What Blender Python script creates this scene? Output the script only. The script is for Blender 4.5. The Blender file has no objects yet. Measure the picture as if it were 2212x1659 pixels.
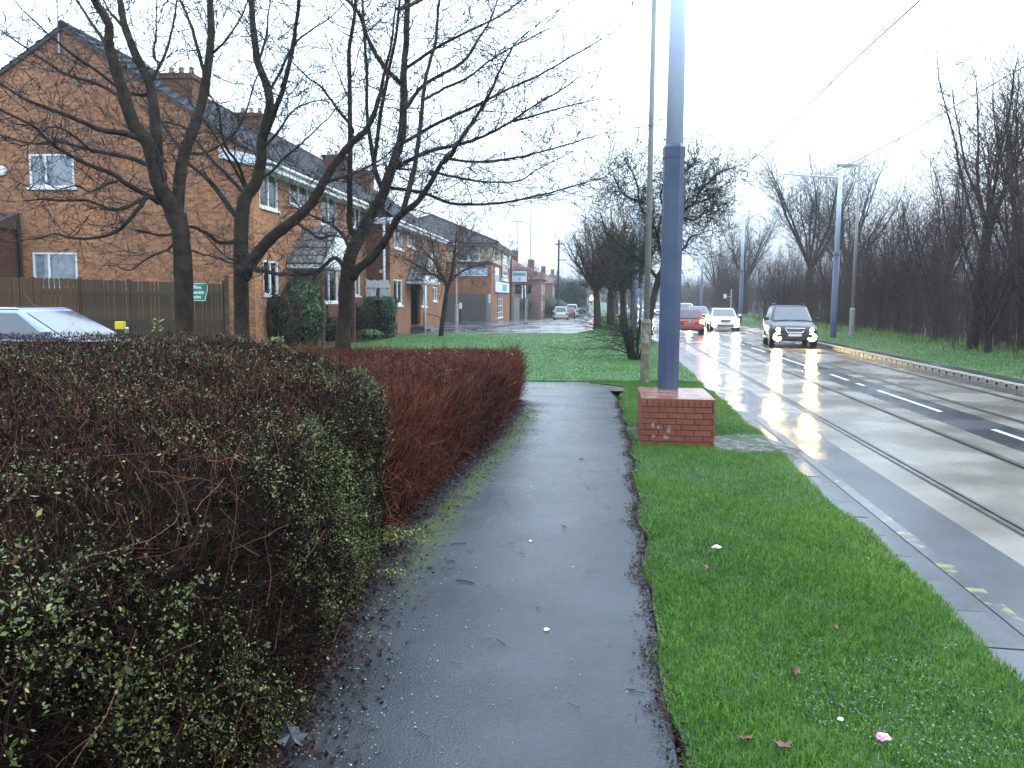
import bpy, bmesh, math, random
import numpy as np
from mathutils import Vector, Matrix

# ------------------------------------------------------------------ camera, sky, sun, exposure
SC = bpy.context.scene
COL = SC.collection
F, EYE = 850.0, 1.9
PITCH, ROLL = math.atan(87 / F), math.radians(.5)
fw = np.array([0, math.cos(PITCH), -math.sin(PITCH)])
r0 = np.array([1., 0, 0]); u0 = np.array([0, math.sin(PITCH), math.cos(PITCH)])
RT = r0 * math.cos(ROLL) + u0 * math.sin(ROLL)
UP = u0 * math.cos(ROLL) - r0 * math.sin(ROLL)
cam = bpy.data.cameras.new('camera'); camo = bpy.data.objects.new('camera', cam); COL.objects.link(camo)
cam.sensor_width = 36; cam.lens = 36 * F / 1024; cam.clip_end = 3000; cam.clip_start = .05
camo.matrix_world = Matrix(((RT[0], UP[0], -fw[0], 0), (RT[1], UP[1], -fw[1], 0), (RT[2], UP[2], -fw[2], EYE), (0, 0, 0, 1)))
SC.camera = camo

W = bpy.data.worlds.new('World'); SC.world = W; W.use_nodes = True
nt = W.node_tree; nt.nodes.clear()
N = nt.nodes.new
sky = N('ShaderNodeTexSky'); sky.sky_type = 'NISHITA'; sky.sun_disc = False
SUN_EL, SUN_AZ = math.radians(42), math.radians(60)
sky.sun_elevation = SUN_EL; sky.sun_rotation = SUN_AZ; sky.dust_density = 4
sc_ = N('ShaderNodeMix'); sc_.data_type = 'RGBA'; sc_.blend_type = 'MULTIPLY'; sc_.inputs[0].default_value = 1
sc_.inputs[7].default_value = (.1, .1, .1, 1)
nt.links.new(sky.outputs[0], sc_.inputs[6])
tc = N('ShaderNodeTexCoord'); sep = N('ShaderNodeSeparateXYZ'); nt.links.new(tc.outputs['Generated'], sep.inputs[0])
rmp = N('ShaderNodeValToRGB'); nt.links.new(sep.outputs[2], rmp.inputs[0])
RE = rmp.color_ramp.elements                                          # an overcast sky: dim at the horizon, bright overhead
for _ in range(3): RE.new(.5)
for e_, (p_, c_) in zip(RE, ((0., (.37, .445, .52)), (.10, (.51, .605, .71)), (.20, (.86, 1.05, 1.26)), (.40, (.92, 1.13, 1.38)), (.80, (1.15, 1.45, 1.82)))): e_.position = p_; e_.color = (*c_, 1)
cl = N('ShaderNodeTexNoise'); cl.inputs['Scale'].default_value = 1.6; cl.inputs['Detail'].default_value = 4
nt.links.new(tc.outputs['Generated'], cl.inputs['Vector'])
cr = N('ShaderNodeMapRange'); cr.inputs[3].default_value = .88; cr.inputs[4].default_value = 1.1
nt.links.new(cl.outputs['Fac'], cr.inputs[0])
cm = N('ShaderNodeMix'); cm.data_type = 'RGBA'; cm.blend_type = 'MULTIPLY'; cm.inputs[0].default_value = 1
nt.links.new(rmp.outputs[0], cm.inputs[6]); nt.links.new(cr.outputs[0], cm.inputs[7])
mx = N('ShaderNodeMix'); mx.data_type = 'RGBA'; mx.inputs[0].default_value = .88      # thick overcast over the clear sky
nt.links.new(sc_.outputs[2], mx.inputs[6]); nt.links.new(cm.outputs[2], mx.inputs[7])
bg = N('ShaderNodeBackground'); bg.inputs[1].default_value = 1.0
out = N('ShaderNodeOutputWorld')
nt.links.new(mx.outputs[2], bg.inputs[0]); nt.links.new(bg.outputs[0], out.inputs[0])

sl = bpy.data.lights.new('sun', 'SUN'); sl.energy = .5; sl.angle = math.radians(40); sl.color = (1, .99, .975)
so = bpy.data.objects.new('sun', sl); COL.objects.link(so)
so.rotation_euler = (math.radians(90) - SUN_EL, 0, -SUN_AZ + math.pi)
SC.view_settings.view_transform = 'Standard'; SC.view_settings.look = 'None'
SC.view_settings.exposure = 1.3; SC.view_settings.gamma = 1; SC.view_settings.use_curve_mapping = False
SC.cycles.use_denoising = True; SC.cycles.max_bounces = 6; SC.cycles.transparent_max_bounces = 12
SC.cycles.diffuse_bounces = 3; SC.cycles.glossy_bounces = 3; SC.cycles.sample_clamp_indirect = 30
SC.cycles.volume_bounces = 2

# ------------------------------------------------------------------ helpers
RNG = np.random.default_rng(7); random.seed(7)
CAMP = np.array([0, 0, EYE])
K = 2212 / 1024.
def ray(x, y): return fw + RT * (x - 512) / F + UP * (384 - y) / F
def P(x, y, depth):                      # where a sight line meets a vertical plane at that distance
    d = ray(x / K, y / K); return CAMP + d * depth / d[1]
def G(x, y, z=0):                        # where a sight line meets level ground
    d = ray(x / K, y / K); return CAMP + d * (z - EYE) / d[2]
RA = math.atan(.108); RU = np.array([math.sin(RA), math.cos(RA)]); RN = np.array([math.cos(RA), -math.sin(RA)])
def road(s, u): return RU * u + RN * s
SA = math.atan(.0803)
def sstep(a, b, x): t = np.clip((np.asarray(x, float) - a) / (b - a), 0, 1); return t * t * (3 - 2 * t)
def terr(X, Y):
    X = np.asarray(X, float); Y = np.asarray(Y, float)
    s = X * RN[0] + Y * RN[1]
    zs = np.interp(Y, [0, 58, 69, 103, 125, 160, 260, 420, 800], [0, 0, -.1, -.8, -.9, -.5, 1.4, 5, 16])
    zr = np.interp(Y, [0, 60, 100, 260, 420, 800], [0, 0, -.05, .5, 3, 14])
    w = sstep(-3.5, 1.0, s)
    return zs * (1 - w) + zr * w + .035 * np.clip(s - 9.9, 0, 5)

def setp(o, label=None, cat=None, group=None, kind=None):
    if label: o['label'] = label
    if cat: o['category'] = cat
    if group: o['group'] = group
    if kind: o['kind'] = kind
    return o
def thing(name, label, cat, loc=(0, 0, 0), rz=0, group=None):
    o = bpy.data.objects.new(name, None); COL.objects.link(o); o.location = [float(v) for v in loc]; o.rotation_euler = (0, 0, rz)
    o.empty_display_size = .2
    return setp(o, label, cat, group)
def link(name, me, parent=None, loc=(0, 0, 0), rot=(0, 0, 0)):
    o = bpy.data.objects.new(name, me); COL.objects.link(o); o.location = [float(v) for v in loc]; o.rotation_euler = rot
    if parent is not None: o.parent = parent
    return o
def dup(root, loc, rz, label=None):
    r = root.copy(); COL.objects.link(r); r.location = [float(v) for v in loc]; r.rotation_euler = (0, 0, rz)
    if label: r['label'] = label
    for c in list(root.children):
        d = c.copy(); COL.objects.link(d); d.parent = r
        for g in list(c.children):
            e = g.copy(); COL.objects.link(e); e.parent = d
    return r

class MB:
    def __init__(s): s.v = []; s.f = []; s.uv = []; s.m = []
    def face(s, pts, uv=None, m=0):
        i = len(s.v); s.v += [tuple(map(float, p)) for p in pts]; s.f.append(list(range(i, i + len(pts))))
        s.uv.append(uv or [(0, 0)] * len(pts)); s.m.append(m)
    def box(s, x0, x1, y0, y1, z0, z1, m=0):
        p = [(x0, y0, z0), (x1, y0, z0), (x1, y1, z0), (x0, y1, z0), (x0, y0, z1), (x1, y0, z1), (x1, y1, z1), (x0, y1, z1)]
        i = len(s.v); s.v += p
        for q in ((0, 3, 2, 1), (4, 5, 6, 7), (0, 1, 5, 4), (1, 2, 6, 5), (2, 3, 7, 6), (3, 0, 4, 7)):
            s.f.append([i + k for k in q]); s.m.append(m)
            P_ = [p[k] for k in q]
            if q in ((0, 3, 2, 1), (4, 5, 6, 7)): s.uv.append([(a[0], a[1]) for a in P_])
            elif q in ((0, 1, 5, 4), (2, 3, 7, 6)): s.uv.append([(a[0], a[2]) for a in P_])
            else: s.uv.append([(a[1], a[2]) for a in P_])
    def hexa(s, b, t, m=0):              # bottom quad, top quad
        i = len(s.v); s.v += [tuple(map(float, p)) for p in list(b) + list(t)]
        for q in ((3, 2, 1, 0), (4, 5, 6, 7), (0, 1, 5, 4), (1, 2, 6, 5), (2, 3, 7, 6), (3, 0, 4, 7)):
            s.f.append([i + k for k in q]); s.m.append(m); s.uv.append([(0, 0)] * 4)
    def tube(s, pts, rad, k=8, m=0, cap=True):
        pts = [np.array(p, float) for p in pts]; n = len(pts)
        if not hasattr(rad, '__len__'): rad = [rad] * n
        i0 = len(s.v); ref = None
        for i in range(n):
            t = pts[min(i + 1, n - 1)] - pts[max(i - 1, 0)]; t /= (np.linalg.norm(t) + 1e-9)
            if ref is None: ref = np.array([1., 0, 0]) if abs(t[0]) < .8 else np.array([0, 1., 0])
            a = ref - t * (ref @ t); a /= (np.linalg.norm(a) + 1e-9); ref = a; b = np.cross(t, a)
            for j in range(k):
                an = 2 * math.pi * j / k; s.v.append(tuple(pts[i] + rad[i] * (a * math.cos(an) + b * math.sin(an))))
        for i in range(n - 1):
            for j in range(k):
                a = i0 + i * k + j; b = i0 + i * k + (j + 1) % k
                s.f.append([a, b, b + k, a + k]); s.m.append(m); s.uv.append([(0, 0)] * 4)
        if cap:
            s.f.append([i0 + j for j in range(k)][::-1]); s.m.append(m); s.uv.append([(0, 0)] * k)
            s.f.append([i0 + (n - 1) * k + j for j in range(k)]); s.m.append(m); s.uv.append([(0, 0)] * k)
    def disc(s, c, ax, r, h, k=16, m=0):  # short cylinder along axis
        c = np.array(c, float); ax = np.array(ax, float); s.tube([c - ax * h / 2, c + ax * h / 2], r, k, m)
    def mesh(s, name, mats, smooth=False):
        me = bpy.data.meshes.new(name); me.from_pydata(s.v, [], s.f)
        for m in (mats if isinstance(mats, (list, tuple)) else [mats]): me.materials.append(m)
        me.polygons.foreach_set('material_index', s.m)
        if any(any(c != (0, 0) for c in u) for u in s.uv):
            ul = me.uv_layers.new(name='UVMap'); ul.data.foreach_set('uv', [c for u in s.uv for p in u for c in p])
        if smooth: me.polygons.foreach_set('use_smooth', [True] * len(s.f))
        me.update(); return me
    def obj(s, name, mats, parent=None, loc=(0, 0, 0), rot=(0, 0, 0), smooth=False, bevel=0, sub=0):
        o = link(name, s.mesh(name, mats, smooth), parent, loc, rot)
        if bevel:
            b = o.modifiers.new('bevel', 'BEVEL'); b.width = bevel; b.segments = 2; b.limit_method = 'ANGLE'
        if sub:
            q = o.modifiers.new('sub', 'SUBSURF'); q.levels = sub; q.render_levels = sub
        return o

def npmesh(name, V, Fc, mats, attr=None, smooth=False):
    V = np.asarray(V, np.float32); Fc = np.asarray(Fc, np.int32); n, k = Fc.shape
    me = bpy.data.meshes.new(name); me.vertices.add(len(V)); me.vertices.foreach_set('co', V.ravel())
    me.loops.add(n * k); me.loops.foreach_set('vertex_index', Fc.ravel())
    me.polygons.add(n); me.polygons.foreach_set('loop_start', np.arange(0, n * k, k, dtype=np.int32))
    me.polygons.foreach_set('loop_total', np.full(n, k, np.int32))
    if smooth: me.polygons.foreach_set('use_smooth', np.ones(n, bool))
    for m in (mats if isinstance(mats, (list, tuple)) else [mats]): me.materials.append(m)
    if attr is not None:
        a = me.attributes.new('var', 'FLOAT', 'POINT'); a.data.foreach_set('value', np.asarray(attr, np.float32))
    me.update(calc_edges=True); return me
def norm(a): return a / (np.linalg.norm(a, axis=-1, keepdims=True) + 1e-9)
def prisms(A, B, ra, rb):                # many thin three-sided twigs at once
    A = np.asarray(A, float); B = np.asarray(B, float); n = len(A); t = norm(B - A)
    ref = np.where(np.abs(t[:, 2:3]) < .9, np.array([[0, 0, 1.]]), np.array([[1., 0, 0]]))
    a = norm(np.cross(t, ref)); b = np.cross(t, a)
    V = np.zeros((n, 6, 3)); ra = np.asarray(ra, float).reshape(-1, 1); rb = np.asarray(rb, float).reshape(-1, 1)
    for j in range(3):
        d = a * math.cos(2.0944 * j) + b * math.sin(2.0944 * j)
        V[:, j] = A + d * ra; V[:, j + 3] = B + d * rb
    base = (np.arange(n) * 6)[:, None]
    Fq = np.concatenate([base + np.array([[j, (j + 1) % 3, (j + 1) % 3 + 3, j + 3]]) for j in range(3)])
    return V.reshape(-1, 3), Fq
def ribbons(A, B, ra, rb):               # the thinnest twigs: one narrow strip each, turned at random
    A = np.asarray(A, float); B = np.asarray(B, float); n = len(A); t = norm(B - A); sd = norm(np.cross(t, RNG.normal(size=(n, 3))))
    ra = np.asarray(ra, float).reshape(-1, 1); rb = np.asarray(rb, float).reshape(-1, 1)
    V = np.stack([A - sd * ra, A + sd * ra, B + sd * rb, B - sd * rb], 1)
    return V.reshape(-1, 3), (np.arange(n) * 4)[:, None] + np.arange(4)[None]
def leaves(Cn, nrm, size, asp=.5):       # many small pointed leaves (one quad each)
    n = len(Cn); nrm = norm(nrm); r = norm(RNG.normal(size=(n, 3))); a = norm(np.cross(nrm, r)); b = np.cross(nrm, a)
    size = np.asarray(size, float).reshape(-1, 1)
    V = np.stack([Cn - a * size * .5, Cn + b * size * asp * .5 - a * size * .05, Cn + a * size * .5 + nrm * size * .1, Cn - b * size * asp * .5 - a * size * .05], 1)
    return V.reshape(-1, 3), (np.arange(n) * 4)[:, None] + np.arange(4)[None]
def blades(Bp, h, w, lean):              # grass blades: tapered and bent, three triangles drawn as a quad and a tip
    n = len(Bp); an = RNG.uniform(0, 2 * math.pi, n); d = np.stack([np.cos(an), np.sin(an), np.zeros(n)], 1)
    la = RNG.uniform(0, 2 * math.pi, n); ld = np.stack([np.cos(la), np.sin(la), np.zeros(n)], 1)
    h = np.asarray(h, float).reshape(-1, 1); lean = np.asarray(lean, float).reshape(-1, 1)
    m = Bp + ld * h * lean * .35 + np.array([[0, 0, 1]]) * h * .6
    t = Bp + ld * h * lean + np.array([[0, 0, 1]]) * h * (1 - .35 * lean)
    V = np.stack([Bp - d * w / 2, Bp + d * w / 2, m + d * w * .38, m - d * w * .38, t + d * w * .06, t - d * w * .06], 1)
    b = (np.arange(n) * 6)[:, None]
    return V.reshape(-1, 3), np.concatenate([b + np.array([[0, 1, 2, 3]]), b + np.array([[3, 2, 4, 5]])])
def spikes(Bp, h, w, lean):             # farther grass: one leaning triangle per blade
    n = len(Bp); an = RNG.uniform(0, 2 * math.pi, n); d = np.stack([np.cos(an), np.sin(an), np.zeros(n)], 1); la = RNG.uniform(0, 2 * math.pi, n); ld = np.stack([np.cos(la), np.sin(la), np.zeros(n)], 1)
    h = np.asarray(h, float).reshape(-1, 1); lean = np.asarray(lean, float).reshape(-1, 1)
    V = np.stack([Bp - d * w / 2, Bp + d * w / 2, Bp + ld * h * lean + np.array([[0, 0, 1]]) * h * (1 - .3 * lean)], 1)
    return V.reshape(-1, 3), (np.arange(n) * 3)[:, None] + np.arange(3)[None]
def merge(parts):
    Vs, Fs, o = [], [], 0
    for V, f_ in parts: Vs.append(V); Fs.append(f_ + o); o += len(V)
    return np.concatenate(Vs), np.concatenate(Fs)

# ------------------------------------------------------------------ materials
def mat(name, c1, c2=None, scale=4., rough=.6, rough2=None, rscale=2., bump=0., bscale=60., metal=0., spec=.5, emit=None, coat=0., attr=False, uv=False, det=6., thr=None, bdist=.02):
    m = bpy.data.materials.new(name); m.use_nodes = True; t = m.node_tree; b = t.nodes['Principled BSDF']; n = t.nodes.new; L = t.links.new
    b.inputs['Base Color'].default_value = (*c1, 1); b.inputs['Roughness'].default_value = rough; b.inputs['Metallic'].default_value = metal
    b.inputs['Specular IOR Level'].default_value = spec; b.inputs['Coat Weight'].default_value = coat; b.inputs['Coat Roughness'].default_value = .08
    co = n('ShaderNodeTexCoord'); cs = co.outputs['UV' if uv else 'Object']
    if c2:
        if attr:
            a = n('ShaderNodeAttribute'); a.attribute_name = 'var'; fac = a.outputs['Fac']
        else:
            q = n('ShaderNodeTexNoise'); q.inputs['Scale'].default_value = scale; q.inputs['Detail'].default_value = det; L(cs, q.inputs['Vector'])
            g = n('ShaderNodeMapRange'); lo, hi = thr or (.35, .65); g.inputs[1].default_value = lo; g.inputs[2].default_value = hi; L(q.outputs['Fac'], g.inputs[0]); fac = g.outputs[0]
        cols = [c1] + (c2 if isinstance(c2, list) else [c2])
        r = n('ShaderNodeValToRGB'); e = r.color_ramp.elements
        while len(e) < len(cols): e.new(.5)
        for i, c in enumerate(cols): e[i].position = i / (len(cols) - 1); e[i].color = (*c, 1)
        L(fac, r.inputs[0]); L(r.outputs[0], b.inputs['Base Color'])
    if rough2 is not None:
        q = n('ShaderNodeTexNoise'); q.inputs['Scale'].default_value = rscale; q.inputs['Detail'].default_value = 5; L(cs, q.inputs['Vector'])
        g = n('ShaderNodeMapRange'); g.inputs[1].default_value = .38; g.inputs[2].default_value = .62; g.inputs[3].default_value = rough; g.inputs[4].default_value = rough2
        L(q.outputs['Fac'], g.inputs[0]); L(g.outputs[0], b.inputs['Roughness'])
    if bump:
        q = n('ShaderNodeTexNoise'); q.inputs['Scale'].default_value = bscale; q.inputs['Detail'].default_value = 3; L(cs, q.inputs['Vector'])
        k = n('ShaderNodeBump'); k.inputs['Strength'].default_value = bump; k.inputs['Distance'].default_value = bdist; L(q.outputs['Fac'], k.inputs['Height']); L(k.outputs[0], b.inputs['Normal'])
    if emit:
        b.inputs['Emission Color'].default_value = (*emit[0], 1); b.inputs['Emission Strength'].default_value = emit[1]
    return m
def brickmat(name, c1, c2, mortar, tint, bw=.225, rh=.075):
    m = bpy.data.materials.new(name); m.use_nodes = True; t = m.node_tree; b = t.nodes['Principled BSDF']; n = t.nodes.new; L = t.links.new
    co = n('ShaderNodeTexCoord'); q = n('ShaderNodeTexBrick'); L(co.outputs['UV'], q.inputs['Vector'])
    q.inputs['Scale'].default_value = 1; q.inputs['Brick Width'].default_value = bw; q.inputs['Row Height'].default_value = rh; q.inputs['Mortar Size'].default_value = .006
    q.inputs['Color1'].default_value = (*c1, 1); q.inputs['Color2'].default_value = (*c2, 1); q.inputs['Mortar'].default_value = (*mortar, 1)
    z = n('ShaderNodeTexNoise'); z.inputs['Scale'].default_value = .35; z.inputs['Detail'].default_value = 7; L(co.outputs['UV'], z.inputs['Vector'])
    r = n('ShaderNodeValToRGB'); r.color_ramp.elements[0].position = .35; r.color_ramp.elements[1].position = .65
    r.color_ramp.elements[0].color = (*tint, 1); r.color_ramp.elements[1].color = (1.1, 1.05, 1.0, 1); L(z.outputs['Fac'], r.inputs[0])
    w = n('ShaderNodeTexNoise'); w.inputs['Scale'].default_value = 9; w.inputs['Detail'].default_value = 2; L(co.outputs['UV'], w.inputs['Vector'])
    wr = n('ShaderNodeMapRange'); wr.inputs[1].default_value = .3; wr.inputs[2].default_value = .7; wr.inputs[3].default_value = .72; wr.inputs[4].default_value = 1.25; L(w.outputs['Fac'], wr.inputs[0])
    x = n('ShaderNodeMix'); x.data_type = 'RGBA'; x.blend_type = 'MULTIPLY'; x.inputs[0].default_value = 1; L(q.outputs['Color'], x.inputs[6]); L(r.outputs[0], x.inputs[7])
    y = n('ShaderNodeMix'); y.data_type = 'RGBA'; y.blend_type = 'MULTIPLY'; y.inputs[0].default_value = 1; L(x.outputs[2], y.inputs[6]); L(wr.outputs[0], y.inputs[7])
    L(y.outputs[2], b.inputs['Base Color']); b.inputs['Roughness'].default_value = .8; b.inputs['Specular IOR Level'].default_value = .25
    k = n('ShaderNodeBump'); k.invert = True; k.inputs['Strength'].default_value = .6; k.inputs['Distance'].default_value = .01; L(q.outputs['Fac'], k.inputs['Height']); L(k.outputs[0], b.inputs['Normal'])
    return m
M = {}
M['bark'] = mat('bark', (.018, .012, .008), (.050, .035, .023), 5, .75, spec=.12, bump=.8, bscale=25, bdist=.03)
M['bark_green'] = mat('bark_green', (.014, .014, .009), (.032, .036, .017), 3, .7, spec=.2, bump=.7, bscale=25)
M['twig'] = mat('twig', (.014, .010, .010), (.030, .022, .020), 2, .6, spec=.3)
M['twig_brown'] = mat('twig_brown', (.046, .027, .019), (.098, .060, .042), .6, .8, spec=.05)
M['twig_purple'] = mat('twig_purple', (.040, .025, .023), (.082, .054, .049), .5, .8, spec=.05)
M['bud'] = mat('leafy_bud', (.05, .06, .02), (.09, .10, .03), 3, .5)
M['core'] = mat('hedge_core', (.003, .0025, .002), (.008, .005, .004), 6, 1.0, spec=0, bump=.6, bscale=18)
M['hleaf'] = mat('hedge_leaf', (.022, .038, .012), [(.044, .060, .011), (.100, .122, .022), (.21, .215, .058), (.38, .33, .06)], attr=True, rough=.4, spec=.35)
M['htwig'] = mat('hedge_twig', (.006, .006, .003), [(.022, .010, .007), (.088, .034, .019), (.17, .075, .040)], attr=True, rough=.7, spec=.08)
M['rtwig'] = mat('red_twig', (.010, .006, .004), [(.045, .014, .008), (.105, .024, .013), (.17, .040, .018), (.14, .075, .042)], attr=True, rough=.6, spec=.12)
M['grass'] = mat('grass_blade', (.018, .056, .006), [(.042, .122, .007), (.074, .182, .011), (.125, .245, .022), (.27, .29, .09)], attr=True, rough=.55, spec=.15)
M['clover'] = mat('clover_leaf', (.03, .09, .03), [(.05, .13, .045), (.09, .18, .08)], attr=True, rough=.3)
M['soil_grass'] = mat('turf', (.020, .042, .010), [(.030, .075, .013), (.045, .11, .018)], 3, .7, bump=1, bscale=45, bdist=.04)
M['lawn'] = mat('lawn_turf', (.024, .082, .012), [(.034, .125, .018), (.050, .155, .026)], 1.3, .6, bump=1, bscale=35, bdist=.05)
M['verge'] = mat('verge_turf', (.03, .06, .014), [(.045, .11, .02), (.07, .12, .03)], 1.1, .65, bump=1, bscale=30, bdist=.05)
M['earth'] = mat('earth', (.018, .013, .010), (.045, .034, .025), 3, .75, rough2=.35, bump=1, bscale=14, bdist=.05)
M['litter'] = mat('leaf_litter', (.012, .007, .005), [(.030, .013, .009), (.065, .030, .018), (.085, .06, .05)], attr=True, rough=.6, spec=.12)
M['petal'] = mat('pale_fragment', (.16, .13, .03), [(.30, .27, .10), (.45, .44, .36)], attr=True, rough=.5)
M['stick'] = mat('wet_stick', (.02, .013, .010), (.05, .03, .022), 8, .4)
M['asphalt'] = mat('wet_asphalt', (.026, .030, .038), (.046, .052, .064), 1.2, .06, rough2=.26, rscale=.9, bump=.35, bscale=120, bdist=.006)
M['street'] = mat('wet_street', (.035, .039, .046), (.062, .068, .076), .5, .08, rough2=.28, rscale=.5, bump=.3, bscale=60, bdist=.008)
M['concrete'] = mat('wet_concrete', (.15, .132, .105), (.21, .19, .155), .9, .10, rough2=.34, rscale=.7, bump=.3, bscale=90, bdist=.006)
M['kerb'] = mat('kerb_concrete', (.038, .042, .050), (.066, .071, .080), 2, .10, rough2=.30, bump=.3, bscale=120, bdist=.005)
M['drainkerb'] = mat('drain_kerb', (.17, .15, .12), (.27, .23, .185), 3, .35, rough2=.55, bump=.3, bscale=80, bdist=.006)
M['dark'] = mat('dark_void', (.006, .006, .006), rough=.8)
M['steel'] = mat('rail_steel', (.20, .19, .18), (.10, .085, .07), 6, .28, metal=.9, bump=.1, bscale=40)
M['seal'] = mat('rail_seal', (.016, .016, .016), rough=.35)
M['line'] = mat('lane_paint', (.62, .62, .60), (.10, .10, .10), 7, .3, thr=(.55, .72))
M['yline'] = mat('worn_yellow_paint', (.036, .041, .050), (.24, .20, .075), 6.5, .2, thr=(.54, .70), det=10)
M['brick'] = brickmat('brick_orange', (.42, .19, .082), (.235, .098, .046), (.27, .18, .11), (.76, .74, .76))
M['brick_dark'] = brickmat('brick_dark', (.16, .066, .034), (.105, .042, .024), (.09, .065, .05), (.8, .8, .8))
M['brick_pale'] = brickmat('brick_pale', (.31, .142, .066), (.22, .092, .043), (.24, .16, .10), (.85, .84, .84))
M['plinth'] = mat('plinth_brick', (.16, .036, .019), [(.21, .052, .024), (.10, .046, .028)], 5, .35, rough2=.6, rscale=7, bump=.5, bscale=60, bdist=.006)
M['plinth_top'] = mat('wet_plinth_top', (.24, .085, .05), (.30, .16, .12), 5, .06, rough2=.22, rscale=5, bump=.15, bscale=25, bdist=.006)
M['mortar'] = mat('mortar', (.022, .016, .012), (.05, .036, .026), 12, .8, bump=.4, bscale=90)
M['stain'] = mat('lime_stain', (.30, .25, .20), (.17, .13, .10), 14, .7, bump=.4, bscale=60)
M['tile'] = mat('roof_tile', (.024, .024, .029), (.046, .045, .052), 2.2, .7, spec=.18, bump=.5, bscale=14)
M['tile_grey'] = mat('canopy_tile', (.075, .072, .07), (.15, .14, .13), 3, .55, bump=.4, bscale=20)
M['tile_red'] = mat('red_roof_tile', (.20, .085, .055), (.13, .07, .055), 1.5, .6, bump=.5, bscale=12)
M['upvc'] = mat('white_upvc', (.74, .76, .78), (.66, .68, .70), 3, .35)
M['soffit'] = mat('soffit_board', (.60, .62, .62), (.5, .52, .5), 2, .5)
M['curtain'] = mat('net_curtain', (.36, .42, .48), (.62, .67, .72), 5, .8)
M['room'] = mat('dim_room', (.05, .055, .06), (.10, .10, .10), 3, .9)
M['cream'] = mat('cream_render', (.50, .44, .29), (.42, .37, .25), 1.5, .8, bump=.2, bscale=40)
M['slat'] = mat('fence_slat', (.088, .060, .036), [(.055, .040, .026), (.12, .082, .048)], 2.5, .75, spec=.12, bump=.5, bscale=40)
M['slat_brown'] = mat('brown_board', (.125, .068, .034), (.075, .043, .025), 3, .75, spec=.12, bump=.5, bscale=40)
M['dkfence'] = mat('dark_timber', (.035, .027, .022), (.055, .042, .034), 3, .6, bump=.4, bscale=30)
M['palisade'] = mat('grey_palisade', (.13, .15, .16), (.19, .21, .215), 2, .5)
M['polebl'] = mat('blue_pole_paint', (.028, .045, .088), [(.036, .055, .102), (.050, .066, .105)], 2.2, .36, rough2=.55, rscale=9, bump=.25, bscale=300, bdist=.002)
M['polegr'] = mat('pale_pole_paint', (.46, .55, .68), (.52, .60, .72), 2, .45)
M['lampgr'] = mat('lamp_column_grey', (.20, .205, .18), (.26, .26, .225), 3, .5)
M['lampbs'] = mat('lamp_base_lichen', (.17, .14, .08), [(.11, .085, .045), (.26, .25, .22)], 5, .6, bump=.3, bscale=40)
M['galv'] = mat('galvanised', (.42, .45, .48), (.34, .36, .38), 3, .4, metal=.3)
M['wire'] = mat('overhead_wire', (.10, .09, .09), rough=.5)
M['rubber'] = mat('tyre', (.012, .012, .013), rough=.7)
M['rim'] = mat('alloy_rim', (.35, .36, .37), rough=.35, metal=.8)
M['chrome'] = mat('chrome', (.6, .62, .64), rough=.15, metal=1)
M['trim'] = mat('black_trim', (.02, .02, .022), rough=.5)
M['cglass'] = mat('car_glass', (.05, .058, .07), rough=.05, spec=.7, coat=.5)
M['plate_w'] = mat('plate_white', (.62, .62, .6), rough=.4)
M['plate_y'] = mat('plate_yellow', (.55, .36, .05), rough=.4)
M['red_lens'] = mat('tail_lens', (.30, .015, .012), rough=.2, coat=1)
M['lit_red'] = mat('lit_tail', (.5, .05, .02), rough=.3, emit=((1, .14, .03), 9))
M['lens'] = mat('lamp_lens', (.55, .58, .6), rough=.1, coat=1)
M['lit_head'] = mat('lit_headlamp', (.8, .8, .8), rough=.3, emit=((1, .93, .78), 110))
M['lit_soft'] = mat('dim_headlamp', (.8, .8, .8), rough=.3, emit=((1, .90, .80), 9))
M['lit_fog'] = mat('lit_foglamp', (.8, .7, .4), rough=.3, emit=((1, .70, .22), 200))
M['sig_red'] = mat('lit_signal', (.5, .05, .02), rough=.3, emit=((1, .22, .05), 14))
M['sig_yel'] = mat('lit_beacon', (.6, .5, .1), rough=.3, emit=((1, .85, .25), 1.2))
M['sign_green'] = mat('sign_green', (.006, .20, .11), rough=.4)
M['white'] = mat('white_print', (.75, .76, .76), rough=.5)
M['banner'] = mat('banner_blue', (.16, .32, .50), (.28, .45, .60), 1.5, .5)
M['banner_dk'] = mat('banner_navy', (.06, .10, .16), rough=.5)
M['teal'] = mat('sign_teal', (.05, .32, .34), (.10, .42, .45), 2, .5)
M['skyblue'] = mat('sign_sky_blue', (.25, .42, .72), rough=.5)
M['gl_red'] = mat('red_glass', (.22, .01, .02), rough=.1, coat=1)
M['gl_green'] = mat('green_glass', (.02, .18, .13), rough=.1, coat=1)
M['gl_olive'] = mat('olive_glass', (.15, .13, .02), rough=.1, coat=1)
M['gl_blue'] = mat('blue_glass', (.02, .035, .09), rough=.1, coat=1)
M['yellow'] = mat('yellow_plastic', (.72, .56, .02), rough=.45)
M['paper'] = mat('white_paper', (.75, .76, .78), rough=.7)
M['pink'] = mat('pink_wrapper', (.70, .20, .38), (.75, .45, .58), 25, .35)
M['leaf_dead'] = mat('dead_leaf', (.13, .035, .015), (.075, .03, .018), 30, .5)
M['ivy'] = mat('evergreen_leaf', (.012, .035, .010), [(.022, .065, .014), (.045, .10, .025), (.075, .13, .035)], attr=True, rough=.4)
M['redleaf'] = mat('dark_red_leaf', (.05, .010, .014), [(.11, .018, .024), (.16, .03, .03)], attr=True, rough=.5)
M['render'] = mat('white_render', (.55, .56, .55), (.45, .46, .45), 1, .8)
M['far_house'] = mat('far_brick', (.24, .12, .075), (.19, .10, .065), 1, .8)
M['burg'] = mat('burgundy_panel', (.10, .012, .018), rough=.5)
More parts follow.
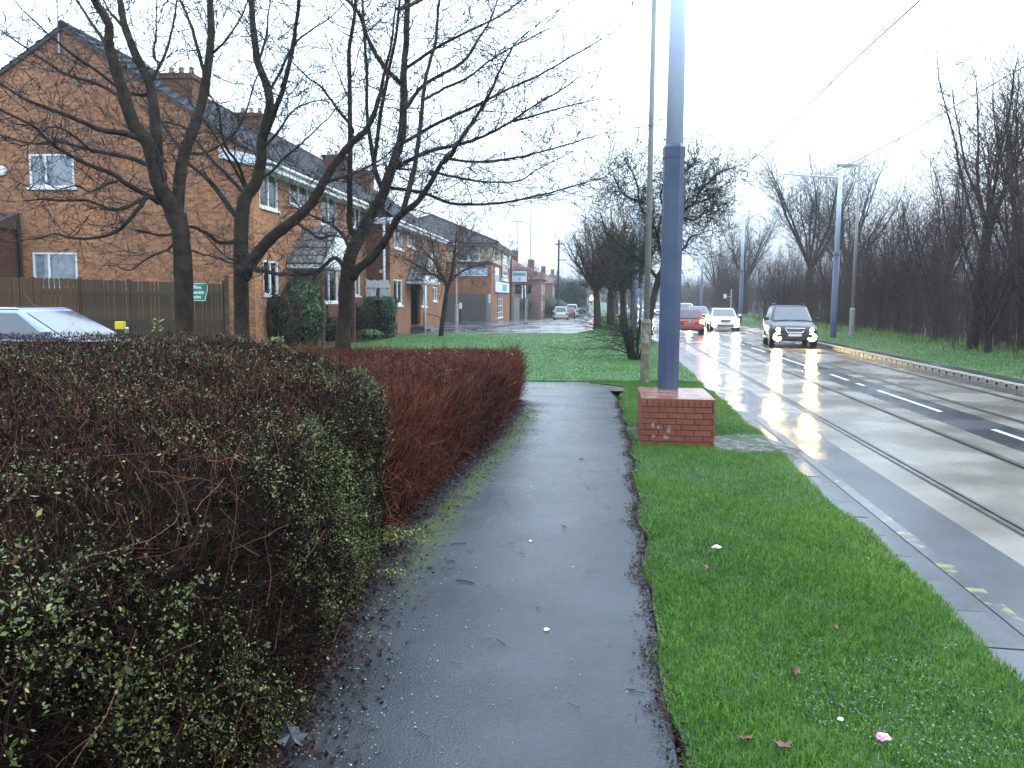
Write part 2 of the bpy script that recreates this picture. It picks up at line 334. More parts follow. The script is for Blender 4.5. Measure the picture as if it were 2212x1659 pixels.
def glassmat():
    m = bpy.data.materials.new('window_glass'); m.use_nodes = True; t = m.node_tree; t.nodes.clear(); n = t.nodes.new; L = t.links.new
    o = n('ShaderNodeOutputMaterial'); x = n('ShaderNodeMixShader'); a = n('ShaderNodeBsdfTransparent'); g = n('ShaderNodeBsdfGlossy'); f_ = n('ShaderNodeFresnel')
    a.inputs[0].default_value = (.97, .985, .99, 1); g.inputs['Roughness'].default_value = .03; f_.inputs[0].default_value = 1.6
    L(f_.outputs[0], x.inputs[0]); L(a.outputs[0], x.inputs[1]); L(g.outputs[0], x.inputs[2]); L(x.outputs[0], o.inputs[0]); return m
M['glass'] = glassmat()
def paint(name, c, rough=.25, metal=.4, coat=1.): return mat(name, c, rough=rough, metal=metal, coat=coat)

# ------------------------------------------------------------------ ground, roads, paths
def gridsheet(name, cols, zoff, m, kind='structure', parent=None, zf=None, uvshift=None, skirt=0.):
    """cols: list of rows, each row a list of (x, y); heights follow the terrain."""
    R_, C_ = len(cols), len(cols[0]); V = []; Fc = []
    for row in cols:
        for (x, y) in row:
            V.append((x, y, float(zf(x, y) if zf else terr(x, y)) + zoff))
    for i in range(R_ - 1):
        for j in range(C_ - 1):
            a = i * C_ + j; Fc.append((a, a + 1, a + C_ + 1, a + C_))
    if skirt:
        ring = [(0, j) for j in range(C_)] + [(i, C_ - 1) for i in range(1, R_)] + [(R_ - 1, j) for j in range(C_ - 2, -1, -1)] + [(i, 0) for i in range(R_ - 2, 0, -1)]
        ids = [i * C_ + j for i, j in ring]; n0 = len(V)
        for k in ids: V.append((V[k][0], V[k][1], V[k][2] - skirt))
        for k in range(len(ids)): Fc.append((ids[k], ids[(k + 1) % len(ids)], n0 + (k + 1) % len(ids), n0 + k)[::-1])
    me = bpy.data.meshes.new(name); me.from_pydata(V, [], Fc); me.materials.append(m)
    ul = me.uv_layers.new(name='UVMap')
    for l in me.loops:
        v = V[l.vertex_index]; ul.data[l.index].uv = uvshift(v[0], v[1]) if uvshift else (v[0], v[1])
    o = link(name, me, parent)
    if kind: o['kind'] = kind
    return o
def strip(L, R, Ys, nx=6):
    return [[(L(y) + (R(y) - L(y)) * i / nx, y) for i in range(nx + 1)] for y in Ys]
def lerp(*pts):
    xs = [p[0] for p in pts]; ys = [p[1] for p in pts]
    return lambda y: float(np.interp(y, xs, ys))
def sx(s): return lambda y: (s + y * RU[0]) / RN[0]

gy = list(np.arange(-30, 130, 5.)) + list(np.arange(130, 300, 20.)) + list(np.arange(300, 1000, 100.))
gridsheet('ground', [[(x, y) for x in list(np.arange(-400, -40, 60.)) + list(np.arange(-40, 60, 4.)) + list(np.arange(60, 401, 60.))] for y in gy], -.28, M['earth'])

# the footpath we stand on, with moss along its hedge side
def mossmat():
    m = bpy.data.materials.new('wet_path'); m.use_nodes = True; t = m.node_tree; b = t.nodes['Principled BSDF']; n = t.nodes.new; L = t.links.new
    co = n('ShaderNodeTexCoord'); s = n('ShaderNodeSeparateXYZ'); L(co.outputs['UV'], s.inputs[0])
    def noise(sc, det, vec=co.outputs['Object']):
        q = n('ShaderNodeTexNoise'); q.inputs['Scale'].default_value = sc; q.inputs['Detail'].default_value = det; L(vec, q.inputs['Vector']); return q.outputs['Fac']
    def rng(v, a, b_, c=0., d=1.):
        q = n('ShaderNodeMapRange'); q.inputs[1].default_value = a; q.inputs[2].default_value = b_; q.inputs[3].default_value = c; q.inputs[4].default_value = d; L(v, q.inputs[0]); return q.outputs[0]
    def mth(op, a, b_=None):
        q = n('ShaderNodeMath'); q.operation = op
        for i, v in enumerate((a, b_)):
            if v is None: continue
            if isinstance(v, (int, float)): q.inputs[i].default_value = v
            else: L(v, q.inputs[i])
        return q.outputs[0]
    wob = mth('ADD', s.outputs[0], mth('MULTIPLY', mth('SUBTRACT', noise(3.5, 6), .5), .5))
    band = mth('MULTIPLY', rng(wob, .18, .30), rng(wob, .58, .38))
    band = mth('MULTIPLY', band, mth('MULTIPLY', rng(s.outputs[1], 4.9, 6.6), rng(s.outputs[1], 15.4, 13.5)))
    patch = rng(noise(7, 8), .34, .52)
    moss = mth('MULTIPLY', band, patch)
    r = n('ShaderNodeValToRGB'); r.color_ramp.elements[0].color = (.017, .021, .027, 1); r.color_ramp.elements[1].color = (.038, .044, .052, 1)
    r.color_ramp.elements[0].position = .35; r.color_ramp.elements[1].position = .65; L(noise(1.1, 7), r.inputs[0])
    g = n('ShaderNodeValToRGB'); g.color_ramp.elements[0].color = (.022, .040, .005, 1); g.color_ramp.elements[1].color = (.065, .088, .012, 1); L(noise(30, 3), g.inputs[0])
    x = n('ShaderNodeMix'); x.data_type = 'RGBA'; L(moss, x.inputs[0]); L(r.outputs[0], x.inputs[6]); L(g.outputs[0], x.inputs[7]); L(x.outputs[2], b.inputs['Base Color'])
    # water lies in shallow bands across the worn surface
    mp = n('ShaderNodeMapping'); mp.inputs['Scale'].default_value = (.45, 1.6, 1); L(co.outputs['Object'], mp.inputs[0])
    wet = rng(noise(.9, 6, mp.outputs[0]), .36, .64, .07, .24)
    edge = rng(s.outputs[0], .30, 1.0, .30, 0.)
    rr = mth('ADD', mth('ADD', wet, edge), mth('MULTIPLY', moss, .3)); L(rr, b.inputs['Roughness'])
    v = n('ShaderNodeTexVoronoi'); v.inputs['Scale'].default_value = 95; L(co.outputs['Object'], v.inputs['Vector'])
    hgt = mth('ADD', mth('MULTIPLY', v.outputs['Distance'], .6), mth('ADD', mth('MULTIPLY', noise(160, 2), .5), mth('MULTIPLY', noise(2.2, 4), 1.6)))
    k = n('ShaderNodeBump'); k.inputs['Strength'].default_value = .5; k.inputs['Distance'].default_value = .007; L(hgt, k.inputs['Height']); L(k.outputs[0], b.inputs['Normal'])
    b.inputs['Specular IOR Level'].default_value = .36
    return m
PATH = mossmat()
PL = lerp((-3, -1.05), (5.3, -1.05), (6.4, -1.0), (8.2, -.80), (11.6, -.30), (15.3, .06), (16, .1))
PR = lerp((-3, .5), (2, .62), (3.28, .69), (3.93, .76), (4.95, .86), (6.77, 1.08), (8.5, 1.27), (10.8, 1.55), (14.4, 1.88), (16, 2.02))
def pathrow(y):
    l, r = PL(y), PR(y); return [(l + (r - l) * i / 8, y) for i in range(9)]
prow = [pathrow(y) for y in np.arange(-3, 15.61, .4)]
gridsheet('footpath', prow, .0, PATH, uvshift=lambda x, y: (x - PL(y), y))
JR = lerp((15.4, PR(15.4)), (15.6, 1.985), (16.6, 2.15), (18.0, 2.42), (18.3, 2.35), (19.1, 2.0))
PY_ = float(prow[-1][0][1])
far = lambda x: 19.25 - .02 * (x + 2) ** 2 if x > -2 else 19.25
xs_ = np.concatenate([np.arange(-13, .05, 1.), np.arange(.25, 2.2, .25)])
gridsheet('cross_path', [[(min(x, JR(PY_ + (far(x) - PY_) * k / 6)), PY_ + (far(x) - PY_) * k / 6) for x in xs_] for k in range(7)], .0, PATH, uvshift=lambda x, y: (5, y))

gridsheet('path_corner', [[(x, y) for x in np.linspace(1.2, 3.2, 6)] for y in np.linspace(17.4, 19.6, 6)], -.006, M['earth'])
# grass: the strip beside the path, the lawn, the strip between the two roads, the far verge
vy = [-3] + list(np.arange(-2.6, 19.4, .4))
VS = lerp((2, 2.09), (5, 2.11), (8, 2.16), (12, 2.22), (20, 2.18), (45, 2.13))
VR = lambda y: sx(VS(y))(y) + .025 * math.sin(y * 1.3) + .015 * math.sin(y * 3.7 + 1)
VL = lambda y: (PR(y) if y < 15.7 else JR(min(y, 18.2)) if y < 18.2 else 2.35 - (y - 18.2) * .8) + .025 * math.sin(y * 4.1) + .02 * math.sin(y * 9.7)
bumpy = lambda x, y: float(terr(x, y)) + .02 * math.sin(x * 2.1 + y * 1.3) * math.cos(y * .9) * min(1, max(0, (x - VL(y)) * 3))
gridsheet('grass_verge', strip(VL, VR, vy, 8), .018, M['soil_grass'], skirt=.2, zf=bumpy)
LL = lerp((19.2, -9.5), (24, -8.6), (30, -7.2), (33.9, -5.9), (40, -4.9), (42, -4.0), (43.2, -2.9))
lawn_top = lambda x, y: float(terr(x, y)) + .05 * float(sstep(19.2, 21, y)) + .03 * math.sin(x * .8) * math.sin(y * .5)
LY = [19.27, 19.6] + list(np.arange(20, 43.3, .8))
gridsheet('lawn', strip(LL, VR, LY, 16), .02, M['lawn'], skirt=.2, zf=lawn_top)
ML = lerp((43.2, 3.2), (44.2, 3.45), (45, 3.75), (48, 4.6), (52, 5.3), (70, 6.9), (103, 9.9), (160, 14.4), (260, 22.4))
gridsheet('median_grass', strip(ML, VR, [43.25, 43.8, 44.4] + list(np.arange(45, 110, 2.)) + list(np.arange(110, 261, 10)), 4), .05, M['verge'], skirt=.25)
SL = lerp((43.25, -3.0), (46, -2.7), (50, -1.95), (57.6, .1), (70, 2.5), (103, 5.0), (160, 9.6), (260, 17.6), (400, 29))
gridsheet('side_street', strip(SL, lambda y: ML(y) + .02, [43.25] + list(np.arange(45, 110, 2.)) + list(np.arange(110, 401, 10)), 6), .0, M['street'])
HP = lambda y: -8.14 + .0803 * (y - 27) + (1.15 if 41 < y < 55.4 else 0)
PVR = lambda y: LL(y) - .02 if y < 43.25 else SL(y) - .14
gridsheet('pavement', strip(lambda y: HP(y) - .5, PVR, list(np.arange(25, 43.3, 1.)) + [43.25] + list(np.arange(44, 112, 2.)) + list(np.arange(112, 300, 12)), 5), .05, M['street'], skirt=.2)
gridsheet('house_garden', [[(x, y) for x in np.arange(-16, -7.5, 1.)] for y in np.arange(19.3, 27.2, 1.)], -.03, M['earth'])
gridsheet('car_park', [[(x, y) for x in np.arange(-34, -5.5, 2.)] for y in np.arange(13.6, 19.2, 1.)], -.02, M['street'])
mb = MB()
ys = list(np.arange(43.3, 120, 1.5))
for a, b in zip(ys[:-1], ys[1:]):
    za, zb = float(terr(SL(a), a)), float(terr(SL(b), b))
    if int(a / 1.5) % 9 in (4,): continue                            # dropped kerbs at the crossings
    mb.hexa([(SL(a) - .13, a, za - .1), (SL(a), a, za - .1), (SL(b), b, zb - .1), (SL(b) - .13, b, zb - .1)], [(SL(a) - .13, a, za + .09), (SL(a), a, za + .08), (SL(b), b, zb + .08), (SL(b) - .13, b, zb + .09)])
mb.obj('street_kerb', M['kerb'])['kind'] = 'structure'
mb = MB()
for a, b in zip(ys[:-1], ys[1:]):
    za, zb = float(terr(ML(a), a)), float(terr(ML(b), b))
    mb.hexa([(ML(a) - .13, a, za - .1), (ML(a), a, za - .1), (ML(b), b, zb - .1), (ML(b) - .13, b, zb - .1)], [(ML(a) - .13, a, za + .10), (ML(a), a, za + .11), (ML(b), b, zb + .11), (ML(b) - .13, b, zb + .10)])
mb.obj('median_kerb', M['kerb'])['kind'] = 'structure'

# the main road with two tram tracks set in concrete
US = list(np.arange(-6, 60, 1.5)) + list(np.arange(60, 130, 4)) + list(np.arange(130, 421, 15))
ROADROOT = thing('main_road', None, None); ROADROOT['kind'] = 'structure'
def roadstrip(name, s0, s1, m, dz=0., n=2, us=US, parent=None):
    rows = [[tuple(road(s0 + (s1 - s0) * i / n, u)) for i in range(n + 1)] for u in us]
    return gridsheet(name, rows, -.1 + dz, m, kind=None, parent=parent if parent else ROADROOT, zf=lambda x, y: float(terr(x, y)) if (x * RN[0] + y * RN[1]) < 9.6 else 0.)
RAILS = [3.66, 5.095, 6.93, 8.365]
cuts = [2.48] + [v for r in RAILS for v in (r - .085, r + .085)] + [9.3]
def lane(name, a, b, m): roadstrip(name, a, b, M[m])
lane('asphalt_strip', 2.43, 3.2, 'asphalt')
lane('concrete_strip', 3.2, RAILS[0] - .085, 'concrete')
lane('track_slab', RAILS[0] + .085, RAILS[1] - .085, 'concrete')
lane('concrete_strip', RAILS[1] + .085, 5.58, 'concrete')
lane('asphalt_strip', 5.58, 6.50, 'asphalt')
lane('concrete_strip', 6.50, RAILS[2] - .085, 'concrete')
lane('track_slab', RAILS[2] + .085, RAILS[3] - .085, 'concrete')
lane('concrete_strip', RAILS[3] + .085, 8.75, 'concrete')
lane('asphalt_strip', 8.75, 9.3, 'asphalt')
for ri, r in enumerate(RAILS):                                       # grooved rails: seal, head, groove, lip, seal
    sgn = 1 if ri % 2 == 0 else -1
    prof = [(-.085, 0), (-.045, -.004), (-.045, .003), (.015, .004), (.018, -.035), (.045, -.035), (.047, .001), (.062, .001), (.062, -.004), (.085, 0)]
    V = []; Fc = []; mi = [1, 1, 0, 2, 2, 2, 0, 1, 1]
    for u in US:
        for (d, z) in prof:
            x, y = road(r + d * sgn, u); V.append((x, y, float(terr(x, y)) - .1 + z))
    k = len(prof); fm = []
    for i in range(len(US) - 1):
        for j in range(k - 1): Fc.append((i * k + j, i * k + j + 1, (i + 1) * k + j + 1, (i + 1) * k + j)); fm.append(mi[j])
    me = bpy.data.meshes.new('tram_rail'); me.from_pydata(V, [], Fc)
    for q in ('steel', 'seal', 'dark'): me.materials.append(M[q])
    me.polygons.foreach_set('material_index', fm); link('tram_rail', me, ROADROOT)
def dash(u0, u1, s, w, m, name): roadstrip(name, s - w / 2, s + w / 2, M[m], dz=.005, n=1, us=[u0, u0 + (u1 - u0) / 2, u1])
for u0, u1 in ((2, 4.0), (7.5, 9.6), (12.4, 13.9), (16.0, 19.6), (20.6, 21.2), (21.9, 23.6), (25.2, 30.5), (33, 36), (38, 42), (46, 50), (54, 58), (62, 66)):
    dash(u0, u1, 6.08, .10, 'line', 'centre_line')
roadstrip('yellow_line', 2.54, 2.66, M['yline'], dz=.005, n=1, us=[u for u in np.arange(-2, 15, .5)])

# kerbstones along the strip of grass: one object each
KERB = thing('kerb', None, None); KERB['kind'] = 'structure'
mb = MB(); mb.box(.0, .345, .006, .594, -.15, .0); kme = mb.mesh('kerbstone', M['kerb'])
for i in range(125):
    u = -1 + i * .6; x, y = road(2.11, u)
    o = link('kerbstone', kme, KERB, (x, y, float(terr(x, y)) - .088 + random.uniform(-.004, .004)), (0, .028 + random.uniform(-.004, .004), -RA))
    b = None
# drainage kerb with a round inlet in every block
DK = thing('drainage_kerb', None, None); DK['kind'] = 'structure'
def drainblock():
    mb = MB(); y0, y1, z0, z1, d = .003, .497, -.12, .135, .16
    cy, cz, ry, rz = .25, .055, .055, .042; k = 12
    ring = [(0, cy + ry * math.cos(2 * math.pi * j / k), cz + rz * math.sin(2 * math.pi * j / k)) for j in range(k)]
    outer = []
    for j in range(k):
        a = 2 * math.pi * j / k; c, s = math.cos(a), math.sin(a); q = max(abs(c), abs(s)); c, s = c / q, s / q
        outer.append((0, (y1 if c > 0 else y0) * abs(c) + cy * (1 - abs(c)), (z1 - .02 if s > 0 else z0) * abs(s) + cz * (1 - abs(s))))
    for j in range(k):
        n = (j + 1) % k; mb.face([outer[j], ring[j], ring[n], outer[n]])
        mb.face([ring[j], (.09, *ring[j][1:]), (.09, *ring[n][1:]), ring[n]], m=1)
    mb.face([(.09, *p[1:]) for p in ring][::-1], m=1)
    mb.face([(0, y0, z1 - .02), (0, y1, z1 - .02), (.02, y1, z1), (.02, y0, z1)][::-1])
    mb.face([(.02, y0, z1), (.02, y1, z1), (d, y1, z1), (d, y0, z1)][::-1])
    for y in (y0, y1): mb.face([(0, y, z0), (0, y, z1 - .02), (.02, y, z1), (d, y, z1), (d, y, z0)])
    return mb.mesh('drainage_block', [M['drainkerb'], M['dark']])
dme = drainblock()
for i in range(150):
    u = 10 + i * .5; x, y = road(9.3, u)
    link('drainage_block', dme, DK, (x, y, float(terr(x, y)) - .1 + random.uniform(-.003, .003)), (0, 0, -RA + random.uniform(-.004, .004)))
mb = MB()
for u0, u1 in zip(np.arange(-6, 9.9, 2), np.arange(-4, 10.1, 2)):
    mb.hexa([(*road(9.3, u0), -.2), (*road(9.46, u0), -.2), (*road(9.46, u1), -.2), (*road(9.3, u1), -.2)], [(*road(9.3, u0), .035), (*road(9.46, u0), .035), (*road(9.46, u1), .035), (*road(9.3, u1), .035)])
for u0, u1 in zip(np.arange(85, 300, 5), np.arange(90, 306, 5)):
    z = float(terr(*road(9.0, u0))) - .1; z1 = float(terr(*road(9.0, u1))) - .1
    mb.hexa([(*road(9.3, u0), z - .1), (*road(9.46, u0), z - .1), (*road(9.46, u1), z1 - .1), (*road(9.3, u1), z1 - .1)], [(*road(9.3, u0), z + .13), (*road(9.46, u0), z + .13), (*road(9.46, u1), z1 + .13), (*road(9.3, u1), z1 + .13)])
mb.obj('far_kerb', M['drainkerb'])['kind'] = 'structure'
def rs2(name, s0, s1, dz, m, n=4, skirt=0):
    gridsheet(name, [[tuple(road(s0 + (s1 - s0) * i / n, u)) for i in range(n + 1)] for u in US], dz, m, skirt=skirt)
rs2('far_pavement', 9.46, 9.95, .02, M['street'], 1)
rs2('far_verge', 9.95, 14.5, .045, M['verge'], 6, .2)
rs2('wood_floor', 14.5, 60, .0, M['earth'], 6)

# muddy patch beside the brick base
mb = MB(); rr = []
for i in range(26):
    for j in range(18):
        rr.append((2.55 + i * .062, 10.15 + j * .115))
V = np.array([(x, y, 0) for x, y in rr]); V[:, 2] = bumpy(2.5, 11) + .022 + RNG.normal(0, .008, len(V)) + .010 * np.sin(V[:, 0] * 14 + V[:, 1] * 6)
ct = (V[:, 0] - 3.1) / .68; cy = (V[:, 1] - 11.1 - .25 * (V[:, 0] - 3.1)) / .78; V[:, 2] -= .05 * np.clip(V[:, 0] - np.array([VR(v) for v in V[:, 1]]) + .06, 0, .3) * 5; V[:, 2] -= .06 * np.clip(ct ** 2 + cy ** 2 - .62 + RNG.normal(0, .09, len(V)), 0, 2)
Fm = [(i * 18 + j, (i + 1) * 18 + j, (i + 1) * 18 + j + 1, i * 18 + j + 1) for i in range(25) for j in range(17)]
me = npmesh('mud_patch', V, Fm, mat('wet_mud', (.022, .018, .016), (.055, .046, .042), 9, .30, rough2=.75, rscale=8, bump=.8, bscale=30, bdist=.02), smooth=True)
link('mud_patch', me)['kind'] = 'structure'

# ------------------------------------------------------------------ rain haze over everything
HZ = bpy.data.materials.new('rain_haze'); HZ.use_nodes = True; t_ = HZ.node_tree; t_.nodes.clear()
pv = t_.nodes.new('ShaderNodeVolumePrincipled'); pv.inputs['Color'].default_value = (.84, .92, 1.0, 1); pv.inputs['Density'].default_value = .0006; pv.inputs['Anisotropy'].default_value = .3
ov = t_.nodes.new('ShaderNodeOutputMaterial'); t_.links.new(pv.outputs[0], ov.inputs['Volume'])
mb = MB(); mb.box(-430, 430, -60, 1010, -2.5, 34); mb.obj('haze', HZ)['kind'] = 'stuff'

# ------------------------------------------------------------------ buildings
def wall(mb, o, u, U, V, holes=(), n=(0, 0, 0), depth=.1, v0=0., m=0):
    """flat wall from o along u (length U, from height v0 to V) with window reveals going inward (-n)."""
    o = np.array(o, float); u = np.array(u, float); n = np.array(n, float)
    us_ = sorted({0., U} | {h[0] for h in holes} | {h[1] for h in holes}); vs = sorted({v0, V} | {h[2] for h in holes} | {h[3] for h in holes})
    pt = lambda a, b, d=0.: tuple(o + u * a + np.array([0, 0, b]) - n * d)
    for a0, a1 in zip(us_[:-1], us_[1:]):
        for b0, b1 in zip(vs[:-1], vs[1:]):
            ca, cb = (a0 + a1) / 2, (b0 + b1) / 2
            if any(h[0] < ca < h[1] and h[2] < cb < h[3] for h in holes): continue
            mb.face([pt(a0, b0), pt(a1, b0), pt(a1, b1), pt(a0, b1)], [(a0 + .01, b0 + .01), (a1 + .01, b0 + .01), (a1 + .01, b1 + .01), (a0 + .01, b1 + .01)], m)
    for a0, a1, b0, b1 in holes:
        for (p, q) in (((a0, b0), (a1, b0)), ((a1, b0), (a1, b1)), ((a1, b1), (a0, b1)), ((a0, b1), (a0, b0))):
            mb.face([pt(*p), pt(*q), pt(*q, depth + .06), pt(*p, depth + .06)], [(p[0] + .01, p[1] + .01), (q[0] + .01, q[1] + .01), (q[0] + .11, q[1] + .11), (p[0] + .11, p[1] + .11)], m)
def window(parent, o, u, n, h, mull=(.5,), trans=(), depth=.06, fr=.065, sill=True, curt=True, frame_m='upvc', panes=None, pname='pane'):
    """frame as a part; panes, curtain and sill as its sub-parts"""
    o = np.array(o, float); u = np.array(u, float); n = np.array(n, float); a0, a1, b0, b1 = h; w, hh = a1 - a0, b1 - b0
    def bx(mb, x0, x1, z0, z1, d0, d1):
        q = lambda x, z, d: o + u * (a0 + x) + np.array([0, 0, b0 + z]) - n * d
        mb.hexa([q(x0, z0, d0), q(x1, z0, d0), q(x1, z0, d1), q(x0, z0, d1)], [q(x0, z1, d0), q(x1, z1, d0), q(x1, z1, d1), q(x0, z1, d1)])
    mb = MB(); e = .002
    bx(mb, e, fr, e, hh - e, depth - .05, depth + .03); bx(mb, w - fr, w - e, e, hh - e, depth - .05, depth + .03)
    bx(mb, fr + e, w - fr - e, e, fr, depth - .05, depth + .03); bx(mb, fr + e, w - fr - e, hh - fr, hh - e, depth - .05, depth + .03)
    xs = [fr] + [w * t for t in mull] + [w - fr]; zs = [fr] + [hh * t for t in trans] + [hh - fr]
    for t in mull: bx(mb, w * t - fr / 2, w * t + fr / 2, fr + e, hh - fr - e, depth - .045, depth + .025)
    for t in trans:
        for x0, x1 in zip(xs[:-1], xs[1:]): bx(mb, x0 + fr / 2 + e, x1 - fr / 2 - e, hh * t - fr / 2.6, hh * t + fr / 2.6, depth - .042, depth + .02)
    f_ = mb.obj('window', M[frame_m], parent)
    i = 0
    for x0, x1 in zip(xs[:-1], xs[1:]):
        for z0, z1 in zip(zs[:-1], zs[1:]):
            p = MB(); bx(p, x0 + .004, x1 - .004, z0 + .004, z1 - .004, depth, depth + .008); p.obj(pname, M[panes[i % len(panes)]] if panes else M['glass'], f_); i += 1
    if curt:
        p = MB(); k = max(6, int(w / .08)); q = lambda x, z, d: o + u * (a0 + x) + np.array([0, 0, b0 + z]) - n * d
        for j in range(k):
            x0, x1 = .03 + (w - .06) * j / k, .03 + (w - .06) * (j + 1) / k; d0 = depth + .025 + .015 * (j % 2); d1 = depth + .025 + .015 * ((j + 1) % 2)
            p.face([q(x0, .03, d0), q(x1, .03, d1), q(x1, hh - .03, d1), q(x0, hh - .03, d0)])
        p.obj('net_curtain', M['curtain'] if curt is True else M[curt], f_)
    if sill:
        p = MB(); bx(p, -.08, w + .08, -.075, -.005, -.06, depth); p.obj('sill', M['upvc'], f_)
    return f_
def tiles(mb, e0, e1, r0, r1, rows, m=0, lap=.03, waves=0):
    """roof plane from eave line e0-e1 up to ridge line r0-r1 in stepped courses (with rolls across if waves)"""
    e0, e1, r0, r1 = [np.array(p, float) for p in (e0, e1, r0, r1)]
    nrm = np.cross(e1 - e0, r0 - e0); nrm /= np.linalg.norm(nrm); nrm *= 1 if nrm[2] > 0 else -1
    nc = max(1, waves)
    for i in range(rows):
        t0, t1 = i / rows, (i + 1) / rows
        a, b = e0 + (r0 - e0) * t0, e1 + (r1 - e1) * t0; c, d = e1 + (r1 - e1) * t1, e0 + (r0 - e0) * t1
        for j in range(nc):
            s0, s1 = j / nc, (j + 1) / nc
            h0 = lap * (1 + (.9 if waves and j % 2 else 0)); h1 = lap * (1 + (.9 if waves and (j + 1) % 2 else 0))
            A, B = a + (b - a) * s0, a + (b - a) * s1; C_, D_ = d + (c - d) * s1, d + (c - d) * s0
            mb.face([A + nrm * h0, B + nrm * h1, C_ + nrm * (h1 - lap), D_ + nrm * (h0 - lap)], m=m)
            mb.face([A, B, B + nrm * h1, A + nrm * h0], m=m)
def canopy(parent, y0, y1, z0, z1, out, nwave=9):
    """pitched porch canopy standing out from the facade at x=0, gable facing +x"""
    yc = (y0 + y1) / 2; c = MB()
    tiles(c, (-.0, y0, z0), (out, y0, z0), (-.0, yc, z1), (out, yc, z1), 5, 0, .03, nwave)
    tiles(c, (-.0, y1, z0), (out, y1, z0), (-.0, yc, z1), (out, yc, z1), 5, 0, .03, nwave)
    cp = c.obj('porch_canopy', M['tile_grey'], parent)
    g = MB(); k = 5                                                   # white boarded gable, board by board
    for i in range(k):
        t0, t1 = i / k, (i + 1) / k; zz0, zz1 = z0 + (z1 - z0) * t0 + .004, z0 + (z1 - z0) * t1 - .004; h0, h1 = (y1 - y0) / 2 * (1 - t0) - .05, max(.01, (y1 - y0) / 2 * (1 - t1) - .05)
        b = MB(); b.hexa([(out - .07, yc - h0, zz0), (out - .03 - .012 * (i % 2), yc - h0, zz0), (out - .03 - .012 * (i % 2), yc + h0, zz0), (out - .07, yc + h0, zz0)], [(out - .07, yc - h1, zz1), (out - .03 - .012 * (i % 2), yc - h1, zz1), (out - .03 - .012 * (i % 2), yc + h1, zz1), (out - .07, yc + h1, zz1)])
        b.obj('gable_board', M['upvc'], cp)
    g.box(.01, out - .02, y0 + .06, y1 - .06, z0 - .16, z0 - .01); g.box(out - .06, out + .02, y0 - .02, y1 + .02, z0 - .10, z0 + .04)
    g.obj('canopy_beam', M['upvc'], cp)
    return cp
def pipe(parent, pts, r=.035, m='upvc', name='drainpipe'):
    mb = MB(); mb.tube(pts, r, 8); return mb.obj(name, M[m], parent, smooth=True)
def chimney(parent, x, y, z0, z1, w=1.0, d=.7, pots=3, m='brick_dark'):
    mb = MB(); mb.box(x - w / 2, x + w / 2, y - d / 2, y + d / 2, z0, z1 - .18); c = mb.obj('chimney', M[m], parent)
    mb = MB(); mb.box(x - w / 2 - .05, x + w / 2 + .05, y - d / 2 - .05, y + d / 2 + .05, z1 - .178, z1); mb.obj('chimney_cap', M[m], c)
    for i in range(pots):
        p = MB(); px = x - w / 2 + w * (i + .5) / pots; p.tube([(px, y, z1), (px, y, z1 + .2), (px, y, z1 + .28)], [.11, .085, .10], 10); p.obj('chimney_pot', mat('chimney_pot', (.26, .22, .19), rough=.8) if 'chimney_pot' not in bpy.data.materials else bpy.data.materials['chimney_pot'], c)

# --- the long brick terrace with its gable end to us
Z90 = -SA
B1 = thing('brick_terrace', 'long orange brick terrace whose plain gable end with two white windows faces the hedge', 'house', (-8.14, 27, 0), Z90)
LEN = 38.
gh = [(4.59, 6.09, 5.24, 6.29), (4.56, 6.06, 2.05, 3.2)]            # measured from the far left corner (x=-11.9)
mb = MB(); wall(mb, (-11.9, 0, 0), (1, 0, 0), 11.9, 6.35, gh, (0, -1, 0), v0=-.3)
mb.face([(-11.9, 0, 6.35), (0, 0, 6.35), (-5.95, 0, 10.15)], [(.01, 6.36), (11.91, 6.36), (5.96, 10.16)])
B1f = [(.55, 2.2, 4.72, 5.92), (3.4, 5.5, 5.1, 5.98), (7.0, 9.15, 4.7, 5.88), (11.5, 13.0, 4.95, 5.94), (.75, 2.1, 1.9, 3.03), (6.95, 9.2, 1.62, 2.97), (11.55, 12.85, 1.9, 2.8), (3.6, 6.2, .35, 2.75)]
wall(mb, (0, 0, 0), (0, 1, 0), 14.0, 6.35, B1f, (1, 0, 0), depth=.1, v0=-.3)
wall(mb, (-11.9, LEN, 0), (0, -1, 0), LEN, 6.35, (), (-1, 0, 0), v0=-.3)
wall(mb, (0, 14, 0), (0, 1, 0), LEN - 14, 6.35, (), (1, 0, 0), v0=-.3)
wall(mb, (0, LEN, 0), (-1, 0, 0), 11.9, 6.35, (), (0, 1, 0), v0=-.3)
mb.face([(0, LEN, 6.35), (-11.9, LEN, 6.35), (-5.95, LEN, 10.15)], [(.01, 6.36), (11.91, 6.36), (5.96, 10.16)])
mb.obj('wall', M['brick'], B1)
mb = MB(); sl_ = (10.15 - 6.35) / 5.95
tiles(mb, (.5, -.12, 6.35 - .5 * sl_), (.5, LEN, 6.35 - .5 * sl_), (-5.95, -.12, 10.2), (-5.95, LEN, 10.2), 22, waves=110)
tiles(mb, (-12.4, -.12, 6.35 - .5 * sl_), (-12.4, LEN, 6.35 - .5 * sl_), (-5.95, -.12, 10.2), (-5.95, LEN, 10.2), 22)
o = mb.obj('roof', M['tile'], B1); 
mb = MB(); mb.tube([(-5.95, -.14, 10.22), (-5.95, LEN, 10.22)], .11, 8); mb.obj('ridge_cap', M['tile'], o)
mb = MB()
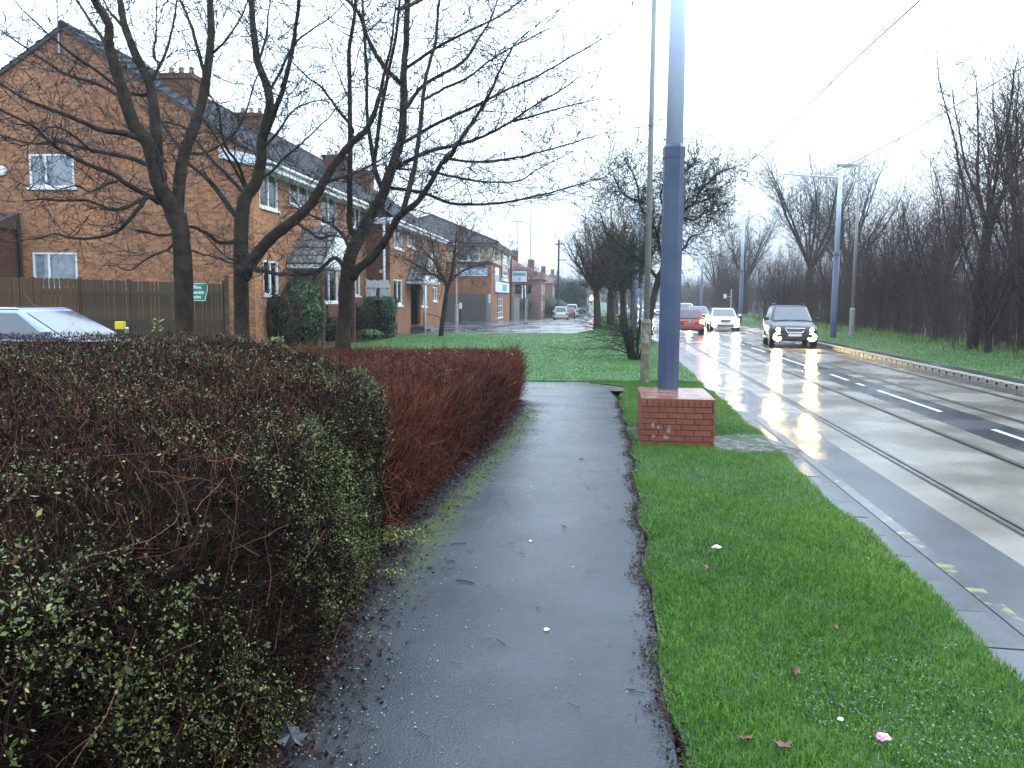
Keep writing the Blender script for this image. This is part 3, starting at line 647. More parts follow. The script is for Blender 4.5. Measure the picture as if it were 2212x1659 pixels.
for s in (1, -1):                                                    # verge under the tiles at the gable
    x0 = -5.95; x1 = -5.95 + s * 6.4; mb.hexa([(x0, -.10, 10.06), (x1, -.10, 10.06 - 6.4 * sl_), (x1, .0, 10.06 - 6.4 * sl_), (x0, .0, 10.06)], [(x0, -.10, 10.18), (x1, -.10, 10.18 - 6.4 * sl_), (x1, .0, 10.18 - 6.4 * sl_), (x0, .0, 10.18)])
mb.obj('verge_board', M['dkfence'], B1)
mb = MB(); mb.box(.46, .50, -.1, 14.0, 5.80, 6.02); mb.obj('fascia_board', M['upvc'], B1)
mb = MB(); mb.box(.003, .46, -.1, 14.0, 5.80, 5.83); mb.obj('soffit', M['soffit'], B1)
mb = MB(); mb.tube([(.56, -.12, 6.0), (.56, 14.0, 6.0)], .06, 8); mb.obj('gutter', M['upvc'], B1, smooth=True)
mb = MB(); mb.hexa([(-1.0, -.16, 6.12), (.50, -.16, 5.80), (.50, -.004, 5.80), (-1.0, -.004, 6.12)], [(-1.0, -.16, 6.46), (.50, -.16, 6.10), (.50, -.004, 6.10), (-1.0, -.004, 6.46)]); mb.obj('boxed_eaves', M['upvc'], B1)
for i, h in enumerate(gh): window(B1, (-11.9, 0, 0), (1, 0, 0), (0, -1, 0), h, (.36,), sill=i == 0)
for i, h in enumerate(B1f[:7]): window(B1, (0, 0, 0), (0, 1, 0), (1, 0, 0), h, (.5,) if h[1] - h[0] < 1.8 else (.48,))
mb = MB(); mb.box(-.12, -.07, 3.65, 6.15, .36, 2.7); d = mb.obj('door', M['burg'], B1)
mb = MB(); mb.box(-.02, .02, 10.5, 10.75, 5.45, 5.85); mb.obj('wall_vent', M['soffit'], B1)
canopy(B1, 2.9, 7.2, 3.0, 4.45, 1.35)
mb = MB(); mb.box(.02, .35, 6.6, 9.4, .9, 1.5); mb.obj('burgundy_panel', M['burg'], B1)
for y in (3.0, 7.1):
    mb = MB(); mb.box(1.18, 1.30, y - .06, y + .06, 0, 2.84); mb.obj('porch_post', M['brick_dark'], B1)
mb = MB(); mb.box(-12.4, -7.78, -1.15, -.004, -.3, 3.9); mb.hexa([(-12.4, -1.25, 3.9), (-7.70, -1.25, 3.9), (-7.70, -.004, 3.9), (-12.4, -.004, 3.9)], [(-12.4, -1.25, 4.0), (-7.70, -1.25, 4.0), (-7.70, -.004, 4.45), (-12.4, -.004, 4.45)], 0)
mb.obj('side_porch', M['brick_dark'], B1)
pipe(B1, [(-9, -1.28, 4.75), (-8.3, -1.2, 4.6), (-7.68, -.12, 4.2), (-7.66, -.08, 0)], .05, 'trim', 'waste_pipe')
mb = MB(); mb.disc((-8.2, -.05, 5.76), (0, 1, 0), .16, .08, 14); mb.obj('round_vent', M['upvc'], B1)
mb = MB(); mb.tube([(-8.23, -1.2, 3.35), (-8.23, -1.32, 3.3), (-8.16, -1.45, 3.22)], [.05, .09, .12], 8); mb.obj('wall_lamp', M['trim'], B1)
mb = MB(); mb.tube([(-6.1, -.05, 9.3), (-6.1, -.05, 12.6)], .03, 6)
for i in range(5): mb.tube([(-6.4 + .0 * i, -.3 + .12 * i, 12.3), (-5.8, -.3 + .12 * i, 12.3)], .008, 4)
mb.obj('aerial_mast', M['galv'], B1)
chimney(B1, -3.9, 3.6, 8.5, 9.55, 1.1, .8); chimney(B1, -3.9, 10.0, 8.5, 9.55, 1.1, .8); chimney(B1, -3.9, 22.6, 8.5, 9.85, 1.3, .9); chimney(B1, -3.9, 28.5, 8.5, 9.85, 1.3, .9, 2)

# --- the lower projecting house
B2 = thing('brick_house', 'lower brick house standing forward of the terrace, with white rainwater pipe on its side', 'house', (-5.88, 40.9, 0), Z90)
f2 = [(.9, 2.9, 4.25, 5.27), (4.2, 6.3, 4.52, 5.4), (7.8, 9.9, 4.2, 5.4), (12.1, 13.55, 4.5, 5.38), (.8, 2.85, 1.43, 2.72), (8.0, 9.85, 1.3, 2.53), (11.9, 13.5, 1.6, 2.47), (5.0, 7.8, .3, 2.6)]
mb = MB(); wall(mb, (0, 0, 0), (0, 1, 0), 14.5, 5.62, f2, (1, 0, 0), v0=-.3)
wall(mb, (0, 14.5, 0), (-1, 0, 0), 1.15, 5.62, (), (0, 1, 0), v0=-.3); mb.obj('wall', M['brick_pale'], B2)
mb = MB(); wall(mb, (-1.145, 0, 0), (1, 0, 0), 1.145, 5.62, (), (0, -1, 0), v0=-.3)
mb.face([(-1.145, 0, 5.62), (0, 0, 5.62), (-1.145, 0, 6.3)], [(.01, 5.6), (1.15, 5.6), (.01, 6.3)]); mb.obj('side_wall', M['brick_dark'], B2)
mb = MB(); tiles(mb, (.45, -.1, 5.48), (.45, 14.6, 5.48), (-1.35, -.1, 6.66), (-1.35, 14.6, 6.66), 6, waves=40); mb.obj('roof', M['tile'], B2)
mb = MB(); mb.box(.41, .45, -.1, 14.6, 5.26, 5.47); mb.obj('fascia_board', M['upvc'], B2)
mb = MB(); mb.box(.003, .41, -.1, 14.6, 5.26, 5.29); mb.obj('soffit', M['soffit'], B2)
mb = MB(); mb.tube([(.51, -.1, 5.44), (.51, 14.6, 5.44)], .06, 8); mb.obj('gutter', M['upvc'], B2, smooth=True)
mb = MB(); mb.box(-1.1, .45, -.16, -.11, 5.3, 5.6); mb.obj('verge_board', M['upvc'], B2)
for h in f2[:7]: window(B2, (0, 0, 0), (0, 1, 0), (1, 0, 0), h, (.5,))
mb = MB(); mb.box(-.6, -.55, 5.05, 7.75, .31, 2.55); mb.obj('door', M['brick_dark'], B2)
canopy(B2, 3.7, 8.6, 2.72, 4.35, 1.0, 8)
pipe(B2, [(-.25, -.08, 5.3), (-.25, -.08, 0)], .06); pipe(B2, [(.9, 4.4, 2.7), (.9, 4.4, 0)], .05)
mb = MB(); mb.box(.0, 1.1, 4.9, 7.9, -.1, .14); mb.box(.0, .75, 4.9, 7.9, .14, .29); mb.obj('doorstep', M['kerb'], B2)
mb = MB(); mb.tube([(.15, 8.0, .95), (1.0, 8.0, .75), (1.1, 8.0, .6), (1.1, 8.0, 0)], .025, 6); mb.tube([(.15, 8.0, .95), (.15, 8.0, .29)], .025, 6); mb.obj('handrail', M['trim'], B2)
mb = MB(); mb.box(-.5, -.3, -.05, -.004, 3.0, 3.16); mb.obj('alarm_box', M['soffit'], B2)
# white garden screen between the two houses
SCNS = .52
SCN = thing('garden_screen', 'white wavy-edged trellis screen with two openings beside the clipped round bush', 'screen', P(816, 620, 40.2) * np.array([1, 1, 0]), Z90)
def wavy(x0, x1, z0, z1, vertical):
    mb = MB(); k = 14
    for i in range(k):
        t0, t1 = i / k, (i + 1) / k
        if vertical:
            a, b = z0 + (z1 - z0) * t0, z0 + (z1 - z0) * t1; w0, w1 = .03 * math.sin(t0 * 22), .03 * math.sin(t1 * 22)
            mb.hexa([(x0 + w0, 0, a), (x1 + w0, 0, a), (x1 + w0, .05, a), (x0 + w0, .05, a)], [(x0 + w1, 0, b), (x1 + w1, 0, b), (x1 + w1, .05, b), (x0 + w1, .05, b)])
        else:
            a, b = x0 + (x1 - x0) * t0, x0 + (x1 - x0) * t1; w0, w1 = .03 * math.sin(t0 * 22), .03 * math.sin(t1 * 22)
            mb.hexa([(a, 0, z0), (b, 0, z0), (b, .05, z0), (a, .05, z0)], [(a, 0, z1 + w0), (b, 0, z1 + w1), (b, .05, z1 + w1), (a, .05, z1 + w0)])
    return mb
for x0, x1, z0, z1, v in ((-1.1, -1.02, .5, 2.7, 1), (1.02, 1.1, .3, 2.45, 1), (-.25, -.17, .5, 2.4, 1), (.17, .25, .5, 2.3, 1), (-1.02, 1.02, 2.28, 2.62, 0), (-1.0, -.27, 1.1, 1.5, 0), (.27, 1.0, 1.0, 1.4, 0)):
    wavy(x0, x1, z0, z1, v).obj('screen_strip', M['soffit'], SCN)
for x0 in (-1.0, .27):
    mb = MB(); mb.box(x0, x0 + .72, .06, .07, 1.55, 2.25); mb.obj('screen_pane', M['curtain'], SCN)
SCN.scale = (SCNS, 1, 1)

# --- corner building with cream upper storey and signs
B3 = thing('corner_shop', 'two storey corner building with cream upper band, hipped slate roof and coloured glass panel', 'shop', (-1.75, 69, -.11), Z90)
mb = MB(); wall(mb, (-12, 0, 0), (1, 0, 0), 12, 4.72, (), (0, -1, 0), v0=-.6)
sw = [(5.6, 10.4, .15, 2.4)]
wall(mb, (0, 0, 0), (0, 1, 0), 17.6, 4.72, sw, (1, 0, 0), v0=-1); wall(mb, (0, 17.6, 0), (-1, 0, 0), 12, 4.72, (), (0, 1, 0), v0=-1)
mb.obj('wall', M['brick_pale'], B3)
mb = MB(); cw = [(9.15, 11.05, 4.9, 6.2)]
wall(mb, (-12, -.01, 0), (1, 0, 0), 12.01, 6.45, cw, (0, -1, 0), v0=4.72); cs = [(2.6, 5.0, 4.95, 6.2), (15.0, 16.6, 4.95, 6.2)]
wall(mb, (.01, -.01, 0), (0, 1, 0), 17.62, 6.45, cs, (1, 0, 0), v0=4.72); mb.obj('upper_wall', M['cream'], B3)
mb = MB(); mb.box(-12, .04, -.05, -.012, 4.62, 4.8); mb.box(.012, .05, -.05, 17.6, 4.62, 4.8); mb.obj('string_course', M['brick_dark'], B3)
window(B3, (-12, 0, 0), (1, 0, 0), (0, -1, 0), cw[0], (.5,), (.42,))
for h in cs: window(B3, (0, 0, 0), (0, 1, 0), (1, 0, 0), h, (.5,), (.4,))
w_ = window(B3, (0, 0, 0), (0, 1, 0), (1, 0, 0), sw[0], (.33, .66), (.22, .48, .74), curt='room')
mb = MB()
for yy, zz in ((6.4, 1.55), (7.6, 1.5), (9.0, 1.55), (6.6, .95), (8.8, 1.0)): mb.disc((-.13, yy, zz), (1, 0, 0), .12, .02, 8)
mb.obj('window_lamp', mat('lit_display', (.5, .4, .3), emit=((1, .72, .45), 1.6)), w_)
e = .6; zr_ = 9.1
mb = MB(); ez = 6.3
c = [(-12.6, -e, ez), (e, -e, ez), (e, 18.2, ez), (-12.6, 18.2, ez)]; ra_, rb_ = (-6, 6.6, zr_), (-6, 11.4, zr_)
tiles(mb, c[0], c[1], ra_, ra_, 14, waves=30); tiles(mb, c[1], c[2], ra_, rb_, 14, waves=36); tiles(mb, c[2], c[3], rb_, rb_, 14); tiles(mb, c[3], c[0], rb_, ra_, 14)
rf = mb.obj('roof', M['tile'], B3)
mb = MB()
for a, b in ((c[0], ra_), (c[1], ra_), (ra_, rb_), (c[2], rb_)): mb.tube([np.array(a) + [0, 0, .05], np.array(b) + [0, 0, .05]], .09, 6)
mb.obj('hip_tile', M['tile'], rf)
mb = MB(); mb.box(-12.6, .6, -.6, -.55, 6.14, 6.3); mb.box(.55, .6, -.55, 18.2, 6.14, 6.3); mb.obj('fascia_board', M['trim'], B3)
mb = MB(); mb.box(-12.6, .55, -.55, 0, 6.12, 6.14); mb.box(.0, .55, 0, 18.2, 6.12, 6.14); mb.obj('soffit', M['soffit'], B3)
pipe(B3, [(.5, 17.7, 6.1), (.15, 17.55, 5.8), (.15, 17.5, -.6)], .08, 'trim')
# stained glass panel
window(B3, (.16, 0, 0), (0, 1, 0), (1, 0, 0), (8.6, 13.6, 3.9, 6.25), (), (.25, .5, .75), depth=.06, fr=.14, curt=False, panes=['gl_red', 'gl_olive', 'gl_blue', 'gl_red'])
mb = MB(); mb.box(.02, .2, 8.4, 14.0, 3.45, 3.75); mb.obj('panel_ledge', M['upvc'], B3)
# signs fixed to it
SB = thing('banner', 'wide blue and white lettered banner on the brick wall under the cream band', 'banner', (0, 0, 0), 0)
SB.parent = None; SB.location = B3.location; SB.rotation_euler = (0, 0, Z90)
mb = MB(); mb.box(-2.53, -.28, -.07, -.055, 3.66, 4.52); mb.obj('banner_sheet', M['banner'], SB)
mb = MB(); mb.box(-2.50, -.30, -.075, -.071, 4.34, 4.50); mb.obj('navy_stripe', M['banner_dk'], SB)
rr = random.Random(4)
mb = MB(); x = -2.45
while x < -.40:                                                       # lettering that cannot be read at this distance: upright strokes
    w = rr.uniform(.05, .11); z0 = rr.uniform(3.80, 3.90); mb.box(x, x + w * .55, -.08, -.072, z0, rr.uniform(4.22, 4.33))
    if rr.random() < .6: zz = rr.uniform(3.95, 4.2); mb.box(x + w * .56, x + w * 1.0, -.08, -.072, zz, zz + .06)
    x += w * rr.uniform(1.15, 1.6)
x = -2.4
while x < -.4: w = rr.uniform(.08, .2); mb.box(x, x + w, -.08, -.072, 3.70, 3.75); x += w + .06
mb.obj('banner_lettering', M['white'], SB)
S1 = thing('shop_sign', 'pale rectangular board with teal print over the tall lit shop window', 'sign', (0, 0, 0), Z90); S1.location = B3.location
mb = MB(); mb.box(.06, .16, 2.2, 15.4, 2.42, 3.32); mb.obj('board', M['upvc'], S1)
mb = MB(); mb.box(.162, .168, 8.2, 12.6, 2.55, 3.15); mb.obj('teal_print', M['teal'], S1)
S2 = thing('projecting_sign', 'white hanging sign with a green stripe sticking out beside the black drainpipe', 'sign', (0, 0, 0), Z90); S2.location = B3.location
mb = MB(); mb.box(.28, 1.75, 17.3, 17.42, 3.55, 4.6); mb.obj('sign_board', M['upvc'], S2)
mb = MB(); mb.box(.38, 1.66, 17.292, 17.298, 4.12, 4.45); mb.obj('green_stripe', M['teal'], S2)
mb = MB(); mb.box(.9, 1.15, 17.292, 17.298, 3.65, 3.98); mb.obj('blue_mark', M['skyblue'], S2)
mb = MB(); mb.box(.05, .28, 17.33, 17.39, 4.2, 4.26); mb.obj('bracket', M['trim'], S2)
S3 = thing('wall_poster', 'narrow upright white and blue poster by the building corner', 'poster', (0, 0, 0), Z90); S3.location = B3.location
mb = MB(); mb.box(.03, .06, 2.5, 5.8, 3.4, 4.5); mb.obj('poster_sheet', M['white'], S3)
mb = MB(); mb.box(.062, .066, 2.52, 5.78, 3.42, 3.85); mb.obj('blue_print', M['skyblue'], S3)

# --- houses further down the side street
def farhouse(name, label, x, y, w, d, h, rz, roofm, wallm, hip=True, chim=1, hr=2.6):
    t = thing(name, label, 'house', (x, y, float(terr(x, y))), rz)
    mb = MB(); wall(mb, (-w / 2, 0, 0), (1, 0, 0), w, h, [(w * .15, w * .4, 1, 2.2), (w * .6, w * .85, 1, 2.2), (w * .15, w * .4, h - 1.9, h - .7), (w * .6, w * .85, h - 1.9, h - .7)], (0, -1, 0), v0=-1)
    hs = [(d * .15, d * .4, 1, 2.2), (d * .6, d * .85, 1, 2.2), (d * .15, d * .4, h - 1.9, h - .7), (d * .6, d * .85, h - 1.9, h - .7)]
    wall(mb, (w / 2, 0, 0), (0, 1, 0), d, h, hs, (1, 0, 0), v0=-1); wall(mb, (-w / 2, d, 0), (0, -1, 0), d, h, (), (-1, 0, 0), v0=-1); wall(mb, (w / 2, d, 0), (-1, 0, 0), w, h, (), (0, 1, 0), v0=-1)
    mb.obj('wall', M[wallm], t)
    for q in hs: window(t, (w / 2, 0, 0), (0, 1, 0), (1, 0, 0), q, (.5,), sill=False)
    e = .35; c = [(-w / 2 - e, -e, h - .1), (w / 2 + e, -e, h - .1), (w / 2 + e, d + e, h - .1), (-w / 2 - e, d + e, h - .1)]
    k = min(w, d) / 2 if hip else 0.
    a, b = (0, k, h + hr), (0, d - k, h + hr); mb = MB()
    tiles(mb, c[0], c[1], a, a, 10); tiles(mb, c[1], c[2], a, b, 10); tiles(mb, c[2], c[3], b, b, 10); tiles(mb, c[3], c[0], b, a, 10)
    r = mb.obj('roof', M[roofm], t)
    for i in range(chim): chimney(t, .2, k + (d - 2 * k) * (i + .5) / chim, h + hr - .7, h + hr + 1.1, .9, 1.3, 3, 'brick_dark')
    return t
farhouse('semi_detached_house', 'red tiled house with chimney just past the corner building', -.5, 106, 8, 12, 5.0, -SA, 'tile_red', 'far_house', chim=1)
farhouse('semi_detached_house', 'second red roofed house down the street behind bare shrubs', 2.3, 136, 8, 13, 5.0, -SA, 'tile_red', 'far_house', chim=2)
farhouse('semi_detached_house', 'white rendered house beyond the telegraph pole', 5.6, 172, 8, 13, 4.8, -SA, 'tile_red', 'render', chim=1)
farhouse('semi_detached_house', 'distant white fronted house above the tall dark hedge', 9.5, 215, 9, 14, 4.8, -SA, 'tile', 'render', chim=1)
farhouse('distant_house', 'grey roofed house at the far end of the street under the hill', 14, 275, 10, 16, 5, -SA, 'tile', 'render', chim=1)

# ------------------------------------------------------------------ fences and screens
def slatfence(name, label, a, b, n, w, th, h0, h1, m, post_every, postm, rail=True):
    a, b = np.array(a, float), np.array(b, float); L_ = np.linalg.norm(b - a); rz = math.atan2(b[1] - a[1], b[0] - a[0])
    t = thing(name, label, 'fence', (a[0], a[1], 0), rz)
    mes = []
    for k in range(5):
        mb = MB(); q = random.uniform(-.02, .02); mb.hexa([(0, 0, .03), (w, 0, .03), (w, th, .03), (0, th, .03)], [(0, 0, 1 + q * .3), (w, 0, 1 + q * .3 + random.uniform(-.004, .004)), (w, th, 1 + q * .3), (0, th, 1 + q * .3)])
        mes.append(mb.mesh('slat', m))
    for i in range(n):
        f_ = i / n; o = link('slat', mes[i % 5], t, (L_ * f_, random.uniform(-.006, .006), 0), (0, random.uniform(-.006, .006), 0)); o.scale = (1, 1, h0 + (h1 - h0) * f_ + random.uniform(-.012, .012))
    if rail:
        for z in (.35, 1.1, 1.9):
            mb = MB(); mb.box(0, L_, th + .012, th + .06, z - .05, z + .05); mb.obj('rail', postm, t)
    for i in range(post_every + 1):
        mb = MB(); x = L_ * i / post_every; mb.box(x - .05, x + .05, th + .062, th + .16, 0, h0 + .02); mb.obj('post', postm, t)
    return t
A_, B_, C2 = P(-40, 598, 24.0), P(168, 603, 24.3), P(482, 613, 25.2)
FZ = lambda p: p[2]
slatfence('board_fence', 'brown upright board fence under the lower white window', A_, B_, 36, (np.linalg.norm((B_ - A_)[:2]) / 36) * .9, .022, A_[2], B_[2], M['slat_brown'], 2, M['slat_brown'])
slatfence('slat_fence', 'grey brown close slatted fence carrying the green sign', B_ + [0, .05, 0], C2, 72, (np.linalg.norm((C2 - B_)[:2]) / 72) * .92, .03, B_[2], C2[2], M['slat'], 3, M['slat'])
t = thing('gate_post', 'thick pale timber post at the end of the slatted fence', 'post', (C2[0] + .1, C2[1], 0)); mb = MB(); mb.box(-.06, .06, -.06, .06, 0, 2.42); mb.hexa([(-.07, -.07, 2.42), (.07, -.07, 2.42), (.07, .07, 2.42), (-.07, .07, 2.42)], [(-.01, -.01, 2.5), (.01, -.01, 2.5), (.01, .01, 2.5), (-.01, .01, 2.5)]); mb.obj('post_shaft', M['slat'], t, bevel=.01)
# green sign: "Fire assembly point", top right corner curled forward
sp = P(428, 631, 24.6)
t = thing('assembly_sign', 'bent green sign reading Fire assembly point on the slatted fence behind the tree', 'sign', sp, .08)
w, h = .62, .52
mb = MB()
def sgn(x, z, d=0):
    curl = max(0, (x - .08)) * max(0, z - .05) * 1.6
    return (x - .26 * max(0, .12 - z) * max(0, x) / .31, -.06 - curl - d, z)
nx, nz = 10, 10
for i in range(nx):
    for j in range(nz):
        q = [(-w / 2 + w * a / nx, -h / 2 + h * b / nz) for a, b in ((i, j), (i + 1, j), (i + 1, j + 1), (i, j + 1))]
        ed = i in (0, nx - 1) or j in (0, nz - 1)
        mb.face([sgn(*p) for p in q], m=0)
o = mb.obj('sign_sheet', M['sign_green'], t, smooth=True); s_ = o.modifiers.new('solid', 'SOLIDIFY'); s_.thickness = .006
mb = MB(); bw = .016; g_ = .012
for (xa, xb, za, zb) in ((-w / 2 + g_, w / 2 - g_, h / 2 - g_ - bw, h / 2 - g_), (-w / 2 + g_, w / 2 - g_, -h / 2 + g_, -h / 2 + g_ + bw), (-w / 2 + g_, -w / 2 + g_ + bw, -h / 2 + g_, h / 2 - g_), (w / 2 - g_ - bw, w / 2 - g_, -h / 2 + g_, h / 2 - g_)):
    for i in range(8):
        xx = lambda f: xa + (xb - xa) * f; zz = lambda f: za + (zb - za) * f
        if xb - xa > zb - za: q = [(xx(i / 8), za), (xx((i + 1) / 8), za), (xx((i + 1) / 8), zb), (xx(i / 8), zb)]
        else: q = [(xa, zz(i / 8)), (xb, zz(i / 8)), (xb, zz((i + 1) / 8)), (xa, zz((i + 1) / 8))]
        mb.face([sgn(*p, .012) for p in q])
mb.obj('white_border', M['white'], t)
def text_mesh(txt, size, name):
    cu = bpy.data.curves.new(name, 'FONT'); cu.body = txt; cu.size = size; cu.align_x = 'CENTER'; cu.offset = .004; cu.extrude = .001; cu.resolution_u = 2
    tmp = bpy.data.objects.new(name, cu); COL.objects.link(tmp); dg = bpy.context.evaluated_depsgraph_get(); me = bpy.data.meshes.new_from_object(tmp.evaluated_get(dg)); bpy.data.objects.remove(tmp); return me
for i, (tx, sz) in enumerate((('Fire', .145), ('assembly', .125), ('point', .145))):
    me = text_mesh(tx, sz, 'sign_lettering'); me.materials.clear(); me.materials.append(M['white'])
    for v in me.vertices:
        x, z = v.co.x - .0 - .015 * i, v.co.y + .09 - .135 * i; p = sgn(x, z, .014 + v.co.z); v.co = p
    link('sign_lettering', me, t)
# yellow topped post behind the hedge
yp = P(260, 703, 16)
t = thing('marker_post', 'short post with a square yellow cap showing above the hedge', 'post', (yp[0], yp[1], 0))
mb = MB(); mb.box(-.055, .055, -.045, .045, 0, yp[2] - .07); mb.obj('post_shaft', M['trim'], t)
mb = MB(); mb.box(-.082, .082, -.06, .06, yp[2] - .07, yp[2] + .075); mb.obj('cap', M['yellow'], t, bevel=.012)
# dark fence, narrow gate and posts by the corner building
fa, fb = P(948, 640, 64), P(1050, 640, 67.4)
t = thing('timber_fence', 'dark brown timber fence under the banner wall', 'fence', (fa[0], fa[1], 0), math.atan2(fb[1] - fa[1], fb[0] - fa[0])); L_ = float(np.linalg.norm((fb - fa)[:2]))
for i in range(16):
    mb = MB(); mb.box(L_ * i / 16 + .012, L_ * (i + 1) / 16, 0, .03, -.1, 2.12 + random.uniform(-.015, .015)); mb.obj('fence_board', M['dkfence'], t)
mb = MB(); mb.box(0, L_, .032, .08, .4, .5); mb.box(0, L_, .032, .08, 1.6, 1.7); mb.obj('rail', M['dkfence'], t)
gp = P(1062, 690, 67.6)
t = thing('side_gate', 'narrow grey side gate with a pale notice next to the dark timber fence', 'gate', (gp[0] - .55, gp[1], -.1), -SA)
for i in range(5):
    mb = MB(); mb.box(.0 + i * .1, .095 + i * .1, 0, .03, 0, 2.2); mb.obj('gate_board', M['palisade'], t)
mb = MB(); mb.box(.30, .46, -.02, -.004, 1.5, 2.2); mb.obj('notice', M['soffit'], t)
def palisade(name, label, p0, p1, n, h, m):
    a, b = np.array(p0, float), np.array(p1, float); t = thing(name, label, 'fence', (a[0], a[1], float(terr(*a[:2]))), math.atan2(b[1] - a[1], b[0] - a[0])); L_ = np.linalg.norm((b - a)[:2]); sl = (float(terr(*b[:2])) - float(terr(*a[:2]))) / L_
    mb = MB(); mb.hexa([(0, 0, -.2), (.075, 0, -.2), (.075, .02, -.2), (0, .02, -.2)], [(0, 0, h), (.075, 0, h), (.075, .02, h), (0, .02, h)]); mb.hexa([(0, 0, h), (.075, 0, h), (.075, .02, h), (0, .02, h)], [(.03, 0, h + .08), (.045, 0, h + .08), (.045, .02, h + .08), (.03, .02, h + .08)]); me = mb.mesh('pale', m)
    for i in range(n): x = L_ * i / n; link('pale', me, t, (x, 0, x * sl))
    for z in (.5, h - .5):
        mb = MB(); mb.hexa([(0, .022, z), (L_, .022, z + L_ * sl), (L_, .06, z + L_ * sl), (0, .06, z)], [(0, .022, z + .07), (L_, .022, z + .07 + L_ * sl), (L_, .06, z + .07 + L_ * sl), (0, .06, z + .07)]); mb.obj('rail', m, t)
    return t
palisade('palisade_fence', 'grey steel palisade fence to the left of its gap past the corner building', (.15, 87.3), (.75, 93.5), 44, 2.3, M['palisade'])
palisade('palisade_fence', 'longer grey palisade fence below the white notice board', (1.1, 95.5), (2.4, 112), 110, 2.3, M['palisade'])
t = thing('brick_garden_wall', 'low red brick garden wall along the street behind the parked silver car', 'wall', (2.6, 113, float(terr(2.6, 113))), -SA)
mb = MB(); wall(mb, (.1, 0, 0), (0, 1, 0), 30, 1.5, (), (1, 0, 0), v0=-.3); wall(mb, (-.12, 0, 0), (1, 0, 0), .22, 1.5, (), (0, -1, 0), v0=-.3); mb.box(-.13, .12, -.01, 30, 1.5, 1.58); mb.obj('wall_face', M['plinth'], t)
t = thing('notice_board', 'small white notice board on posts above the palisade fence', 'sign', (1.6, 100, float(terr(1.6, 100))))
mb = MB(); mb.box(-.55, -.05, 0, .04, 2.5, 4.0); mb.obj('board', M['white'], t); mb = MB(); mb.box(-.34, -.28, .05, .1, 0, 3.9); mb.obj('post_shaft', M['galv'], t); mb = MB(); mb.box(-.42, -.18, -.012, -.004, 3.0, 3.6); mb.obj('print', M['trim'], t)

# ------------------------------------------------------------------ the brick base and its pole
PX0, PX1, PY0, PY1, PH = 1.665, 2.63, 10.82, 12.25, .62
BASE = thing('brick_plinth', 'square red brick base round the foot of the big blue pole', 'plinth', (PX0, PY0, 0), -RA)
wx, wy = .93, 1.40
mb = MB(); mb.box(.014, wx - .014, .014, wy - .014, -.1, PH - .012); mb.obj('mortar_core', M['mortar'], BASE)
cache = {}
def brick(l, d, h, loc, rz=0):
    key = (round(l, 2), d, h, random.randrange(3))
    if key not in cache:
        mb = MB(); q = [random.uniform(0, .004) for _ in range(4)]
        mb.hexa([(0, q[0], 0), (l, q[1], 0), (l, d, 0), (0, d, 0)], [(0, q[2], h), (l, q[3], h), (l, d, h), (0, d, h)]); cache[key] = mb.mesh('brick', M['plinth'])
    link('brick', cache[key], BASE, loc, (0, 0, rz))
J = .010
def run(L_, off, bl=.215):
    out, x = [], -off
    while x < L_ - .01:
        a, b = max(x, 0), min(x + bl, L_)
        if b - a > .03: out.append((a, b - a))
        x += bl + J
    return out
for c_ in range(7):
    z = c_ * .0745 + .002; off = (c_ % 2) * .112 + (.05 if c_ == 3 else 0)
    for a, l in run(wx, off): brick(l, .09, .0645, (a, 0, z)); brick(l, .09, .0645, (a + l, wy, z), math.pi)
    for a, l in run(wy - .19, .112 - off % .112): brick(l, .09, .0645, (wx, .095 + a, z), math.pi / 2); brick(l, .09, .0645, (0, .095 + a + l, z), -math.pi / 2)
z = 7 * .0745 + .002
for a, l in run(wx, 0, .065): brick(l, .09, .098, (a, 0, z)); brick(l, .09, .098, (a + l, wy, z), math.pi)
for a, l in run(wy - .19, 0, .065): brick(l, .09, .098, (wx, .095 + a, z), math.pi / 2); brick(l, .09, .098, (0, .095 + a + l, z), -math.pi / 2)
mb = MB(); mb.box(.004, wx - .004, .004, wy - .004, PH - .012, PH + .003); mb.obj('capping', M['plinth_top'], BASE)
mb = MB()
for (x, z, s) in ((.35, .22, .045), (.36, .25, .03), (.16, .14, .022), (.31, .13, .03), (.34, .12, .02), (.15, .28, .03), (.22, .25, .02)):
    k = 9; pts = [(x + s * random.uniform(.5, 1) * math.cos(6.283 * j / k), -.0035, z + 1.3 * s * random.uniform(.5, 1) * math.sin(6.283 * j / k)) for j in range(k)]; mb.face(pts)
mb.obj('lime_stain', M['stain'], BASE)
bpx, bpy_ = 2.215, 12.02
def octa(mb, x, y, z0, z1, r0_, r1_, k=8, rot=math.pi / 8):
    i = len(mb.v)
    for z, r in ((z0, r0_), (z1, r1_)):
        for j in range(k): a = 2 * math.pi * j / k + rot; mb.v.append((x + r * math.cos(a), y + r * math.sin(a), z))
    for j in range(k): mb.f.append([i + j, i + (j + 1) % k, i + k + (j + 1) % k, i + k + j]); mb.m.append(0); mb.uv.append([(0, 0)] * 4)
    mb.f.append([i + k + j for j in range(k)]); mb.m.append(0); mb.uv.append([(0, 0)] * k)
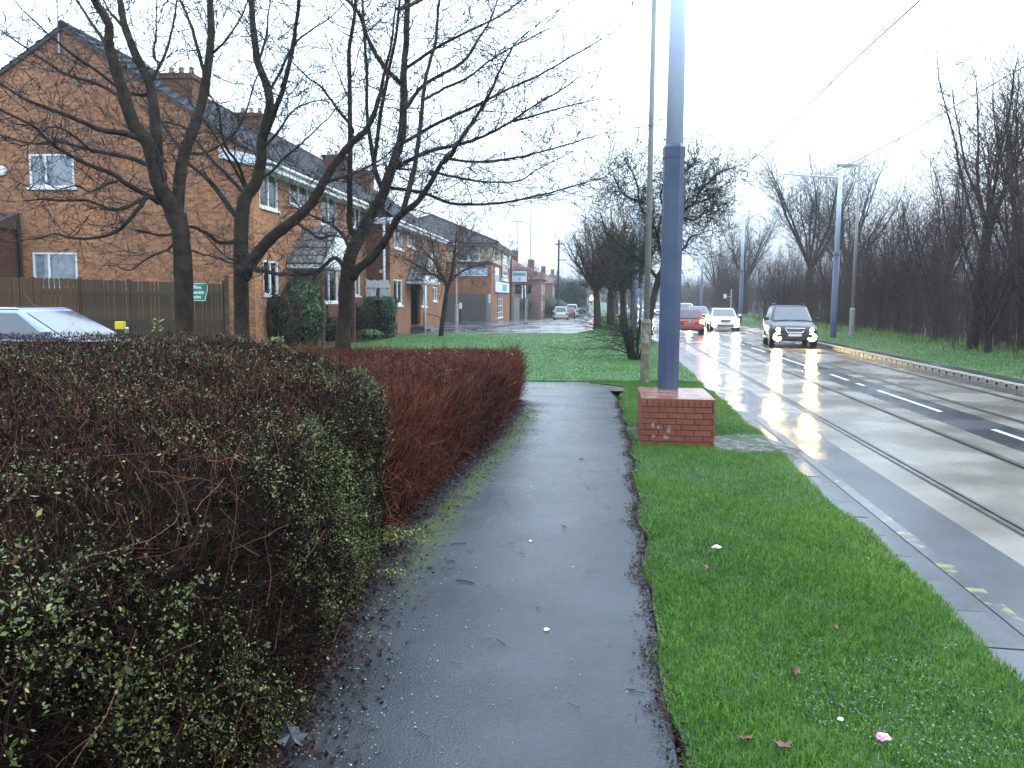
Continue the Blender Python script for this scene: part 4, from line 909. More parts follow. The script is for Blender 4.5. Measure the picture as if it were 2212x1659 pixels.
def trampole(label, x, y, z, h_blue, h, rb, rt, sides, arm=None, base_z=0.):
    t = thing('tram_pole', label, 'pole', (x, y, z), 0, 'poles carrying the tram wires')
    mb = MB(); octa(mb, 0, 0, base_z, h_blue, rb, rb * .985, sides); mb.obj('lower_shaft', M['polebl'], t, smooth=sides > 12)
    mb = MB(); octa(mb, 0, 0, h_blue - .02, h_blue + .12, rb * 1.04, rb * 1.04, sides); octa(mb, 0, 0, h_blue + .12, h_blue + .17, rb * 1.04, rt * 1.03, sides); mb.obj('collar', M['polebl'], t, smooth=sides > 12)
    mb = MB(); mb.tube([(0, 0, h_blue + .15), (0, 0, h)], [rt, rt * .86], 24); mb.obj('upper_shaft', M['polegr'], t, smooth=True)
    if arm:
        mb = MB(); ax = RN * arm; mb.tube([(0, 0, h - .5), (ax[0], ax[1], h - .3)], .04, 8); mb.tube([(0, 0, h - .05), (ax[0] * .7, ax[1] * .7, h - .34)], .012, 5); mb.obj('bracket_arm', M['polegr'], t, smooth=True)
    return t
bp = trampole('big octagonal blue pole with pale upper shaft rising from the brick base', bpx, bpy_, PH, 3.85 - PH, 6.6, .150, .118, 8, 3.0, .002)
mb = MB(); octa(mb, 0, 0, 1.62, 1.635, .1512, .1512, 8); mb.obj('weld_seam', M['polebl'], bp)
mb = MB(); mb.hexa([(.132, -.05, 2.35), (.155, -.05, 2.35), (.155, .05, 2.35), (.132, .05, 2.35)], [(.132, -.05, 2.95), (.155, -.05, 2.95), (.155, .05, 2.95), (.132, .05, 2.95)]); mb.obj('hatch_cover', M['polebl'], bp)
def at_road(s, u): q = road(s, u); return q[0], q[1], float(terr(q[0], q[1]))
pr = [(P(1799, 730, 41.), 'nearer tram pole on the far verge beside the tall lamp column'), (P(1599, 690, 66.), 'second tram pole on the far verge behind the white car'), (P(1514, 672, 96.), 'distant thin tram pole against the bare wood')]
for q, lab in pr: trampole(lab, q[0], q[1], float(terr(q[0], q[1])), 4.0, 8.1, .15, .115, 20, -2.6)
for x, d, lab in ((1371, 52, 'tram pole among the trees between the two roads'), (1383, 86, 'far tram pole glimpsed left of the leaning tree')):
    q = P(x, 690, d); trampole(lab, q[0], q[1], float(terr(q[0], q[1])), 4.0, 8.0, .17, .13, 20, 2.6)
# overhead wires
def wires(label, s, h):
    t = thing('overhead_wire', label, 'wire', (0, 0, 0)); mb = MB()
    us = list(np.arange(-8, 121, 4.)); pts = []
    for u in us: x, y = road(s, u); pts.append((x, y, float(terr(x, y)) - .1 + h + .10 * math.cos(u * .19) ** 2))
    mb.tube(pts, .012, 5, cap=False); mb.obj('contact_wire', M['wire'], t)
    for u in np.arange(6, 60, 6.):
        x, y = road(s, u); z = float(np.interp(u, us, [p[2] for p in pts])); mb = MB(); mb.box(x - .012, x + .012, y - .03, y + .03, z - .014, z + .022); mb.obj('wire_clip', M['trim'], t)
wires('overhead tram wire crossing the sky nearest the blue pole', 4.38, 6.2); wires('overhead tram wire farther right over the second track', 7.65, 6.25)
# lamp columns
def lampcol(label, x, y, z, h, rb, rt, arm, first=False):
    t = thing('lamp_column', label, 'street lamp', (x, y, z), 0, 'street lamp columns'); hb = 1.35
    mb = MB(); octa(mb, 0, 0, -.05, hb, rb, rb, 12); octa(mb, 0, 0, hb, hb + .08, rb * 1.12, rt * 1.1, 12); mb.obj('base_compartment', M['lampbs'] if first else M['lampgr'], t)
    mb = MB(); mb.tube([(0, 0, hb), (0, 0, h)], [rt, rt * .66], 16); mb.obj('column', M['lampgr'], t, smooth=True)
    mb = MB(); mb.tube([(0, 0, h - .03), (arm * .3, 0, h + .02), (arm, 0, h + .03)], .035, 8); mb.obj('arm', M['lampgr'], t, smooth=True)
    sg = 1 if arm > 0 else -1; a0, a1 = sorted((arm, arm + sg * .75))
    mb = MB(); mb.hexa([(a0 + .04, -.13, h - .06), (a1 - .04, -.13, h - .06), (a1 - .04, .13, h - .06), (a0 + .04, .13, h - .06)], [(a0, -.10, h + .08), (a1, -.10, h + .08), (a1, .10, h + .08), (a0, .10, h + .08)]); l = mb.obj('lantern', M['lampgr'], t, bevel=.02)
    mb = MB(); mb.box(a0 + .08, a1 - .08, -.1, .1, h - .10, h - .062); mb.obj('lens', M['lens'], l)
    return t
l1 = G(1393, 827); lampcol('grey street lamp column with a rust and lichen stained base just behind the brick plinth', l1[0], l1[1], 0, 10.2, .105, .068, 1.0, True)
q = P(1839, 726, 42.5); lampcol('tall lamp column with its lantern turned left beside the far tram pole', q[0], q[1], float(terr(q[0], q[1])), 8.35, .13, .085, -.35)
q = P(986, 690, 62); t = thing('lamp_column', 'thin pale lamp post by the dark timber fence', 'street lamp', (q[0], q[1], 0), 0)
mb = MB(); mb.tube([(0, 0, 0), (0, 0, 1.35)], .13, 10); mb.obj('base_compartment', M['galv'], t); mb = MB(); mb.tube([(0, 0, 1.35), (0, 0, 5.6)], [.065, .05], 10); mb.obj('column', M['galv'], t)
mb = MB(); mb.hexa([(-.3, -.1, 5.6), (.1, -.1, 5.6), (.1, .1, 5.6), (-.3, .1, 5.6)], [(-.28, -.08, 5.72), (.08, -.08, 5.72), (.08, .08, 5.72), (-.28, .08, 5.72)]); mb.obj('lantern', M['galv'], t)
q = P(995, 685, 63); t = thing('marker_post', 'dark bollard with a small white plate in front of the timber fence', 'post', (q[0], q[1], 0)); mb = MB(); mb.tube([(0, 0, 0), (0, 0, 1.2)], .09, 8); mb.obj('post_shaft', M['trim'], t); mb = MB(); mb.box(-.1, .1, -.13, -.095, 1.0, 1.45); mb.obj('plate', M['white'], t)
q = P(1205, 680, 112); t = thing('telegraph_pole', 'dark wooden telegraph pole beside the parked silver car', 'pole', (q[0], q[1], float(terr(q[0], q[1])))); mb = MB(); mb.tube([(0, 0, -.3), (0, 0, 10.2)], [.16, .11], 8); mb.obj('pole_shaft', M['bark'], t)
mb = MB(); mb.box(-.5, .5, -.05, .05, 9.6, 9.72); mb.obj('crossarm', M['bark'], t)
for i, (x, d, h) in enumerate(((1145, 200, 27), (1117, 240, 22), (1213, 260, 12))):
    q = P(x, 650, d); t = thing('distant_mast', ['tall faint lighting mast on the skyline right of the corner building', 'second fainter mast left of the tall one', 'distant lamp column over the street end'][i], 'mast', (q[0], q[1], float(terr(q[0], q[1]))))
    mb = MB(); mb.tube([(0, 0, 0), (0, 0, h)], [.2, .12], 6); mb.obj('mast_shaft', M['galv'], t); mb = MB(); mb.box(-1.4, 1.4, -.2, .2, h - .4, h); mb.obj('lamp_head', M['galv'], t)
# traffic signal and far small signs
q = P(1277, 660, 190); zz = float(terr(q[0], q[1])); t = thing('traffic_signal', 'traffic signal glowing red at the far end of the side street', 'traffic light', (q[0], q[1], 0))
hz = P(1277, 645, 190)[2]; mb = MB(); mb.tube([(0, 0, zz), (0, 0, hz + .9)], .09, 8); mb.obj('signal_post', M['trim'], t); mb = MB(); mb.box(-.3, .3, -.15, .15, hz - 1.0, hz + .9); mb.obj('signal_head', M['trim'], t)
mb = MB(); mb.disc((0, -.17, hz), (0, 1, 0), .42, .04, 14); mb.disc((0, -.17, hz + .62), (0, 1, 0), .14, .04, 8); mb.obj('signal_lamp', M['sig_red'], t)
q = P(1228, 655, 175); zz = float(terr(q[0], q[1])); hz = P(1228, 650, 175)[2]; t = thing('crossing_beacon', 'small yellow beacon light above the parked cars', 'beacon', (q[0], q[1], 0)); mb = MB(); mb.tube([(0, 0, zz), (0, 0, hz)], .08, 6); mb.obj('beacon_post', M['trim'], t); mb = MB(); mb.disc((0, 0, hz + .2), (0, 0, 1), .3, .5, 10); mb.obj('globe', M['sig_yel'], t)
q = P(1567, 690, 60); t = thing('small_sign', 'small yellow plate on a thin post behind the white car', 'sign', (q[0], q[1], float(terr(q[0], q[1])))); mb = MB(); mb.tube([(.35, 0, 0), (.35, 0, 2.6)], .035, 6); mb.obj('post_shaft', M['galv'], t); mb = MB(); mb.box(-.2, .02, -.05, -.02, 1.92, 2.26); mb.obj('plate', M['plate_y'], t); mb = MB(); mb.box(-.15, -.04, -.056, -.051, 1.98, 2.2); mb.obj('print', M['white'], t); mb = MB(); mb.box(.0, .35, -.03, -.01, 2.05, 2.09); mb.obj('bracket', M['galv'], t)

# ------------------------------------------------------------------ vehicles (front towards local -y)
def car(name, label, cat, x, y, z, rz, pm, Lc, Wc, H, belt, hood, ws, wr, rs_, rr_, suv=False, head='lens', fog=None, tail='red_lens', grille=True, plate_f='plate_w', plate_r='plate_y', wheel_r=.31, clear=.2, group=None, detail=True, emblem=False, antenna=False, tumble=.72):
    """ws/wr: where the windscreen foot / rear-window foot sit (y); rs_/rr_: front and rear edge of the roof"""
    t = thing(name, label, cat, (x, y, z), rz, group); hw = Wc / 2; f, r = -Lc / 2, Lc / 2
    hb = wr >= r - .35                                                # hatchback or estate tail
    st = [(f, clear + .16, hood - .24, .80), (f + .05, clear + .06, hood - .14, .90), (f + .22, clear, hood - .06, .97), (f + .55, clear, hood, 1), ((f + ws) / 2 + .1, clear, hood + (belt - hood) * .45, 1), (ws, clear, belt, 1), ((ws + wr) / 2, clear, belt + .015, 1.0), (min(wr, r - .3), clear, belt + .02, 1), (r - .22, clear + .02, belt - (.0 if hb else .02), .97), (r - .05, clear + .08, belt - (.10 if hb else .08), .92), (r, clear + .14, belt - (.16 if hb else .14), .86)]
    mb = MB(); rows = []
    for (yy, zb, zt, k) in st:
        w = hw * k; dz = zt - zb
        half = [(0, zb), (w * .8, zb), (w * .965, zb + dz * .16), (w, zb + dz * .42), (w * .99, zb + dz * .70), (w * .935, zt - dz * .06), (w * .80, zt + .005), (0, zt + .03)]
        rows.append([(a, yy, b) for a, b in half] + [(-a, yy, b) for a, b in half[-2:0:-1]])
    n = len(rows[0])
    for q in rows: mb.v += q
    for i in range(len(rows) - 1):
        for j in range(n): a, b = i * n + j, i * n + (j + 1) % n; mb.f.append([a, b, b + n, a + n]); mb.m.append(0); mb.uv.append([(0, 0)] * 4)
    mb.f.append(list(range(n))[::-1]); mb.f.append([(len(rows) - 1) * n + j for j in range(n)]); mb.m += [0, 0]; mb.uv += [[(0, 0)] * n] * 2
    mb.obj('body', pm, t, smooth=True, sub=1)
    # cabin: pillars and roof, with glass set in the faces
    b_, tw, bw = belt - .03, hw * tumble, hw * .90
    Bt = [(-bw, ws - .05, b_), (bw, ws - .05, b_), (bw, wr, b_), (-bw, wr, b_)]; Tp = [(-tw, rs_, H - .03), (tw, rs_, H - .03), (tw, rr_, H - .03), (-tw, rr_, H - .03)]
    mb = MB(); mb.hexa(Bt, Tp)
    mb.hexa([(a * .99, rs_ + .015 if i < 2 else rr_ - .01, c) for i, (a, b, c) in enumerate(Tp)], [(-tw * .86, rs_ + .12, H), (tw * .86, rs_ + .12, H), (tw * .86, rr_ - .10, H), (-tw * .86, rr_ - .10, H)])
    cab = mb.obj('cabin', pm, t, bevel=.09 if suv else .06)
    def pane(q, name, m, off=.012, ins=(.06, .06, .07, .10)):
        q = [np.array(p, float) for p in q]; nn = np.cross(q[1] - q[0], q[3] - q[0]); nn /= np.linalg.norm(nn); cc = sum(q) / 4
        if nn @ (cc - np.array([0, (ws + wr) / 2, (b_ + H) / 2])) < 0: nn = -nn
        at = lambda u, v: (q[0] * (1 - u) + q[1] * u) * (1 - v) + (q[3] * (1 - u) + q[2] * u) * v + nn * off
        p = MB(); l, r2, bo, to = ins; p.face([at(l, bo), at(1 - r2, bo), at(1 - r2, 1 - to), at(l, 1 - to)]); return p.obj(name, M[m], cab)
    pane([Bt[0], Bt[1], Tp[1], Tp[0]], 'windscreen', 'cglass')
    pane([Bt[2], Bt[3], Tp[3], Tp[2]], 'rear_window', 'cglass', ins=(.08, .08, .16, .12))
    for s in (0, 1):
        a, b, c, d = ((Bt[1], Bt[2], Tp[2], Tp[1]) if s else (Bt[3], Bt[0], Tp[0], Tp[3]))
        for (u0, u1) in ((.06, .47), (.51, .90)):
            L0 = lambda p, q, u: np.array(p) * (1 - u) + np.array(q) * u
            pane([L0(a, b, u0), L0(a, b, u1), L0(d, c, u1), L0(d, c, u0)], 'side_window', 'cglass', ins=(.02, .02, .10, .14))
    for s in (-1, 1):
        for yy in (f + .82, r - .78):
            w_ = MB(); w_.disc((s * (hw - .105), yy, wheel_r), (1, 0, 0), wheel_r, .22, 24); wo = w_.obj('wheel', M['rubber'], t, bevel=.025)
            w_ = MB(); w_.disc((s * (hw + .004), yy, wheel_r), (1, 0, 0), wheel_r * .64, .02, 16)
            wo2 = w_.obj('rim', M['rim'], wo)
            w_ = MB(); w_.disc((s * (hw - .01), yy, wheel_r + .035), (1, 0, 0), wheel_r + .075, .016, 24); w_.obj('wheel_arch', M['trim'], t)
    if not detail: 
        pass
    hz = hood - .27 if not suv else hood - .31; y0 = f + .05
    for s in (-1, 1):                                                 # headlamps wrap the corners
        p = MB(); x0, x1 = sorted((s * hw * .46, s * hw * .92)); ya, yb = (y0 - .01, y0 + .12) if s > 0 else (y0 + .12, y0 - .01)
        p.hexa([(x0, ya - .03, hz), (x1, yb - .03, hz), (x1, yb + .1, hz), (x0, ya + .1, hz)], [(x0, ya + .04, hz + .15), (x1, yb + .04, hz + .19), (x1, yb + .16, hz + .19), (x0, ya + .16, hz + .15)])
        hl = p.obj('headlight', M['lit_head' if head == 'lit_head' else 'lens'], t, bevel=.015)
        if head != 'lens':
            p = MB(); p.disc((s * hw * .70, y0 - .012, hz + .075), (0, 1, 0),   .11 if head == 'lit_head' else .08, .06, 14); p.obj('bulb', M[head], hl)
        if fog:
            p = MB(); p.disc((s * hw * .72, f + .02, clear + (.19 if suv else .27)), (0, 1, 0), .155, .10, 16); fo = p.obj('fog_lamp', M[fog], t)
            p = MB(); p.disc((s * hw * .72, f + .05, clear + (.19 if suv else .27)), (0, 1, 0), .18, .10, 16); p.obj('bezel', M['trim'], fo)
        p = MB(); tx0, tx1 = sorted((s * hw * .66, s * hw * .95)); tz = belt - .30; p.box(tx0, tx1, r - .12, r + .012, tz, tz + (.22 if not suv else .3)); p.obj('tail_light', M[tail], t, bevel=.02)
        p = MB(); mx_ = s * (hw + .09); p.box(mx_ - .1, mx_ + .1, ws + .12, ws + .22, belt + .01, belt + .15); p.obj('wing_mirror', M['trim'] if suv else pm, t, bevel=.03)
    p = MB(); p.box(-hw * .80, hw * .80, f - .035, f + .1, clear + .13, clear + .34); bm = p.obj('bumper', M['trim'] if suv else pm, t, bevel=.04)
    p = MB(); p.box(-hw * .55, hw * .55, f - .04, f - .02, clear + .12, clear + .21); p.obj('air_intake', M['trim'], bm)
    p = MB(); p.box(-.26, .26, f - .055, f - .037, clear + .22, clear + .33); p.obj('number_plate', M[plate_f], t)
    if grille:
        g = MB(); gz = hz - .02; gw = hw * (.42 if suv else .40)
        pts = [(-gw, gz + .16), (gw, gz + .16), (gw * .78, gz - .01), (-gw * .78, gz - .01)]
        g.face([(a, f - .02 + (.03 if i < 2 else 0), b) for i, (a, b) in enumerate(pts)]); go = g.obj('grille', M['trim'], t)
        g = MB(); lo = [(a, f - .035 + (.03 if i < 2 else 0), b) for i, (a, b) in enumerate(pts)]; g.tube(lo + [lo[0]], .018, 6); g.obj('grille_surround', M['chrome'], go)
        for zz in (.05, .10):
            g = MB(); g.box(-gw * .82, gw * .82, f - .03, f - .015, gz + zz - .006, gz + zz + .006); g.obj('grille_bar', M['galv'], go)
    p = MB(); p.box(-hw * .84, hw * .84, r - .08, r + .03, clear + .10, clear + .34); p.obj('rear_bumper', M['trim'] if suv else pm, t, bevel=.04)
    p = MB(); p.box(-.26, .26, r + .005, r + .034, clear + .38, clear + .49); po = p.obj('number_plate', M[plate_r], t)
    if emblem:
        p = MB(); p.face([(-.05, r + .01, belt - .2), (0, r + .01, belt - .28), (.05, r + .01, belt - .2), (0, r + .01, belt - .12)]); p.obj('emblem', M['chrome'], t)
        p = MB()
        for i in range(7): p.box(-.22 + i * .063, -.18 + i * .063, r + .035, r + .038, clear + .40, clear + .47)
        p.obj('plate_marks', M['trim'], po)
    if antenna:
        p = MB(); p.tube([(0, rs_ + .18, H), (0, rs_ + .30, H + .05), (0, rs_ + .55, H + .28)], [.022, .010, .005], 6); p.obj('aerial', M['trim'], t)
    if suv:
        for s in (-1, 1):
            p = MB(); p.tube([(s * tw * .88, rs_ + .2, H), (s * tw * .88, rs_ + .3, H + .07), (s * tw * .88, rr_ - .3, H + .07), (s * tw * .88, rr_ - .2, H)], .022, 6); p.obj('roof_rail', M['trim'], t)
        p = MB(); p.box(-tw * .85, tw * .85, rs_ + .6, rs_ + .66, H + .05, H + .085); p.obj('roof_bar', M['trim'], t)
        for s in (-1, 1):
            p = MB(); a, b = sorted((s * (hw - .06), s * (hw + .10))); p.box(a, b, f + 1.35, r - 1.3, clear + .07, clear + .14); p.obj('side_step', M['galv'], t, bevel=.02)
        p = MB(); p.tube([(-hw * .55, ws - .12, belt + .035), (-.05, ws - .07, belt + .05)], .012, 5); p.tube([(.05, ws - .12, belt + .035), (hw * .6, ws - .07, belt + .05)], .012, 5); p.obj('wiper', M['trim'], t)
    return t
PT = {'black': paint('dark_navy_paint', (.010, .010, .013), .35, 0, .25), 'white': paint('white_car_paint', (.62, .63, .64), .3, 0), 'red': paint('red_car_paint', (.24, .010, .016), .25, .2), 'silver': paint('silver_car_paint', (.34, .38, .45), .25, .6), 'silverblue': paint('silver_blue_car_paint', (.24, .30, .42), .3, .7), 'beige': paint('pale_silver_paint', (.42, .42, .38), .3, .4), 'grey': paint('grey_car_paint', (.14, .15, .17), .25, .5)}
def onroad(px, d): q = P(px, 690, d); return q[0], q[1], float(terr(q[0], q[1])) - .1
ONC = -RA                                                             # oncoming traffic faces us
x, y, z = onroad(1705, 37.0)
car('suv', 'dark navy off-road car with headlamps and yellow fog lamps lit, nearest of the oncoming traffic', 'car', x, y, z, ONC - .10, PT['black'], 4.55, 1.88, 1.74, 1.10, 1.00, -1.10, 2.18, -.22, 1.85, True, 'lit_soft', 'lit_fog', wheel_r=.37, clear=.28, tumble=.72)
x, y, z = onroad(1561, 54.)
car('saloon_car', 'white car with dazzling headlamps behind the dark off-road car', 'car', x, y, z, ONC - .05, PT['white'], 4.4, 1.78, 1.42, .92, .86, -.85, 1.55, -.05, 1.2, head='lit_head', fog='lit_head')
x, y, z = onroad(1487, 49.)
car('hatchback_car', 'red hatchback driving away, half hidden by the blue pole', 'car', x, y, z, ONC + math.pi - .06, PT['red'], 3.85, 1.68, 1.42, .92, .84, -.9, 1.85, -.15, 1.45, tail='lit_red', emblem=True)
x, y, z = onroad(1506, 63.)
car('saloon_car', 'grey oncoming car with one lamp showing behind the red hatchback', 'car', x, y, z, ONC - .06, PT['grey'], 4.3, 1.75, 1.45, .93, .87, -.9, 1.7, -.1, 1.3, head='lit_head', fog='lit_head')
x, y, z = onroad(1478, 74.)
car('estate_car', 'pale oncoming car roof seen above the red hatchback', 'car', x, y, z, ONC - .06, PT['silver'], 4.4, 1.78, 1.62, .98, .92, -.9, 2.05, -.15, 1.9, head='lit_head')
for px, d, lab, c in ((1420, 92, 'oncoming car with lit lamps between the lamp column and the blue pole', 'silver'), (1388, 135, 'far oncoming car with small lit lamps left of the lamp column', 'grey'), (1378, 165, 'farthest oncoming car, two points of light beyond the trees', 'white')):
    x, y, z = onroad(px, d); car('saloon_car', lab, 'car', x, y, z, ONC, PT[c], 4.4, 1.78, 1.45, .92, .86, -.85, 1.55, -.05, 1.2, head='lit_head')
def onstreet(px, d): q = P(px, 690, d); return q[0], q[1], float(terr(q[0], q[1]))
AW = -SA + math.pi
x, y, z = onstreet(1212, 102); car('estate_car', 'pale silver people carrier parked first along the side street', 'car', x, y, z, AW, PT['beige'], 4.2, 1.76, 1.62, .95, .9, -1.1, 1.98, -.45, 1.75)
x, y, z = onstreet(1229, 114); car('hatchback_car', 'red parked car just ahead of the pale people carrier', 'car', x, y, z, AW, PT['red'], 3.9, 1.7, 1.45, .93, .86, -.9, 1.85, -.15, 1.5)
x, y, z = onstreet(1235.5, 122); car('van', 'white van parked in front of the red parked car', 'van', x, y, z, AW, PT['white'], 4.6, 1.8, 1.85, 1.05, .98, -1.3, 2.25, -.7, 2.2)
x, y, z = onstreet(1252, 150); car('saloon_car', 'silver car farther up the side street, past a gap', 'car', x, y, z, AW - .1, PT['silver'], 4.3, 1.75, 1.5, .95, .88, -.9, 1.9, -.1, 1.5)
x, y, z = onstreet(1260.5, 160); car('saloon_car', 'last silver grey car parked up the side street', 'car', x, y, z, AW, PT['grey'], 4.3, 1.75, 1.55, .95, .88, -.9, 1.9, -.1, 1.5)
q = P(30, 690, 16.6)
car('hatchback_car', 'silver car parked behind the green hedge with only its roof and windows showing', 'car', q[0] + .55, q[1], .02, math.radians(72), PT['silverblue'], 4.2, 1.74, 1.60, 1.06, .92, -1.25, 1.95, -.1, 1.35, antenna=True)

# ------------------------------------------------------------------ trees
class Segs:
    def __init__(s): s.a = []; s.b = []; s.ra = []; s.rb = []
    def add(s, p, q, r, r2): s.a.append(p); s.b.append(q); s.ra.append(r); s.rb.append(r2)
    def mesh(s, name, m): V, Fq = prisms(np.array(s.a), np.array(s.b), s.ra, s.rb); return npmesh(name, V, Fq, m)
rnd = random.Random(11)
def unit(x, y, z): l = math.sqrt(x * x + y * y + z * z) + 1e-9; return (x / l, y / l, z / l)
def grow(S, p, d, L_, r, lev, step=.12, wob=.16, up=.05, spread=.75, dens=.55, rmin=.0042, taper=.35, ratio=.5, flat=1.0):
    """walk a twig forward, shedding side twigs"""
    n = max(2, int(L_ / step)); st = L_ / n; rr = r
    for i in range(n):
        d = unit(d[0] + rnd.gauss(0, wob), d[1] + rnd.gauss(0, wob), d[2] + rnd.gauss(0, wob * .8) + up)
        q = (p[0] + d[0] * st, p[1] + d[1] * st, p[2] + d[2] * st); r2 = max(rmin, r * (1 - (1 - taper) * (i + 1) / n))
        S.add(p, q, rr, r2)
        if lev > 0 and i > 0 and rnd.random() < dens:
            e = unit(d[0] * .75 + rnd.gauss(0, spread), d[1] * .75 + rnd.gauss(0, spread), (d[2] * .75 + rnd.gauss(0, spread)) * flat + up * 2)
            grow(S, q, e, L_ * ratio * rnd.uniform(.6, 1.1) * (1 - .45 * i / n), max(rmin, r2 * .62), lev - 1, step * .8, wob * 1.15, up, spread, dens, rmin, taper, ratio, flat)
        p = q; rr = r2
    return p, d
CV = {'1': lambda x, y: (x * .3064, y * .3064), '2': lambda x, y: (x * .3064, 305 + y * .3064), '3': lambda x, y: (474.4 + x * .286, 271.1 + y * .286), 'B': lambda x, y: (677.7 + x * .3677, y * .3677), 'd': lambda x, y: (x, y)}
CVS = {'1': .3064, '2': .3064, '3': .286, 'B': .3677, 'd': 1.}
def smooth_path(pts, k=3):
    pts = np.array(pts, float); n = len(pts); out = []
    for i in range(n - 1):
        p0, p1, p2, p3 = pts[max(i - 1, 0)], pts[i], pts[i + 1], pts[min(i + 2, n - 1)]
        for t in np.linspace(0, 1, k, endpoint=False): out.append(.5 * ((2 * p1) + (-p0 + p2) * t + (2 * p0 - 5 * p1 + 4 * p2 - p3) * t * t + (-p0 + 3 * p1 - 3 * p2 + p3) * t ** 3))
    out.append(pts[-1]); return np.array(out)
def traced_tree(name, label, depth, limbs, barkm, twigm, dens=1.0, tw=(.35, 1.0), curl=.16, up=.05, seed=1, lev=2, rmin=.0042, base=None):
    """limbs: (zoom key, depth change along the limb, w0, w1, points). The limbs are where the photograph shows them; every limb leaves the picture plane by its own amount."""
    global rnd
    rnd = random.Random(seed)
    p0 = P(*CV[limbs[0][0]](*limbs[0][5][0]), depth); root = thing(name, label, 'tree', (p0[0], p0[1], float(terr(p0[0], p0[1]))) if base is None else base)
    o = np.array(root.location); trunk = MB(); S = Segs(); old = []
    for li, (key, d0, d1, w0, w1, pts) in enumerate(limbs):
        n = len(pts); P3 = np.array([P(*CV[key](*q), depth + d0 + (d1 - d0) * i / (n - 1)) for i, q in enumerate(pts)]) - o
        if li == 0: P3 = np.vstack([[P3[0][0], P3[0][1], -.2], P3])
        R3 = np.linspace(w0, w1, len(P3)) * CVS[key] / K / F * depth / 2
        if li == 0: R3[0] *= 1.25
        elif old:                                                      # a limb starts inside the one it grows from
            E_ = np.concatenate(old); dd = np.hypot(E_[:, 0] - P3[0][0], E_[:, 2] - P3[0][2]) + np.clip(P3[0][2] - E_[:, 2], -1, 0) * -.6; j = int(dd.argmin())
            if dd[j] < .7:
                off_ = E_[j][1] - P3[0][1]; P3[:, 1] += off_ * np.linspace(1, .25, len(P3))
                if dd[j] > .02: P3 = np.vstack([E_[j][None], P3]); R3 = np.concatenate([[R3[0]], R3])
        Q = smooth_path(np.hstack([P3, R3[:, None]]), 4)
        path, rad = Q[:, :3] + RNG.normal(0, .004, (len(Q), 3)), np.maximum(Q[:, 3], .008) * RNG.uniform(.94, 1.07, len(Q))
        if li == 0: rad[:3] *= [1.35, 1.15, 1.05]
        trunk.tube(path, rad, 10 if rad[0] > .05 else 7); old.append(path.copy())
        tip = unit(*(path[-1] - path[-2]))
        if li > 0: grow(S, tuple(path[-1]), tip, rnd.uniform(.9, 1.6), min(.03, max(.006, rad[-1])), lev, .11, curl, up, .7, .6, rmin)
        if li == 0: continue
        seg = np.linalg.norm(np.diff(path, axis=0), axis=1); cum = np.concatenate([[0], np.cumsum(seg)]); T = cum[-1]
        s = .10 * T + rnd.uniform(0, .15)
        while s < T:
            i = min(len(path) - 2, int(np.searchsorted(cum, s) - 1)); i = max(i, 0); f_ = (s - cum[i]) / max(seg[i], 1e-6); p = path[i] * (1 - f_) + path[i + 1] * f_; r = rad[i]
            t = unit(*(path[i + 1] - path[i])); e = unit(t[0] * .6 + rnd.gauss(0, .75), t[1] * .6 + rnd.gauss(0, .75), t[2] * .45 + rnd.gauss(.08, .5))
            big = rnd.random() < .3
            L_ = rnd.uniform(*tw) * (1.5 if big else .8)
            grow(S, tuple(p), e, L_, min(r * .45, max(rmin * 1.3, .012 if big else .006)), lev if big else max(1, lev - 1), .10, curl, up, .8, .62, rmin)
            s += rnd.uniform(.07, .18) / dens
    trunk.obj('trunk', M[barkm], root, smooth=True)
    V, Fq = ribbons(np.array(S.a), np.array(S.b), np.array(S.ra) * 1.1, np.array(S.rb) * 1.1); link('twigs', npmesh('twigs', V, Fq, M[twigm]), root)
    return root, S
